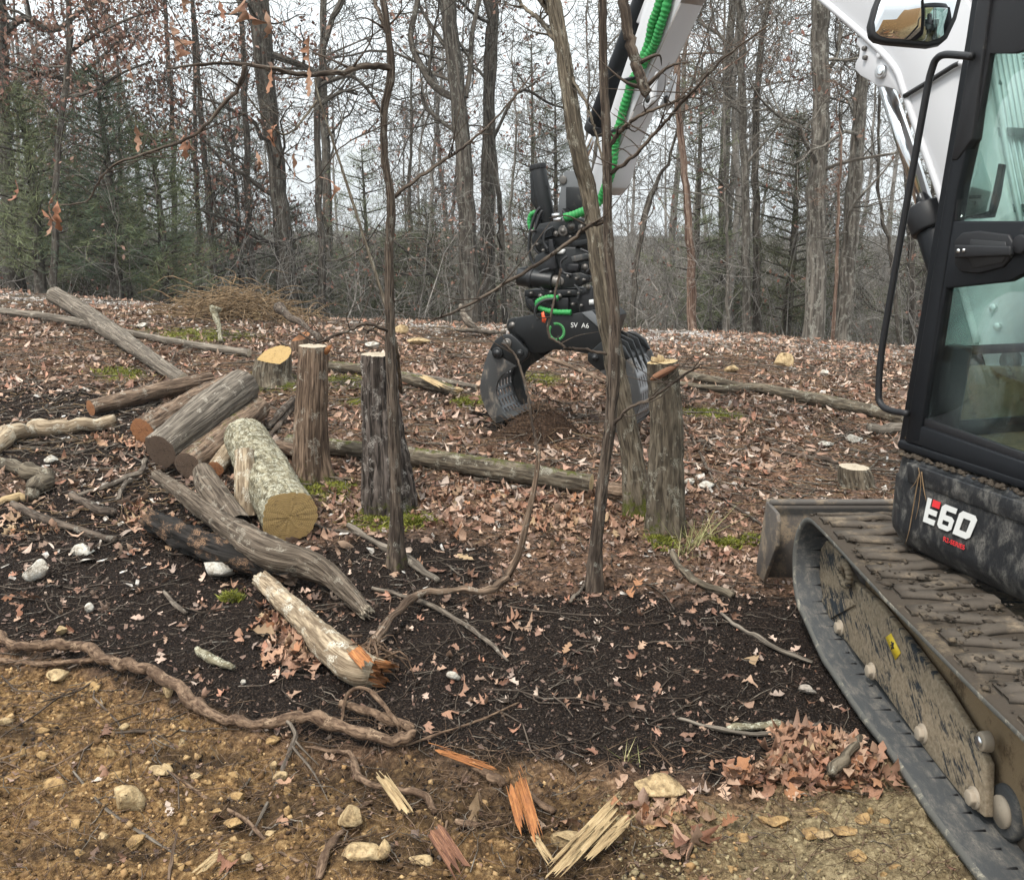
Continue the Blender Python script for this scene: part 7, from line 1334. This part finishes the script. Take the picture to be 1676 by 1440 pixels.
# generic woodland behind, copied
def generic(seed, h_, r, bark, leaves, LL, nl):
    rng = np.random.RandomState(seed); rows = [[0, 0, 0, r]]; x = y = 0
    for q in range(1, 6): x += rng.normal(0, .09); y += rng.normal(0, .09); rows.append([x, y, h_ * q / 5, r * (1 - .13 * q)])
    return build_tree('woodland_tree', 'x', rows, bark, seed, nl, .8, LL, leaves=leaves, base=np.zeros(3), sides=4, cfg=dict(CFG, rmin=.0055))
PROTO = [generic(900, 8, .10, 'far_bark', 0, 2.3, 13), generic(901, 7, .075, 'far_bark', .12, 2.0, 12), generic(902, 9, .14, 'tree_bark', 0, 2.6, 13), generic(903, 6.5, .06, 'far_bark', 0, 1.9, 13), generic(904, 8, .09, 'tree_bark', .25, 2.2, 12)]
rs = np.random.RandomState(12); first = set(); WL = {0: 'bare grey tree', 1: 'thin tree with few leaves', 2: 'bare dark thick tree', 3: 'slim young tree', 4: 'dark brown-leaved tree'}
LMK = ['the left edge oak', 'the pale olive pine', 'the dark pine', 'the long pale grey log', 'the tall dark oak', 'the leaning pole', 'the sapling', 'the tall centre trunk', 'the twin-stemmed tree', 'the tiltrotator', 'the excavator arm', 'the cedar trunk', 'the slim trunks', 'the rough-barked trunk', 'the grab rail', 'the cab']
def copy_tree(o, parent=None):
    c = o.copy(); C.objects.link(c); c.parent = parent
    for ch in o.children: copy_tree(ch, c)
    return c
spots = []
while len(spots) < 34:
    y = rs.uniform(17.5, 34); x = rs.uniform(-.66, .56) * y
    if all((x - a) ** 2 + (y - b) ** 2 > 1.0 for a, b in spots): spots.append((x, y))
for i, (x, y) in enumerate(spots):
    q = i % 5 if x < 0 else (0, 1, 2, 3, 0, 3)[i % 6]; o = PROTO[q] if q not in first else copy_tree(PROTO[q]); first.add(q)
    o.location = (x, y, float(zg(x, y)) - .1); s = rs.uniform(.85, 1.3); o.scale = (s, s, s); o.rotation_euler = (rs.normal(0, .04), rs.normal(0, .04), rs.uniform(0, 6.28)); u_ = 838 + FPX * x / (y * CP); lm = LMK[int(np.clip((u_ + 150) / 1900 * len(LMK), 0, len(LMK) - 1))]; o['label'] = WL[q] + (' just' if y < 25 else ' far') + ' behind ' + lm; o['group'] = 'woodland trees behind the crest'
# pines
def pine(name, label, loc, h_, rad, mat, seed, nb=46, droop=.0, z0=.12, blen=.19, per=11, tuft=.12):
    rng = np.random.RandomState(seed); root = empty(name, loc, label, 'tree'); put('trunk', np_mesh('trunk', *(lambda V, F, B: (V, [F], {'bc': B, 'moss': np.zeros(len(V))}, True))(*tubes([(spline([[0, 0, 0], [.05, .02, h_ * .5], [0, 0, h_]], 12), np.linspace(.10, .015, 12))], 9))), M['tree_bark'], root)
    lines = []; NV = []; rn = []
    for q in range(nb):
        z = h_ * (z0 + (1 - z0) * (q + rng.uniform()) / nb); a = q * 2.4 + rng.normal(0, .3); L_ = rad * (1 - (z / h_) ** 2.6 * .75) * rng.uniform(.35, 1.15); d = np.array([math.cos(a), math.sin(a), 0]); P = spline([[0, 0, z], list(d * L_ * .5 + [0, 0, z + .12 * L_ - droop * L_ * .3]), list(d * L_ + [0, 0, z + .3 * L_ - droop * L_])], 7); lines.append((P, np.linspace(.02, .004, 7)))
        nt_ = int(6 + 12 * L_ / rad)
        for t_ in range(nt_):
            f = rng.uniform(.2, 1.0); c = P[min(int(f * 6), 5)] * (1 - (f * 6 % 1)) + P[min(int(f * 6) + 1, 6)] * (f * 6 % 1); sd = np.array([-d[1], d[0], 0]) * rng.normal(0, .22) * L_ * f; c = c + sd + rng.normal(0, .03, 3); td = d * .7 + [0, 0, .35] + sd * .8; td /= np.linalg.norm(td)
            nd = td[None] * .8 + rng.normal(0, .55, (per, 3)); nd /= np.linalg.norm(nd, axis=1, keepdims=True); ln = blen * rng.uniform(.7, 1.2, (per, 1)); sdv = np.cross(nd, rng.normal(0, 1, (per, 3))); sdv /= np.linalg.norm(sdv, axis=1, keepdims=True); w_ = .0042
            o_ = c + rng.normal(0, tuft, (per, 3)) * .5; NV.append(np.stack([o_ - sdv * w_, o_ + sdv * w_, o_ + nd * ln], 1).reshape(-1, 3)); rn.append(np.full(per * 3, rng.uniform()))
    V, F, B = tubes(lines, 4); put('limbs', np_mesh('limbs', V, [F], {'bc': B, 'moss': np.zeros(len(V))}, True), M['tree_bark'], root); NV = np.vstack(NV); put('needles', np_mesh('needles', NV, [np.arange(len(NV)).reshape(-1, 3)], {'rnd': np.concatenate(rn)}), M[mat], root); return root
def pl(u, vb, y): p = aty(u, vb, y); return [p[0], y, float(zg(p[0], y)) - .1]
PN = [('pine_tree', 'dark bluish-green pine left of centre at the edge of the wood', pl(188, 440, 14.8), 3.6, 1.25, 'pine_dark', 1, 60), ('pine_tree', 'pale olive-green pine at the left edge of the wood', pl(62, 440, 14.4), 3.1, 1.25, 'pine_needle', 2, 62), ('pine_tree', 'small olive pine below the thin straight trunk', pl(265, 450, 15), 2.9, 1.1, 'pine_needle', 3, 50),
 ('pine_tree', 'dull green pine behind the tall dark oak', pl(392, 450, 20), 5.2, 1.5, 'pine_dark', 4, 46), ('pine_tree', 'distant green pine behind the leaning pole', pl(600, 480, 24), 5.0, 1.8, 'pine_needle', 5, 46), ('cedar_tree', 'dark cedar between the slim trunks and the rough trunk', pl(1285, 540, 15.5), 3.8, 1.3, 'cedar_needle', 6, 60), ('cedar_tree', 'dark cedar behind the arm tip', pl(905, 500, 21), 6.0, 1.5, 'cedar_needle', 7, 50),
 ('pine_tree', 'green pine top showing right of the arm', pl(1130, 540, 19), 6.2, 1.2, 'pine_needle', 8, 40), ('cedar_tree', 'dark cedar behind the cab pillar', pl(1500, 560, 19), 5.0, 1.6, 'cedar_needle', 9, 50), ('cedar_tree', 'dark low cedar behind the tall centre trunk', pl(700, 500, 22), 3.6, 1.7, 'cedar_needle', 10, 50), ('pine_tree', 'distant dark pine above the log pile', pl(330, 460, 23), 5.4, 1.7, 'pine_dark', 11, 46), ('cedar_tree', 'low dark cedar right of the cedar trunk', pl(1175, 550, 20), 3.4, 1.6, 'cedar_needle', 12, 46),
 ('pine_tree', 'tall pine with a thin crown above the tiltrotator', pl(868, 500, 23), 7.5, 1.4, 'pine_dark', 13, 36), ('pine_tree', 'olive pine filling the gap at the far left', pl(-10, 440, 18), 6.0, 1.7, 'pine_needle', 14, 60), ('cedar_tree', 'low dark cedar behind the dark pine', pl(130, 450, 19), 3.6, 1.7, 'cedar_needle', 15, 56), ('cedar_tree', 'low dark cedar left of the slender dark tree', pl(480, 480, 20), 3.2, 1.5, 'cedar_needle', 16, 46)]
for a in PN: pine(*a)
shr = pine('evergreen_shrub', 'x', [0, 0, 0], 2.2, 1.1, 'cedar_needle', 40, 46, blen=.15, z0=.04)
for i in range(34):
    y = rs.uniform(18, 34); x = rs.uniform(-.64, .54) * y; o = shr if i == 0 else copy_tree(shr); o.location = (x, y, float(zg(x, y)) - .1); s = rs.uniform(.8, 1.4); o.scale = (s * 1.2, s * 1.2, s); o.rotation_euler = (0, 0, rs.uniform(0, 6.28))
    u_ = 838 + FPX * x / (y * CP); o['label'] = ('broad' if s > 1.1 else 'small') + ' low dark evergreen shrub ' + ('just' if y < 25 else 'far') + ' behind ' + LMK[int(np.clip((u_ + 150) / 1900 * len(LMK), 0, len(LMK) - 1))]; o['group'] = 'evergreen shrubs in the wood'; o['category'] = 'shrub'
# understory thicket: uncountable thin stems and twigs
rs = np.random.RandomState(77); LN = [[] for _ in range(5)]; tp = []; cf = dict(gn=.22, up=.03, rmin=.0035, maxl=3, kids=(0, 5, 2, 0))
for q in range(760):
    y = 14.6 + 15 * rs.uniform() ** 1.3; x = rs.uniform(-.66, .56) * y; z = float(zg(x, y)) - .05
    branch(rs, np.array([x, y, z]), np.array([rs.normal(0, .3), rs.normal(0, .3), 1.]), rs.uniform(.8, 2.9), rs.uniform(.006, .018), 1, LN, tp, cf)
vs_, fs_, bs_, n0 = [], [], [], 0
for lv in (1, 2, 3):
    V, F, B = tubes(LN[lv], 3); vs_.append(V); fs_.append(F + n0); bs_.append(B); n0 += len(V)
V = np.vstack(vs_); tag(put('understory_brush', np_mesh('understory_brush', V, [np.vstack(fs_)], {'bc': np.vstack(bs_), 'moss': np.zeros(len(V))}, True), M['far_bark']), 'dense thicket of thin bare stems between the trees', 'brush', kind='stuff')
V, F, rn = leaf_quads(tp, rs, 3, .075, .09); tag(put('thicket_leaves', np_mesh('thicket_leaves', V, [F], {'rnd': rn}), M['tree_leaf']), 'dead reddish leaves clinging to the thicket', 'leaves', kind='stuff')
LN = [[] for _ in range(5)]; tp = []; cf = dict(gn=.2, up=.04, rmin=.007, maxl=3, kids=(0, 4, 2, 0))
for q in range(900):
    y = rs.uniform(27, 62); x = rs.uniform(-.68, .62) * y; branch(rs, np.array([x, y, float(zg(x, y)) - .1]), np.array([rs.normal(0, .25), rs.normal(0, .2), 1.]), rs.uniform(1.4, 4.6), rs.uniform(.012, .03), 1, LN, tp, cf)
vs_, fs_, bs_, n0 = [], [], [], 0
for lv in (1, 2, 3):
    V, F, B = tubes(LN[lv], 3); vs_.append(V); fs_.append(F + n0); bs_.append(B); n0 += len(V)
V = np.vstack(vs_); tag(put('far_brush', np_mesh('far_brush', V, [np.vstack(fs_)], {'bc': np.vstack(bs_), 'moss': np.zeros(len(V))}, True), M['far_bark']), 'far grey thicket under the distant trees', 'brush', kind='stuff')
# far wood closing the view
LN = [[] for _ in range(5)]; tp = []; cf = dict(gn=.18, up=.05, rmin=.008, maxl=3, kids=(0, 6, 3, 0)); trunks = []
for q in range(44):
    y = rs.uniform(36, 64); x = rs.uniform(-.68, .62) * y; z = float(zg(x, y)) - .2; h_ = rs.uniform(7, 12); r = rs.uniform(.07, .18); trunks.append((np.array([[x, y, z], [x + rs.normal(0, .15), y, z + h_ * .5], [x + rs.normal(0, .3), y, z + h_]]), np.array([r, r * .7, r * .3])))
    for b in range(9):
        f = rs.uniform(.12, 1); a = rs.uniform(0, 6.28); branch(rs, np.array([x, y, z + h_ * f]), np.array([math.cos(a), math.sin(a), rs.uniform(.1, 1)]), rs.uniform(1.2, 2.6), .035, 1, LN, tp, cf)
vs_, fs_, bs_, n0 = [], [], [], 0
for ll, sd in ((trunks, 6), (LN[1], 3), (LN[2], 3), (LN[3], 3)):
    V, F, B = tubes(ll, sd); vs_.append(V); fs_.append(F + n0); bs_.append(B); n0 += len(V)
V = np.vstack(vs_); tag(put('far_wood', np_mesh('far_wood', V, [np.vstack(fs_)], {'bc': np.vstack(bs_), 'moss': np.zeros(len(V))}, True), M['far_bark']), 'far bare wood that closes the view behind the trees', 'wood', kind='stuff')
# ================================================================ DAMP AIR
hz_ = MB().box((0, 90, 8.5), (720, 520, 23)); hzm = bpy.data.materials.new('damp_air'); hzm.use_nodes = True; ht = hzm.node_tree; ht.nodes.clear(); ho = ht.nodes.new('ShaderNodeOutputMaterial'); pv = ht.nodes.new('ShaderNodeVolumePrincipled'); pv.inputs['Color'].default_value = (.92, .94, .96, 1); pv.inputs['Density'].default_value = .0008; pv.inputs['Anisotropy'].default_value = .2; ht.links.new(pv.outputs[0], ho.inputs['Volume'])
tag(hz_.build('haze', hzm), 'thin damp haze between the trees', 'haze', kind='stuff')
